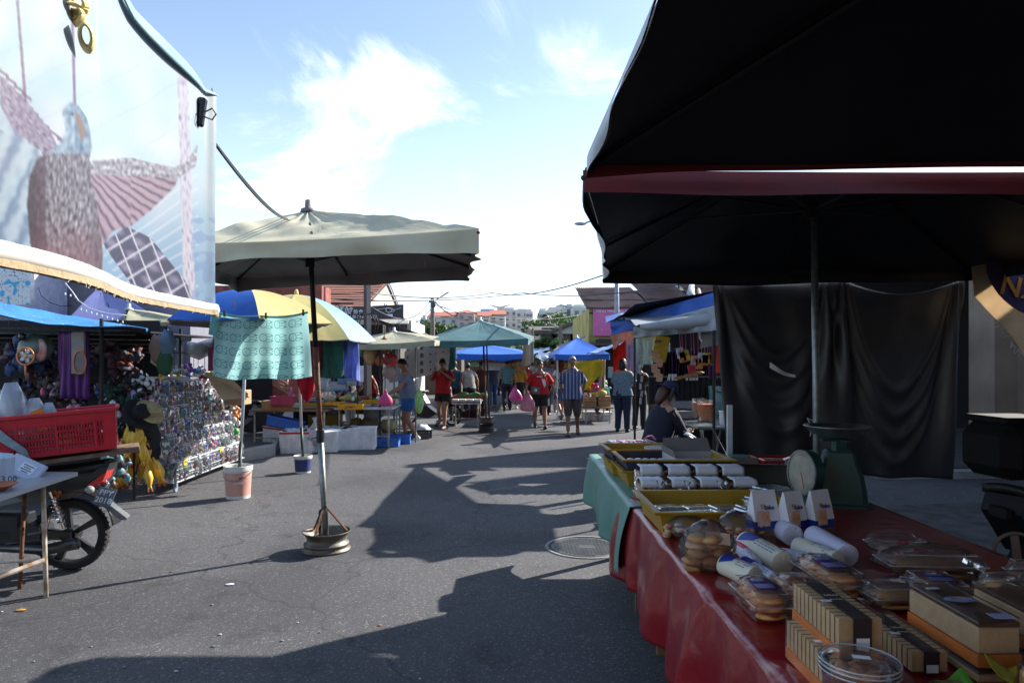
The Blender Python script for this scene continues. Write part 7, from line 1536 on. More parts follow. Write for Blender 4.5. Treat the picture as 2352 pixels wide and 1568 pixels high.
for k,(u,v,r,mt,nm) in enumerate(((860,948,.2,mat('dim film',(.2,.2,.2),.4),'dim white sack'),(850,975,.22,mat('dim brown sack',(.14,.10,.06),.5),'brown sack'),(890,978,.18,mat('dim ochre sack',(.28,.24,.10),.5),'ochre clear sack'),(818,970,.13,mat('dim mustard sack',(.22,.15,.01),.6),'mustard yellow bag'),(765,945,.13,mat('dim film'),'pale bag'))):
    sack('sack',nm+' stored under the vegetable table',P(u,v,13.3),(r,r*.8,r*.75),mt,None,'sacks under the vegetable table',knot=False,seed=k)
sack('sack','white sack on a dark crate behind the legs of the man in blue shorts',P(968,1000-12,14.6),(.20,.16,.13),foam,None,knot=False)
vcrate('crate','dark crate behind the man in blue shorts, left one',P(958,1020,14.3)-V((0,0,.0)),.5,.35,.27,.1,c('dark grey'),'dark crates by the parked motorcycle'); vcrate('crate','dark crate behind the man in blue shorts, right one',P(975,1014,14.5),.32,.35,.27,.1,c('dark grey'),'dark crates by the parked motorcycle')
# back shelves of the veg stall
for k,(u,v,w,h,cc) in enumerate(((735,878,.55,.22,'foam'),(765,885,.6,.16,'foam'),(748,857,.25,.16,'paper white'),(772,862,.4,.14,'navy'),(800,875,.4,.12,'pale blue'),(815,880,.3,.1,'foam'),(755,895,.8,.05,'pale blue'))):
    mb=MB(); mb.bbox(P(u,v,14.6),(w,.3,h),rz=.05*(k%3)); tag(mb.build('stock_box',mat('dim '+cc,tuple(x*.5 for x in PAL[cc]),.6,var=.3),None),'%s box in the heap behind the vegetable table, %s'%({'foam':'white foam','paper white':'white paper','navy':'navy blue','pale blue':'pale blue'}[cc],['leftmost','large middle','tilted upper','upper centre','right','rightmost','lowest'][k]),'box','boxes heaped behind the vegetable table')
# hanging food bags
def hb(label,u,v,r,cc,d=13.2,nm='hanging_bag'):
    q=P(u,v,d); t=thing(nm,label,'bag',q-V((0,0,r[1])),'food bags hanging at the vegetable stall'); mb=MB(); mb.ball(q,(r[0],.07,r[1]),rag=.18,n=14,k=10,seed=int(u)); mb.tube([q+V((0,0,r[1]*.8)),q+V((0,0,r[1]*1.25))],[r[0]*.5,.01],8); mb.build('bag_body',cc,t,smooth=True); mb=MB(); mb.tube([q+V((0,0,r[1]*1.2)),q+V((0,0,r[1]*1.2+.2))],.005,4); mb.build('string',fr,t)
hb('clear bag of dried noodles hanging above the red-shirted vendor',850,812,(.13,.22),mat('noodle tan',(.45,.28,.12),.6,var=.5,scale=30)); hb('green and white bottle shaped packet at the left of the hanging food bags',826,797,(.09,.17),mat('bottle green',(.12,.28,.04),.4)); hb('brown clear bag hanging high beside the noodle bag',883,795,(.12,.16),mat('brown food',(.25,.11,.04),.5,var=.5,scale=20)); hb('red and black bag hanging above the man in blue shorts',897,826,(.14,.13),mat('red black print',(.5,.03,.03),.4,var=.9,scale=8,sub=(.02,.02,.02))); hb('clear bag of pale goods under the red and black bag',893,855,(.13,.13),mat('pale dried goods',(.32,.24,.2),.6,var=.3)); hb('orange net bag hidden behind the red and black bag',872,828,(.1,.1),mat('rust food',(.4,.12,.03),.6))
mb=MB(); mb.box(P(829,858,12.9),(.10,.008,.30)); tag(mb.build('price_sheet',c('paper white'),None),'narrow white paper notice hanging on the post in front of the red-shirted vendor','notice')
mb=MB()
for k in range(3): mb.bbox(P(814,800+8*k,13.6),(.3,.2,.05))
tag(mb.build('blue_trays',bcr,None),'stack of blue trays on a shelf left of the hanging food bags','trays')
t=thing('vegetable_heap','low heap of mixed goods covering the right half of the vegetable table','vegetables',T2(845,925)); 
for k in range(26):
    mb=MB(); q=P(790+115*R.random(),925-14*R.random(),13.3); mb.ball(q,(R.uniform(.05,.12),.08,R.uniform(.03,.07)),rag=.3,seed=k,n=9,k=6); mb.build('produce',[veg,grn,ylv,mat('dim red goods',(.3,.04,.03),.6),c('paper white')][k%5],t,smooth=True)
vcrate('crate','mustard crate standing on end under the vegetable table',P(748,992,13.4)-V((0,0,.0)),.6,.3,.35,0,mat('dim mustard crate',(.3,.2,.02),.6),'crates under the vegetable table'); vcrate('crate','navy crate under the middle of the vegetable table',P(725,975,13.6),.8,.3,.42,0,c('navy'),'crates under the vegetable table')
# ---- second beige canopy, patterned curtain, teal umbrella
C=lambda u,v,d:P(u,v,d)
square_umbrella('market_canopy','low cream canopy over the vegetable stall, with blue-topped finial',[C(826,789,12.6),C(822,779,16.2),C(1040,778,16.4),C(998,781,12.7)],C(905,762,14.2),C(905,775,14.2),(C(905,0,14.2).x,14.2,0),mat('cream canvas',(.34,.33,.23),.75,var=.2,bump=.2,trans=.1),linr,None,.11,seed=6,poler=.018,nu=18,nv=10,wr=.02,vwave=.03)
for u,y in((822,12.7),(918,14.9),(955,13.6),(873,13.0)):
    x=P(u,0,y).x; mb=MB(); mb.tube([(x,y,0),(x,y,1.98)],.016,8); tag(mb.build('canopy_pole',fr if u<900 else galv,None),'thin dark pole of the vegetable stall, %s'%{822:'leftmost, by the white notice',918:'behind the man in blue shorts',955:'rightmost, before the patterned curtain',873:'beside the pink string bag'}[u],'pole','poles of the vegetable stall')
def pc(u,v):
    b=(.42,.40,.37); x=(u*9)%1; y=(v*4.2)%1; i=int(u*9)
    if abs(u-.42)<.004: return (.25,.22,.2)
    if i%2==0 and i%4==0 and (x-.5)**2/.06+(y-.5)**2/.10<1: return (.10,.09,.10)
    if i%2 and (x-.5)**2+(y-.5)**2<.012: return (.06,.05,.06)
    if i%4==2 and abs(x-.5)<.10 and abs(y-.5)<.2 and not(abs(y-.5)<.1 and x>.5): return (.12,.1,.1)
    return b
def pcs(u,v):
    a=P(893,795,16.0); b=P(1042,780,17.3); q=a.lerp(b,u); H_=.86-.12*u; return q+V((.02*math.sin(u*22),.04*math.sin(u*22+1),-v*H_-.02*math.sin(u*PI)))
mb=MB(); mb.grid(pcs,260,110,0,pc); tag(mb.build('curtain',mat('printed curtain',(1,1,1),.85,attr='Col',var=.08,trans=.2),None,smooth=True),'pale curtain printed with dark leaves and dots, hanging behind the man in blue shorts','curtain')
hang('cloth','turquoise cloth tied at the right end of the patterned curtain','cloth',P(1035,795,16.5),P(1046,792,16.6),.62,mat('turquoise cloth',(.10,.38,.34),.8,trans=.25),1,.05,low=lambda u:-.2*u,taper=-.5)
ft=G(1117,990)
TU=square_umbrella('patio_umbrella','teal square umbrella on a black wheel rim in the road centre',[C(988,782,13.9),C(1000,770,17.9),C(1226,772,17.9),C(1213,777,13.8)],C(1103,737,15.8),C(1108,762,15.8),(ft.x,ft.y,0),tealc,linr,None,.13,seed=8,poler=.025,nu=20,nv=12,parts_pole=False,wr=.02)
MB().tube([ft,(C(1109,0,15.8).x,15.8,2.5)],.022,10).build('pole',rustp,TU,smooth=True); MB().tube([ft+V((.08,0,.0)),(C(1117,0,15.8).x,15.75,2.3)],.018,8).build('prop_pole',fr,TU)
rimbase(TU,ft,.19,.18,mat('black rim',(.02,.02,.022),.6)); 
mb=MB(); mb.lathe([(.14,.18),(.16,.2),(.14,.25),(.16,.31),(.17,.33),(.0,.30)],ft,24); mb.build('upper_rim',mat('old rim steel'),TU,smooth=True)
for an in(.4,2.5,4.5): MB().tube([ft+V((.17*math.cos(an),.17*math.sin(an),.18)),ft+V((0,0,.5))],.012,5).build('brace',rustp,TU)
# zig-zag striped umbrella cloth hanging
def zz_(u,v): 
    return (.50,.42,.32) if .3<u<.7 else ((.55,.52,.45) if ((v*14+abs(u-.5)*6)%1)<.6 else (.22,.16,.12))
def zs(u,v):
    a=P(1206,758,18.5);b=P(1226,752,18.5); q=a.lerp(b,u); w=(1+.35*v); q.x=(a.x+b.x)/2+(q.x-(a.x+b.x)/2)*w-.05*v; return q+V((0,.05*math.sin(u*9),-v*(1.0-.12*abs(u-.5))))
mb=MB(); mb.grid(zs,60,110,0,zz_); tag(mb.build('patterned_cloth',mat('zigzag cloth',(1,1,1),.85,attr='Col',var=.1,trans=.2),None,smooth=True,solid=.01),'tan cloth with zigzag borders hanging at the right corner of the teal umbrella','cloth')
# parked bikes
scooter('motorcycle','pale-shielded scooter parked behind the woman in red T-shirt',G(985,978)+V((.0,.3,0)),-.35,mat('pale grey body',(.3,.28,.27),.35),'scooters parked among the left stalls',1.,wt=1)
scooter('motorcycle','black and red scooter parked at the kerb behind the white pole',G(572,1020)+V((-.2,.5,0)),-2.2,c('black plastic'),'scooters parked among the left stalls',.95)
# vegetable stall 2 (crates behind the red shirt woman)
table('low table of green vegetables under the blue canopy, right of the red-shirted woman',P(1040,0,17).x,P(1105,0,17).x,16.8,18.2,.62,c('wood'))
for k in range(8):
    mb=MB(); q=P(1048+9*k,912-3*(k%3),17.3); mb.ball(q,(.12,.14,.07),rag=.4,seed=k,n=10,k=7); tag(mb.build('vegetable_heap',grn if k%3 else mat('dim red goods'),None,smooth=True),'%s heap of leafy vegetables on the low table, %s from the left'%('green' if k%3 else 'reddish',['first','second','third','fourth','fifth','sixth','seventh','eighth'][k]),'vegetables','vegetable heaps on the low table')
for k in range(4):
    mb=MB(); mb.bbox(P(1046+17*k,922,16.9),(.17,.2,.12)); tag(mb.build('white_box',foam,None),'white box at the front of the low vegetable table, %s from the left'%['first','second','third','fourth'][k],'box','white boxes on the low vegetable table')
for k in range(4): vcrate('crate','dark maroon crate on the road under the low vegetable table, %s from the left'%['first','second','third','fourth'][k],G(1045+20*k,966-2*k)+V((0,.2,0)),.3,.3,.26,0,mat('dark maroon',(.05,.01,.02),.6),'maroon crates under the low vegetable table')
# ---- blue canopies farther back
blc=mat('bright blue canopy',(.015,.13,.60),.55,var=.12,trans=.12,bump=.15,bscale=6); bld=mat('deep blue canopy',(.01,.05,.35),.6,var=.15,trans=.05)
square_umbrella('market_canopy','long bright blue canopy with banners in the middle distance, behind the teal umbrella',[C(1050,812,22),C(1045,806,30),C(1215,806,30),C(1213,812,22)],C(1110,792,26),C(1110,800,26),(C(1110,0,26).x,26,0),blc,linr,None,.2,seed=9,nu=14,nv=8,pull=.01)
GZ=square_umbrella('gazebo','bright blue pyramid gazebo above the yellow cloth stall',[C(1276,813,18.3),C(1262,812,22.5),C(1390,812,22.5),C(1400,812,18.3)],C(1325,776,20.3),C(1325,797,20.3),(C(1325,0,20.3).x,20.3,0),blc,linr,None,.16,seed=10,nu=14,nv=8,pull=.0,poler=.015)
for u,y in((1280,18.4),(1386,18.4)): x=P(u,0,y).x; mb=MB(); mb.tube([(x,y,0),(x,y,1.85)],.02,6); mb.build('leg',c('paper white'),GZ)
sheet('stall_awning','small blue and silver awning between the blue gazebo and the clothes stall','awning',[P(1345,812,16.0),P(1420,792,14.6),P(1440,775,17),P(1372,800,19)],mat('silver blue sheet',(.28,.36,.45),.5,var=.6,scale=3,sub=(.03,.1,.4)),.05)
sheet('stall_awning','dark awning behind the blue gazebo, left side','awning',[P(1225,822,19.5),P(1290,810,19.5),P(1310,795,25),P(1240,802,25)],mat('dark blue sheet',(.02,.05,.14),.6,var=.6,scale=4,sub=(.08,.12,.2)),.15,wr=.08)
sheet('stall_awning','grey sloping awning rising behind the blue gazebo','awning',[P(1268,805,24),P(1340,788,24),P(1345,770,30),P(1285,790,30)],mat('dim canvas',(.16,.15,.13),.7),.1)
sheet('stall_awning','blue striped awning at the right end of the long blue canopy','awning',[P(1205,808,24),P(1262,803,24),P(1262,796,29),P(1215,797,29)],mat('striped blue sheet',(.02,.12,.3),.6,var=.6,scale=6,sub=(.15,.25,.35)),.1,wr=.06)
def banner(label,u0,v0,u1,v1,d,cc,txt=None,tc_=None,ts=.3,cat='banner',depth=.02,name='banner'):
    t=thing(name,label,cat,P((u0+u1)/2,v1,d)); a=P(u0,v0,d); b=P(u1,v1,d); MB().box((a+b)/2,(b.x-a.x,depth,a.z-b.z)).build('panel',cc,t)
    if txt: text(txt,ts,(a+b)/2+V((0,-depth/2-.004,0)),tc_ or c('white plastic'),t,depth=.002,bold=True)
    return t
t=banner('white and orange banner under the long blue canopy',1110,815,1190,850,23,c('paper white')); MB().box(P(1152,826,22.97),(1.0,.01,.22)).build('orange_band',mat('orange band',(.65,.3,.05),.6),t); text('C E D O',.22,P(1150,826,22.9),c('purple'),t,depth=.002,bold=True); text("J'A",.3,P(1180,834,22.9),c('red plastic'),t,depth=.002,shear=.3)
banner('pale green printed banner left under the long blue canopy',1072,815,1100,842,22.5,mat('pale green print',(.35,.5,.25),.6,var=.5,scale=8))
banner('tan board behind the shoppers under the long blue canopy',1110,850,1200,870,26,mat('tan board',(.40,.28,.16),.8))
sack('hanging_bag','cluster of colourful bags hanging right of the white and orange banner',P(1193,835,22.5),(.3,.2,.22),mat('dark mix',(.15,.05,.04),.5,var=.9,scale=9,sub=(.4,.3,.1)),None,knot=False)
def yel_low(u): return .9*math.sin(PI*min(1,.12+u*.95))**1.5
hang('cloth','yellow cloth sagging in deep folds below the blue gazebo','cloth',P(1305,830,17.8),P(1385,826,17.8),.42,mat('bright yellow cloth',(.55,.45,.02),.7,var=.2,trans=.3),.3,.04,low=yel_low)
hang('cloth','crimson cloth hanging inside the blue gazebo at the left','cloth',P(1284,828,19),P(1295,828,19),.55,redc,1,.03)
hang('cloth','beige striped cloth hanging right of the yellow cloth','cloth',P(1376,825,17.9),P(1390,826,17.9),.75,mat('pinkish beige cloth',(.4,.3,.26),.8),2,.03)
hang('cloth','turquoise checked cloth at the right behind the patterned blouse woman','cloth',P(1397,842,17),P(1440,842,17),.28,mat('turquoise checks',(.05,.45,.55),.7,var=.6,scale=12,sub=(.4,.55,.6)),1,.02)
table('goods table of the stall under the yellow cloth',P(1335,0,18.2).x,P(1402,0,18.2).x,17.7,18.8,.42,c('wood'))
for k in range(34):
    q=P(1342+56*R.random(),912-36*R.random()**1.2,18.2+.5*R.random()); nm,cc=pkcols[k%9]; mb=MB(); mb.ball(q,(R.uniform(.05,.12),.07,R.uniform(.03,.08)),rag=.5,seed=k,n=9,k=6); tag(mb.build('small_goods',mat('toy '+nm,cc),None,smooth=True,angle=.7),'%s packet in the heap on the goods table under the yellow cloth'%nm,'goods','goods heaped on the table under the yellow cloth')
t=thing('cap','pale yellow cap lying on the red goods of the yellow cloth stall','cap',P(1382,905,18)); mb=MB(); mb.ball(P(1383,903,18),(.13,.13,.09),n=14); mb.ball(P(1374,907,17.95),(.10,.1,.012)); mb.build('cap_body',mat('pale yellow cap',(.5,.4,.15),.7),t,smooth=True)
for k,(u,v) in enumerate(((1358,925),(1386,922))):
    q=P(u,v+8,18.0); t=thing('carton','brown cardboard carton, %s one, below the goods of the yellow cloth stall'%['left','right'][k],'carton',q,'cartons on foam boxes'); MB().bbox(q+V((0,.15,.10)),(.38,.35,.27),b=.004).build('carton_wall',c('cardboard'),t); MB().box(q+V((0,-.028,.12)),(.38,.004,.02)).build('tape',mat('tape brown',(.22,.12,.06),.4),t)
    foambox('foam box under the %s carton of the yellow cloth stall'%['left','right'][k],G(u+2,967)+V((0,.2,0)),.42,.38,.22,0,lid=True,group='foam boxes under the cartons')
# ---------------- buildings, poles, wires, hill, flats, trees
def winrect(mb,c0,w,h,ux,nrm): 
    c0=V(c0); ux=V(ux); up=V((0,0,1)); nrm=V(nrm); mb.prism([c0-ux*w/2-up*h/2,c0+ux*w/2-up*h/2,c0+ux*w/2+up*h/2,c0-ux*w/2+up*h/2],nrm)
cream=mat('cream render',(.60,.56,.48),.9,var=.15,scale=1.2); glassd=mat('dark window glass',(.03,.04,.05),.15); 
# left shophouse with tiled roof
tiles=mat('clay tiles',(.17,.055,.038),.85,var=.5,scale=1.5,bump=.5,bscale=9,sub=(.14,.06,.045))
D=28.
t=thing('shophouse','cream shophouse with red clay tile roof and a gable, behind the left stalls','building',(P(800,0,D).x,D+3,0))
xl,xr=P(520,0,D).x,-6.08; ze=P(0,706,D).z; yr=D+5; zr=P(885,652,yr).z
MB().box(((xl+xr)/2,D+5,ze/2),(xr-xl,10,ze)).build('wall',cream,t)
g0=V((xr+.001,D,ze)); 
mb=MB(); mb.prism([(xr-.0,D,ze),(xr-.0,D+10,ze),(xr-.0,yr,zr)],(-.3,0,0)); mb.build('gable',cream,t)
rf=MB()
for i in range(15):   # courses of tiles, stepped
    a=i/15; b=(i+1)/15; y0=D-.5+(yr-D+.5)*a; y1=D-.5+(yr-D+.5)*b; z0=ze-.15+(zr-ze+.15)*a; z1=ze-.15+(zr-ze+.15)*b
    n=110
    for k in range(n):
        x0=xl-.5+(xr+.1-xl+.5)*k/n; x1=xl-.5+(xr+.1-xl+.5)*(k+.8)/n; rf.add([(x0,y0,z0+.10),(x1,y0,z0+.10),(x1,y1,z1+.07),(x0,y1,z1+.07),((x0+x1)/2,y0,z0+.19),((x0+x1)/2,y1,z1+.14)],[(0,4,5,3),(4,1,2,5),(0,1,4)])
rf.add([(xl-.5,D-.5,ze-.15),(xr+.1,D-.5,ze-.15),(xr+.1,yr,zr),(xl-.5,yr,zr)],[(0,1,2,3)]); rf.add([(xl-.5,D+10.5,ze-.15),(xr+.1,D+10.5,ze-.15),(xr+.1,yr,zr),(xl-.5,yr,zr)],[(3,2,1,0)])
rf.build('tiled_roof',tiles,t); mb=MB(); mb.tube([(xl-.5,yr,zr+.12),(xr+.1,yr,zr+.12)],.16,8); mb.build('ridge_cap',tiles,t)
mb=MB(); mb.tube([(xr+.12,D-.5,ze-.1),(xr+.12,yr,zr+.1),(xr+.12,D+10.5,ze-.1)],.03,6); mb.build('verge',mat('dark verge',(.06,.04,.04),.8),t)
for k in range(3):
    mb=MB(); winrect(mb,P(722+12*0+30*k,735,D-.01),1.1,1.4,(1,0,0),(0,-.06,0)); mb.build('window',glassd,t)
mb=MB()
for r in range(2):
    for k in range(3): winrect(mb,(xr+.01,yr-.5+.5*k,zr-1.1-.6*r),.18,.25,(0,1,0),(.02,0,0))
mb.build('vent_holes',glassd,t)
t=thing('annex','lower cream annex with deep shaded window hoods, right of the sign','building',(P(905,0,26).x,27,0)); a,b=P(845,0,26).x,P(945,0,26).x; zt=P(0,735,26).z
MB().box(((a+b)/2,28,zt/2),(b-a,4,zt)).build('wall',cream,t); mb=MB(); mb.prism([(a,26-.6,zt+.05),(b+.5,25.4,zt-.7),(b+.5,30,zt-.7),(a,30,zt+.5)],(0,0,.12)); mb.build('roof',mat('dark verge'),t)
for k in range(4):
    q=P(862+22*k,757,25.98); mb=MB(); winrect(mb,q,.24,.42,(1,0,0),(0,-.04,0)); f_=mb.build('window',glassd,t); mb=MB(); mb.prism([q+V((-.2,-.04,.32)),q+V((.2,-.04,.32)),q+V((.2,-.32,.18)),q+V((-.2,-.32,.18))],(0,0,.05)); mb.build('hood',cream,f_)
sg_=mat('sign black',(.015,.017,.025),.35)
t=thing('shop_sign','long black food shop sign with white characters and mug drawing','sign',P(848,735,25)); a=P(742,707,24.6); b=P(926,700,24.4)
mb=MB(); mb.prism([P(742,707,24.6),P(742,736,24.6),P(926,731,24.4),P(926,699,24.4)],(0,.12,0)); mb.build('board',sg_,t)
wh=c('white plastic'); text('鮮發',.34,P(788,713,24.4),wh,t,depth=.004,shear=.2); text('美食室',.19,P(829,717,24.4),wh,t,depth=.004); text('MAKANAN SEONG FATT',.15,P(812,728,24.4),wh,t,depth=.004,bold=True)
mb=MB(); mb.tube([P(x,y,24.3) for x,y in((866,711),(890,707),(905,712),(921,707))],.008,4); mb.tube([P(893+7*math.cos(a_),712+5*math.sin(a_),24.3) for a_ in[k*.5 for k in range(13)]],.01,4); mb.tube([P(x,y,24.3) for x,y in((886,708),(888,716),(893,718),(899,716),(901,708),(886,708))],.01,4); mb.tube([P(x,y,24.3) for x,y in((901,710),(906,711),(905,716),(900,716))],.01,4); mb.build('mug_drawing',wh,t)
for k,(x,y) in enumerate(((893,724),(899,724))): mb=MB(); mb.ball(P(x,y,24.32),(.06,.01,.05)); mb.build('egg_drawing',wh,t,smooth=True)
# pink drinks shop with corrugated roof
D=30.; t=thing('drinks_shop','shop with rust-grey corrugated roof, yellow end wall and pink signboard, at the right','building',(P(1480,0,D).x,D+3,0))
xl,xr=P(1353,0,D).x,P(1760,0,D).x; ze=P(0,708,D).z
pinkw=mat('magenta fascia',(.34,.06,.18),.7,var=.15); ywall=mat('yellow end wall',(.45,.40,.14),.9,var=.35,scale=1.2)
MB().box(((xl+xr)/2,D+4,ze/2),(xr-xl,8,ze)).build('wall',ywall,t); MB().box(((P(1368,0,D).x+xr)/2,D-.02,P(0,740,D).z),(xr-P(1368,0,D).x,.05,1.2)).build('fascia',pinkw,t); MB().box(((xl+xr)/2+.3,D-.4,P(0,786,D).z),(xr-xl,1.0,.25)).build('dark_awning',mat('dark verge'),t)
corr=mat('rusty sheet with painted valley shade',(.30,.21,.18),.8,metal=.1,var=.5,scale=1.8,sub=(.14,.09,.08),bump=.2,stripe=(0,.11,(.07,.045,.04),.4))  # dark stripes put the shade of the corrugation valleys into the sheet colour
yr=D+5.2; 
mb=MB(); mb.prism([(xl,D-.1,ze-.25),(xr,D-.1,ze-.25),(xr,yr,P(1345,640,yr).z-.5),(xl,yr,P(1345,658,yr).z-.35)],(0,0,.06)); mb.build('roof_deck',mat('old dark roof',(.11,.09,.08),.85,var=.4,scale=1),t)
rs=[]
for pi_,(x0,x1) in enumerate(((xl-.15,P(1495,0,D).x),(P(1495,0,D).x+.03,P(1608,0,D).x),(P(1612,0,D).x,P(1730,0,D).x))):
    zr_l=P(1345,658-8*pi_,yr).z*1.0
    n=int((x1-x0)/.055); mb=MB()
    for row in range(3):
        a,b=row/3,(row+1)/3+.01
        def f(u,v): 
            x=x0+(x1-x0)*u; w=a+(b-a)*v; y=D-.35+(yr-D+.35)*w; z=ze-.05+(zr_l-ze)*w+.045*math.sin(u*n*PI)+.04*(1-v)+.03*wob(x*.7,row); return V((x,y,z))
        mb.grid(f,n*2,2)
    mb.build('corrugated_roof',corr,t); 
mb=MB(); q0=P(1590,682,D-.3+1); mb.tube([P(1597,698,D+.5),P(1586,675,D+2.5),P(1590,650,D+5)],[.16,.2,.17],8); mb.build('grey_wrap',mat('grey tarpaulin'),t,smooth=True)
mb=MB(); mb.tube([P(1612,695,D+.4),P(1600,650,yr)],[.10,.10],8); mb.build('parapet',mat('pale parapet',(.5,.4,.35),.8),t)
pinks=mat('pink signboard',(.62,.14,.36),.5,var=.1)
t2_=thing('shop_sign','pink signboard with pale dots and white lettering at its top, on the drinks shop','sign',P(1420,770,D-.15)); MB().box((P(1363,708,D-.2)+P(1500,771,D-.2))/2,((1500-1363)/F*D,.08,(771-708)/F*D)).build('board',pinks,t2_)
text('KEDAI MINUMAN MAKASAN',.155,P(1421,715,D-.27),wh,t2_,depth=.004,bold=True)
mb=MB()
for k in range(18): q=P(1368+126*R.random(),722+46*R.random(),D-.245); mb.cyl(q,q+V((0,-.01,0)),.028,n=8)
mb.build('pale_dots',mat('pale pink',(.7,.45,.6),.5),t2_)
mb=MB(); mb.box(P(1425,742,D-.25),(.3,.01,.02)); 
for k in range(5): mb.tube([P(1462+3*k,750-4*k,D-.25),P(1465+3*k,746-4*k,D-.25)],.025,5)
mb.build('yellow_script',mat('script yellow',(.6,.45,.1),.5),t2_)
# street lamp, poles, cables
t=thing('street_lamp','tall grey street lamp post with an arm, rising behind the pink signboard','street lamp',(P(1417,0,24).x,24,0)); x=P(1415,0,24).x; MB().tube([(x+.06,24,0),(x,24,6.7)],[.10,.065],12).build('post',mat('lamp post grey',(.30,.34,.38),.5,metal=.4),t,smooth=True)
MB().tube([(x,24,6.55),P(1385,498,24),P(1345,512,24)],.03,8).build('arm',mat('lamp post grey'),t,smooth=True); mb=MB(); mb.ball(P(1333,514,24),(.22,.11,.06),n=14,k=8); mb.build('lamp_head',mat('lamp head',(.35,.38,.42),.4),t,smooth=True)
t=thing('utility_pole','dark square utility pole standing in front of the black food sign','pole',(P(845,0,17).x,17,0)); x=P(845,0,17).x; MB().tube([(x,17,0),(x-.02,17,4.2)],[.105,.085],4).build('post',mat('dark concrete pole',(.07,.075,.085),.8),t)
for k in range(5):
    mb=MB(); a=P(838+3*k,755,16.8); mb.tube([a+V((0,0,.35)),a+V((.15*(1 if k%2 else -1),-.05,.40)),a+V((.25*(1 if k%2 else -1),-.05,.15)),a+V((.2*(1 if k%2 else -1),-.05,-.2))],.012,5); mb.build('cable_loop',blk,t,smooth=True)
t=thing('utility_pole','slim concrete utility pole with crossing wires above the teal umbrella','pole',(P(995,0,38).x,38,0)); x=P(993,0,38).x; MB().tube([(x+.05,38,0),(x,38,CH+(HY-683)/F*38)],[.15,.11],8).build('post',mat('old pole',(.14,.13,.125),.85),t)
mb=MB(); mb.tube([P(985,693,38),P(1003,695,38)],.05,5); mb.tube([P(999,690,38),P(1030,671,37)],.04,5); mb.build('cross_arm',mat('old pole'),t); mb=MB(); mb.ball(P(996,700,37.9),(.12,.1,.16)); mb.build('insulator',c('dark grey'),t)
# the thin pole at right with a kite-like lamp
t=thing('utility_pole','thin distant pole in front of the stained white houses','pole',(P(1417,0,60).x-2,60,0)); mb=MB(); x=P(1413,0,45).x; 
t.location=(P(1287,0,45).x,45,0); ORG[t.name]=V(t.location); xx=P(1287,0,45).x; MB().tube([(xx,45,0),(xx,45,P(0,748,45).z)],.12,6).build('post',mat('old pole'),t); MB().tube([P(1287,755,45),P(1262,742,45)],.05,5).build('lamp_arm',galv,t)
t=thing('lamp_mast','short distant mast topped by a dark lamp left of the hill trees','pole',(P(1326-74,0,60).x,60,0)); xx=P(1326-74,0,60).x; MB().tube([(xx,60,0),(xx,60,P(0,735,60).z)],.08,6).build('post',mat('old pole'),t); mb=MB(); mb.ball(P(1326-74,730,60),(.35,.2,.35),n=10); mb.build('lamp_head',blk,t)
wires=[((640,668,18),(845,672,17),.05,.014),((845,672,17),(1130,672,24),.15,.02),((1130,672,24),(1400,627,12),.2,.014),((600,656,20),(845,690,17),.1,.014),((845,690,17),(1200,672,26),.1,.02),((1200,672,26),(1640,637,16),.25,.016),((845,700,17),(985,694,38),.6,.02),((1000,694,38),(1075,735,30),.2,.03),((993,705,38),(900,760,26),.3,.02),((700,680,20),(845,705,17),.1,.01),((1005,702,38),(1345,720,50),.6,.018),((1000,700,38),(1290,715,60),.9,.018)]
for k,(a,b,sag,r) in enumerate(wires):
    mb=MB(); mb.tube(bez(P(*a),P(*b),sag,20),r,5); tag(mb.build('overhead_cable',blk,None,smooth=True),['lower cable from behind the beige umbrella to the dark pole','thick upper cable from the dark pole across the sky','upper cable rising to the black canopy corner at right','sagging cable left of the dark pole above the tiles','lower thick cable from the dark pole across the sky','lower cable running on over the corrugated roof','thin wire from the dark pole to the slim pole','stay wire falling from the slim pole to the teal umbrella','stay wire falling left from the slim pole','thin wire over the tiled roof left of the dark pole','upper faint wire right of the slim pole','lower faint wire right of the slim pole'][k],'cable','overhead cables')
# stained white houses
stain=mat('stained white wall',(.50,.52,.52),.9,var=.75,scale=.5,bump=.2,sub=(.16,.17,.16))
def house(label,u0,u1,vt,d,roofv,mt,wins,rm,ridge=None,dep=8):
    a,b=P(u0,0,d).x,P(u1,0,d).x; z=P(0,vt,d).z; t=thing('house',label,'house',((a+b)/2,d+dep/2,0),'houses below the hill'); MB().box(((a+b)/2,d+dep/2,z/2),(b-a,dep,z)).build('wall',mt,t)
    zr=P(0,roofv,d+2).z
    if ridge: mb=MB(); m_=P(ridge,0,d).x; mb.prism([(a-.6,d-.5,z-.05),(b+.6,d-.5,z-.05),(m_,d-.5,zr)],(0,dep,0)); mb.build('roof',mt,t); mb=MB(); mb.tube([(a-.7,d-.6,z),(m_,d-.6,zr+.1),(b+.7,d-.6,z)],.15,5); mb.build('verge',rm,t)
    else: mb=MB(); mb.prism([(a-.8,d-.8,z),(b+.8,d-.8,z),(b+.8,d+4,zr),(a-.8,d+4,zr)],(0,0,.3)); mb.build('roof',rm,t)
    for u,v,w,h in wins: mb=MB(); winrect(mb,P(u,v,d),w,h,(1,0,0),(0,-.08,0)); mb.build('window',glassd,t)
house('small white house with dark sloping roof and round duct, left of the stained gable house',1240,1284,768,52,755,stain,[(1262,775,1.2,1.5),(1274,776,.8,1.2)],mat('old dark roof',(.11,.09,.08),.85,var=.4,scale=1))
house('white stained house with low gable and two dark windows, beside the yellow wall',1282,1348,765,50,748,stain,[(1308,776,.9,.85),(1324,775,.9,.85)],mat('old dark roof'),ridge=1318)
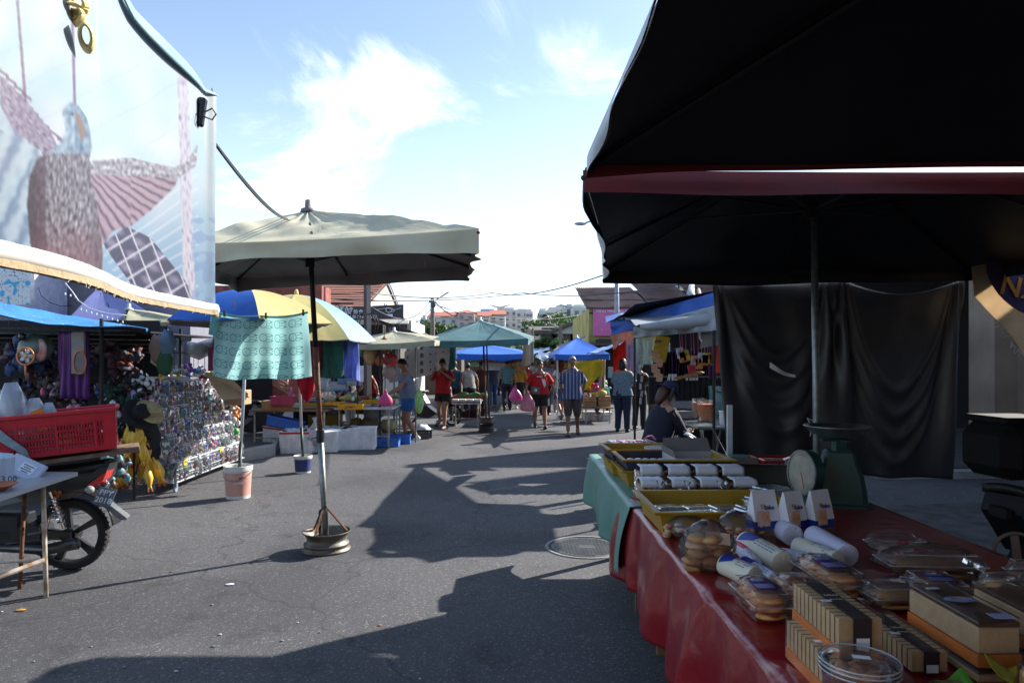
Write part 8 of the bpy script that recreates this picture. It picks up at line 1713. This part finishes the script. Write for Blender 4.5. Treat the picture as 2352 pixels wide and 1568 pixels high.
t=thing('duct','black round ventilation duct on the small white house','duct',P(1258,780,51)); mb=MB(); mb.cyl(P(1258,780,51.5),P(1258,780,49.5),.42,n=18); mb.build('duct_pipe',blk,t); mb=MB(); mb.tube([P(1262,786,50.5),P(1262,815,50.5)],.4,12); mb.build('down_pipe',mat('grey duct',(.3,.32,.34),.5),t)
mb=MB(); 
# hill
def hillf(u,v):
    x=-140+330*u; y=120+180*v; h=9*math.exp(-((x-45)/60)**2)*math.sin(PI*min(1,v*.7))+ 3*wob(x*.03,y*.03); return V((x,y,max(-.5,h-.5)))
mb.grid(hillf,60,30); struct(mb.build('hill',mat('hill green',(.04,.075,.025),.95,var=.5,scale=.2),None,smooth=True))
# flats
flatw=mat('flats cream',(.62,.60,.56),.9,var=.08,scale=.1); flatp=mat('flats pink',(.60,.42,.38),.9,var=.08,scale=.1); rrf=mat('flats red roof',(.5,.16,.12),.8); win=mat('flats window',(.16,.19,.24),.3)
def flat(label,u0,u1,vt,d,vb=762,mt=flatw,roof=None,rows=None,dep=18,rz=0,hip=False):
    a,b=P(u0,0,d),P(u1,0,d); z=P(0,vt,d).z; z0=0; w=b.x-a.x; t=thing('apartment_block',label,'apartment block',((a.x+b.x)/2,d+dep/2,0),'apartment blocks on the skyline')
    MB().box(((a.x+b.x)/2,d+dep/2,(z+z0)/2),(w,dep,z-z0)).build('wall',mt,t)
    if roof:
        if hip: mb=MB(); m_=((a.x+b.x)/2,d+dep/2,z+w*.28); mb.add([(a.x-1,d-1,z),(b.x+1,d-1,z),(b.x+1,d+dep,z),(a.x-1,d+dep,z),m_],[(0,1,4),(1,2,4),(2,3,4),(3,0,4),(3,2,1,0)]); mb.build('roof',roof,t)
        else: mb=MB(); mb.prism([(a.x-.8,d-1,z),(b.x+.8,d-1,z),(b.x,d+dep*.4,z+2.4),(a.x,d+dep*.4,z+2.4)],(0,0,.4)); mb.build('roof',roof,t)
    else: MB().box(((a.x+b.x)/2,d+dep/2,z+.5),(w*.7,dep*.6,1.8)).build('parapet',mt,t)
    st=3.0; nrow=max(1,int((z-P(0,vb,d).z)/st)); ncol=max(2,int(w/3.2)); mb=MB(); mb2=MB()
    for r in range(nrow):
        for k in range(ncol):
            q=(a.x+w*(k+.5)/ncol,d,z-1.9-st*r); winrect(mb,q,1.5,1.35,(1,0,0),(0,-.15,0)); mb2.box((q[0],d-.35,q[2]-.9),(1.7,.6,.12))
    o=mb.build('windows',win,t); o['kind']='stuff'; mb2.build('ledges',mt,t)['kind']='stuff'; return t
D=300
flat('low white block at the left end of the skyline flats',966,978,729,D+20); flat('small grey block beside the left end of the flats',976,988,733,D+10)
flat('white flats with small red roof, left of the pink tower',986,1052,728,D,roof=rrf)
flat('dark-topped block standing behind the white flats',1012,1031,720,D+40,mt=mat('flats grey',(.25,.30,.36),.8))
flat('pink central tower with hipped red roof',1051,1090,718,D-5,mt=flatp,roof=rrf,hip=True)
flat('white and pink flats with red roof right of the pink tower',1090,1125,727,D,roof=rrf); flat('white flats stepping down behind the teal umbrella top',1125,1160,724,D+5,roof=rrf)
flat('grey-blue topped long block behind the red roofs',1096,1142,714,D+60,mt=mat('flats pale grey',(.45,.49,.52),.8)); flat('tall cream block with rooftop wings, left group',1142,1188,711,D+50); flat('cream block right of the left rooftop wings',1184,1215,714,D+40); flat('narrow cream block next to the skyline gap',1208,1224,715,D+30)
flat('low distant pink block in the skyline gap',1224,1262,741,D+60,mt=flatp,vb=752)
flat('grey low block with mast in the skyline gap',1250,1268,733,D+40,mt=flatw)
D=260
flat('left cream block of the right-hand flats',1238,1258,715,D); flat('wide cream block of the right-hand flats',1256,1302,711,D+10); flat('upper step of the right-hand flats',1276,1302,707,D+14,dep=14); flat('recessed core tower of the right-hand flats',1302,1318,704,D+12,mt=mat('flats pale grey')); flat('cream end block beside the corrugated roof',1316,1352,706,D)
def wing(label,u,v,d):
    t=thing('roof_wings','%s'%label,'roof structure',P(u,v+12,d)); 
    for s in(-1,1): mb=MB(); mb.prism([P(u,v+9,d),P(u+22*s,v+1,d),P(u+24*s,v,d),P(u,v+5,d)],(0,4,0)); mb.build('wing',flatw,t)
    mb=MB(); mb.tube([P(u,v+14,d+2),P(u,v+5,d+2)],1.3,6); mb.build('stem',flatw,t)
wing('pale winged roof structure above the left group of flats',1147,699,335); wing('pale winged roof structure above the right-hand flats',1310,698,276)
flat('glass high-rise just above the corrugated roof, left tower',1521,1557,635,400,vb=660,mt=mat('flats glass',(.35,.42,.5),.4)); flat('glass high-rise just above the corrugated roof, right tower',1561,1600,633,400,vb=660,mt=mat('flats glass'))
# trees
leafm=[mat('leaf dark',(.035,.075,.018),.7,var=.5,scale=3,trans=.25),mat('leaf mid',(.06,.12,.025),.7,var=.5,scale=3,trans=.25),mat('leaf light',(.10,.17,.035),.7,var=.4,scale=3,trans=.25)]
bark=mat('bark',(.09,.07,.055),.9,var=.4,scale=4,bump=.5)
def tree(label,u,vtop,d,w,vb=None,n=1500,ls=.35,group='trees below the flats',seed=0,palm=False):
    rr=random.Random(seed); q=P(u,0,d); zt=P(0,vtop,d).z; zb=P(0,vb or 800,d).z; zb=max(.2,zb); t=thing('tree',label,'tree',(q.x,d,0),group)
    MB().tube([(q.x,d,0),(q.x+.2,d,(zb+zt)*.4),(q.x,d,zt*.85)],[.35,.25,.06],8).build('trunk',bark,t,smooth=True)
    for k in range(4):
        a=rr.uniform(0,6.28); MB().tube([(q.x+.1,d,(zb+zt)*.45),(q.x+w*.5*math.cos(a),d+w*.5*math.sin(a),zb+(zt-zb)*.75)],[.15,.04],6).build('limb',bark,t)
    clumps=[]
    for k in range(12):
        a=rr.uniform(0,6.28); r=rr.random()**.5*w*.8; z=zb+(zt-zb)*rr.uniform(.2,.85)*(1-.25*(r/w)**2); clumps.append((V((q.x+r*math.cos(a),d+r*math.sin(a)*.7,z)),w*rr.uniform(.22,.42)))
    mb=MB()
    for k in range(n):
        cc,cr=clumps[rr.randrange(12)]; dd=V((rr.gauss(0,1),rr.gauss(0,1),rr.gauss(0,.8))).normalized()*cr*(.55+.5*rr.random()); p=cc+dd; s=ls*rr.uniform(.6,1.3)
        x=V((rr.gauss(0,1),rr.gauss(0,1),rr.gauss(0,1))).normalized()*s; y=x.orthogonal().normalized()*s*.6
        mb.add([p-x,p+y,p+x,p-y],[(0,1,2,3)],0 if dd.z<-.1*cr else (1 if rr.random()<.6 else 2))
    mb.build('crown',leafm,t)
ti=0
for lb_t,u,vt,d,w,vb in (('leftmost tree clump under the white flats',958,756,150,6,775),('tree just left of the slim utility pole',975,752,140,5,778),('tree right of the slim utility pole, above the cream canopy',1003,752,145,6,775),('large tree under the right-hand flats, left side',1252,742,170,8,768),('tallest leafy tree under the right-hand flats',1275,730,165,8,765),('tree right of the thin distant pole',1300,738,150,7,762),('bushy tree beside the stained gable house',1325,750,120,5,765),('tree touching the yellow wall of the drinks shop',1342,742,125,5,765),('dark tree beside the small white house',1236,775,80,2.6,815),('low green tree under the teal umbrella edge',1190,800,70,3.0,812),('small tree seen below the left of the teal umbrella',1160,803,75,2.5,815),('banana-like green plant in front of the stained gable house',1285,782,48,.9,800),('low shrub by the yellow wall foot',1330,785,48,.8,800),('shrub between the small white house and dark duct',1246,780,49,.7,795)):
    ti+=1; tree('%s'%lb_t,u,vt,d,w,vb,n=1300 if d>100 else 900,ls=.5 if d>100 else .22,seed=ti)
# middle ground closing the street: dark shop backs and awnings
for k,(u0,u1,vt,d,cc,nm) in enumerate(((880,1060,812,34,(.10,.08,.07),'brown'),(1030,1260,818,40,(.12,.11,.10),'grey'),(1200,1360,812,44,(.07,.06,.06),'dark'),(1330,1720,795,31-2,(.03,.02,.02),'maroon-black'))):
    a=P(u0,0,d).x; b=P(u1,0,d).x; z=P(0,vt,d).z; t=thing('market_shed',['low brown shed behind the patterned curtain','low grey shed closing the street under the long blue canopy','low dark shed below the stained houses','dark open shop front under the pink signboard'][k],'shed',((a+b)/2,d+1,0)); MB().box(((a+b)/2,d+1,z/2),(b-a,2,z)).build('wall',mat('shed '+nm,cc,.9,var=.4,scale=1),t); MB().box(((a+b)/2,d+.6,z+.06),(b-a+.6,3,.1)).build('roof',mat('old dark roof',(.11,.09,.08),.85,var=.4,scale=1),t)
# left backdrop: brick shop, white awning building, purple tent, kerb
brick=mat('painted brick',(.30,.09,.07),.9,var=.5,scale=6,bump=.5,bscale=12)
t=thing('shop_building','old brick and white shop front behind the toy rack and parked scooter','building',(P(600,0,16).x,17,0))
MB().box((P(560,0,16).x,16.5,1.7),(3.6,.8,3.4)).build('brick_wall',brick,t); MB().box((P(640,0,16.4).x,16.8,.9),(2.0,.4,1.8)).build('grey_shutter',mat('grey shutter',(.22,.26,.29),.6,stripe=(2,.09,(.12,.14,.16),.2)),t); MB().box((P(655,0,16.2).x,16.5,1.25),(.9,.03,.7)).build('white_board',c('paper white'),t); MB().box((P(540,0,15.8).x,15.9,.9),(1.6,.1,1.7)).build('dark_doorway',dark,t)
MB().box((P(700,0,17).x,18.5,1.4),(3.4,.4,2.4)).build('back_wall',dark,t)
mb=MB(); 
for k in range(5): mb.prism([P(626,850+7*k,15.5),P(660,862+9*k,14.8),P(660,868+9*k,14.8),P(626,856+7*k,15.5)],(0,.1,0))
tag(mb.build('clay_awning',mat('rust boards',(.30,.13,.09),.8),None),'slatted rust-coloured awning below the right part of the rabbit towel','awning')
t=thing('shop_building','grey shop wall with magenta edge above the blue tarpaulin','building',(P(170,0,13).x,13.5,0)); MB().box((P(130,0,13).x,13.6,2.0),(5.0,1,4.0)).build('wall',mat('mauve grey wall',(.18,.18,.22),.8,var=.2),t); MB().box((P(190,0,13).x,13.05,P(0,733,13).z),(1.6,.1,.12)).build('magenta_edge',c('pink'),t)
MB().box((P(79,0,12.4).x,12.6,P(0,665,12.5).z),(.35,.9,1.2)).build('white_side_panel',mat('lilac white',(.5,.5,.62),.6),t)
t=thing('poster','sunlit white poster with sketchy blue figures above the blue tarpaulin, far left edge','poster',P(30,670,11.9)); mb=MB()
def pst(u,v):
    n1=mn.noise(V((u*9,v*7,1))); n2=mn.noise(V((u*14,v*12,8)))
    if n1>.28: return (.05,.42,.75)
    if abs(n2)<.035: return (.1,.25,.35)
    return (.72,.75,.78)
mb.grid(lambda u,v:V((P(-60,0,11.9).x+(P(70,0,11.9).x-P(-60,0,11.9).x)*u,11.9,P(0,600,11.9).z+(P(0,700,11.9).z-P(0,600,11.9).z)*v)),110,90,0,pst); mb.build('printed_sheet',mat('poster print',(1,1,1),.6,attr='Col',var=.03),t)
ppt=mat('violet tent cloth',(.33,.36,.72),.6,var=.15,trans=.35)
square_umbrella('gazebo','pale violet pyramid tent peeping between the blue tarpaulin and the printed tarpaulin',[P(150,740,11.2),P(160,738,13.5),P(375,738,13.5),P(385,745,11.2)],P(232,655,12.2),P(232,690,12.2),(P(232,0,12.2).x,12.2,0),ppt,linr,None,.12,seed=12,nu=12,nv=8,pull=.0)
square_umbrella('market_canopy','pale cream low canopy with green finial, right of the violet tent',[P(290,735,9.9),P(280,728,11.5),P(420,728,11.5),P(425,737,9.9)],P(296,711,10.6),P(296,720,10.6),(P(296,0,10.6).x,10.6,0),mat('cream canvas'),linr,None,.06,seed=13,nu=12,nv=8,pull=0)
t=thing('fairy_lights','white string of fairy lights curving above the blue tarpaulin','lights',P(200,700,9.5)); mb=MB(); mb.tube([P(x,y,9.4) for x,y in((150,650),(165,668),(180,690),(205,708),(230,716),(260,722),(290,724))],.008,5); mb.build('wire',c('paper white'),t,smooth=True); mb=MB()
mb.tube([P(x,y,10.5) for x,y in((88,660),(95,680),(115,695),(140,703),(160,702),(170,700))],.006,4); mb.build('dark_wire',blk,t)
for k in range(12): q=P(150+12*k,655+ (40 if k>2 else 15)+6*k*.6,9.4); mb=MB(); mb.ball(q+V((0,0,-.03)),(.012,.012,.02),n=6,k=4); mb.build('bulb',c('paper white'),t)
mb=MB(); mb.prism([G(420,1075),G(628,1040),G(632,1025),G(620,1000),G(500,990),G(330,1000),G(300,1060)],(0,0,.12)); struct(mb.build('pavement',dconc,None)); mb=MB(); mb.prism([G(548,1062),G(632,1046),G(640,1030),G(634,1028),G(626,1040),G(548,1056)],(0,0,.17)); struct(mb.build('kerb',conc,None))
# manhole cover and small ground things
q=G(1347,1256); t=thing('manhole_cover','round checker-plate manhole cover in the road, half in shadow beside the red tablecloth','manhole cover',(q.x,q.y,0)); irn=mat('cast iron',(.10,.10,.10),.55,metal=.4,var=.4,scale=9)
mb=MB(); mb.lathe([(.0,.004),(.30,.004),(.305,.001)],(q.x,q.y,.001),48,cap=False); mb.build('cover_plate',irn,t); mb=MB(); mb.lathe([(.33,.001),(.335,.007),(.355,.007),(.36,.001)],(q.x,q.y,.001),48,cap=False); mb.build('frame_ring',conc,t)
mb=MB()
for i in range(-9,10):
    for j in range(-9,10):
        x,y=i*.03,j*.03
        if x*x+y*y<.275**2 and not(abs(x)<.07 and abs(y)<.05): mb.box((q.x+x,q.y+y,.0065),(.022,.018,.005))
mb.box((q.x,q.y,.0065),(.13,.09,.004)); mb.build('raised_studs',irn,t)
rr=random.Random(5)
for k in range(44):
    u=rr.uniform(0,1400); v=rr.uniform(1080,1560); g=G(u,v); cc=[('dry leaf',(.3,.17,.05)),('paper scrap',(.6,.6,.62)),('pebble',(.22,.21,.2)),('green scrap',(.03,.3,.15))][0 if k%5==0 else 1 if k%4==0 else 3 if k==7 else 2]
    mb=MB(); mb.ball(g+V((0,0,.004)),(rr.uniform(.006,.016),rr.uniform(.004,.01),.004),n=6,k=4,rag=.4,seed=k); o=mb.build('litter',mat('litter '+cc[0],cc[1],.8),None); tag(o,'tiny %s lying on the open road surface'%cc[0],'litter','litter on the road')
for k,(u,v,lbl_) in enumerate(((48,1402,'yellow dried leaf near the left table leg'),(528,1343,'white cigarette end on the road below the wheel rim shadow'),(1570,1530,'white paper scrap on the shaded road by the red cloth'),(1337+14,1066-13,'white scrap on the shaded road near the striped shirt man'))):
    g=G(u,v); mb=MB(); mb.ball(g+V((0,0,.006)),(.03,.018,.006),n=8,k=5,rag=.4); tag(mb.build('litter',mat('leaf yellow',(.5,.28,.06),.7) if k==0 else c('paper white'),None),lbl_,'litter')
# right far side dark stalls behind the clothes stall, and things under the left awnings
# added shop blocks beside and behind the viewer, keeping sky light off the table
for k,(x,y,w,d,h,lb_) in enumerate(((10.2,2.2,6.0,15.5,3.7,'long row of low shops on the right, added to block sky light'),(0.,-8.5,16,3,5.,'unseen shop row behind the viewer, added to block sky light'),(10.,-9.,5,8,3.7,'unseen corner shop behind the viewer at right, added to block sky light'))):
    t=thing('shop_building',lb_,'building',(x,y,0)); MB().box((x,y,h/2),(w,d,h)).build('wall',wall,t); MB().box((x,y,h+.15),(w+1.2,d+.6,.14)).build('roof',mat('dark verge'),t)
    for j in range(4): MB().box((x-w/2-.03,y-d*.36+d*.24*j,1.3),(.05,d*.16,2.3)).build('shutter',mat('grey shutter'),t)
square_umbrella('market_umbrella','unseen dark lined umbrella behind the viewer, added to block sky light',[(.4,-3.4,2.3),(.4,-.6,2.3),(3.2,-.6,2.3),(3.2,-3.4,2.3)],(1.8,-2,2.9),(1.8,-2,2.5),(1.8,-2,0),silv,lin,None,.12,seed=21,nu=10,nv=8)  # unseen canopy added behind the viewer to darken the bread table
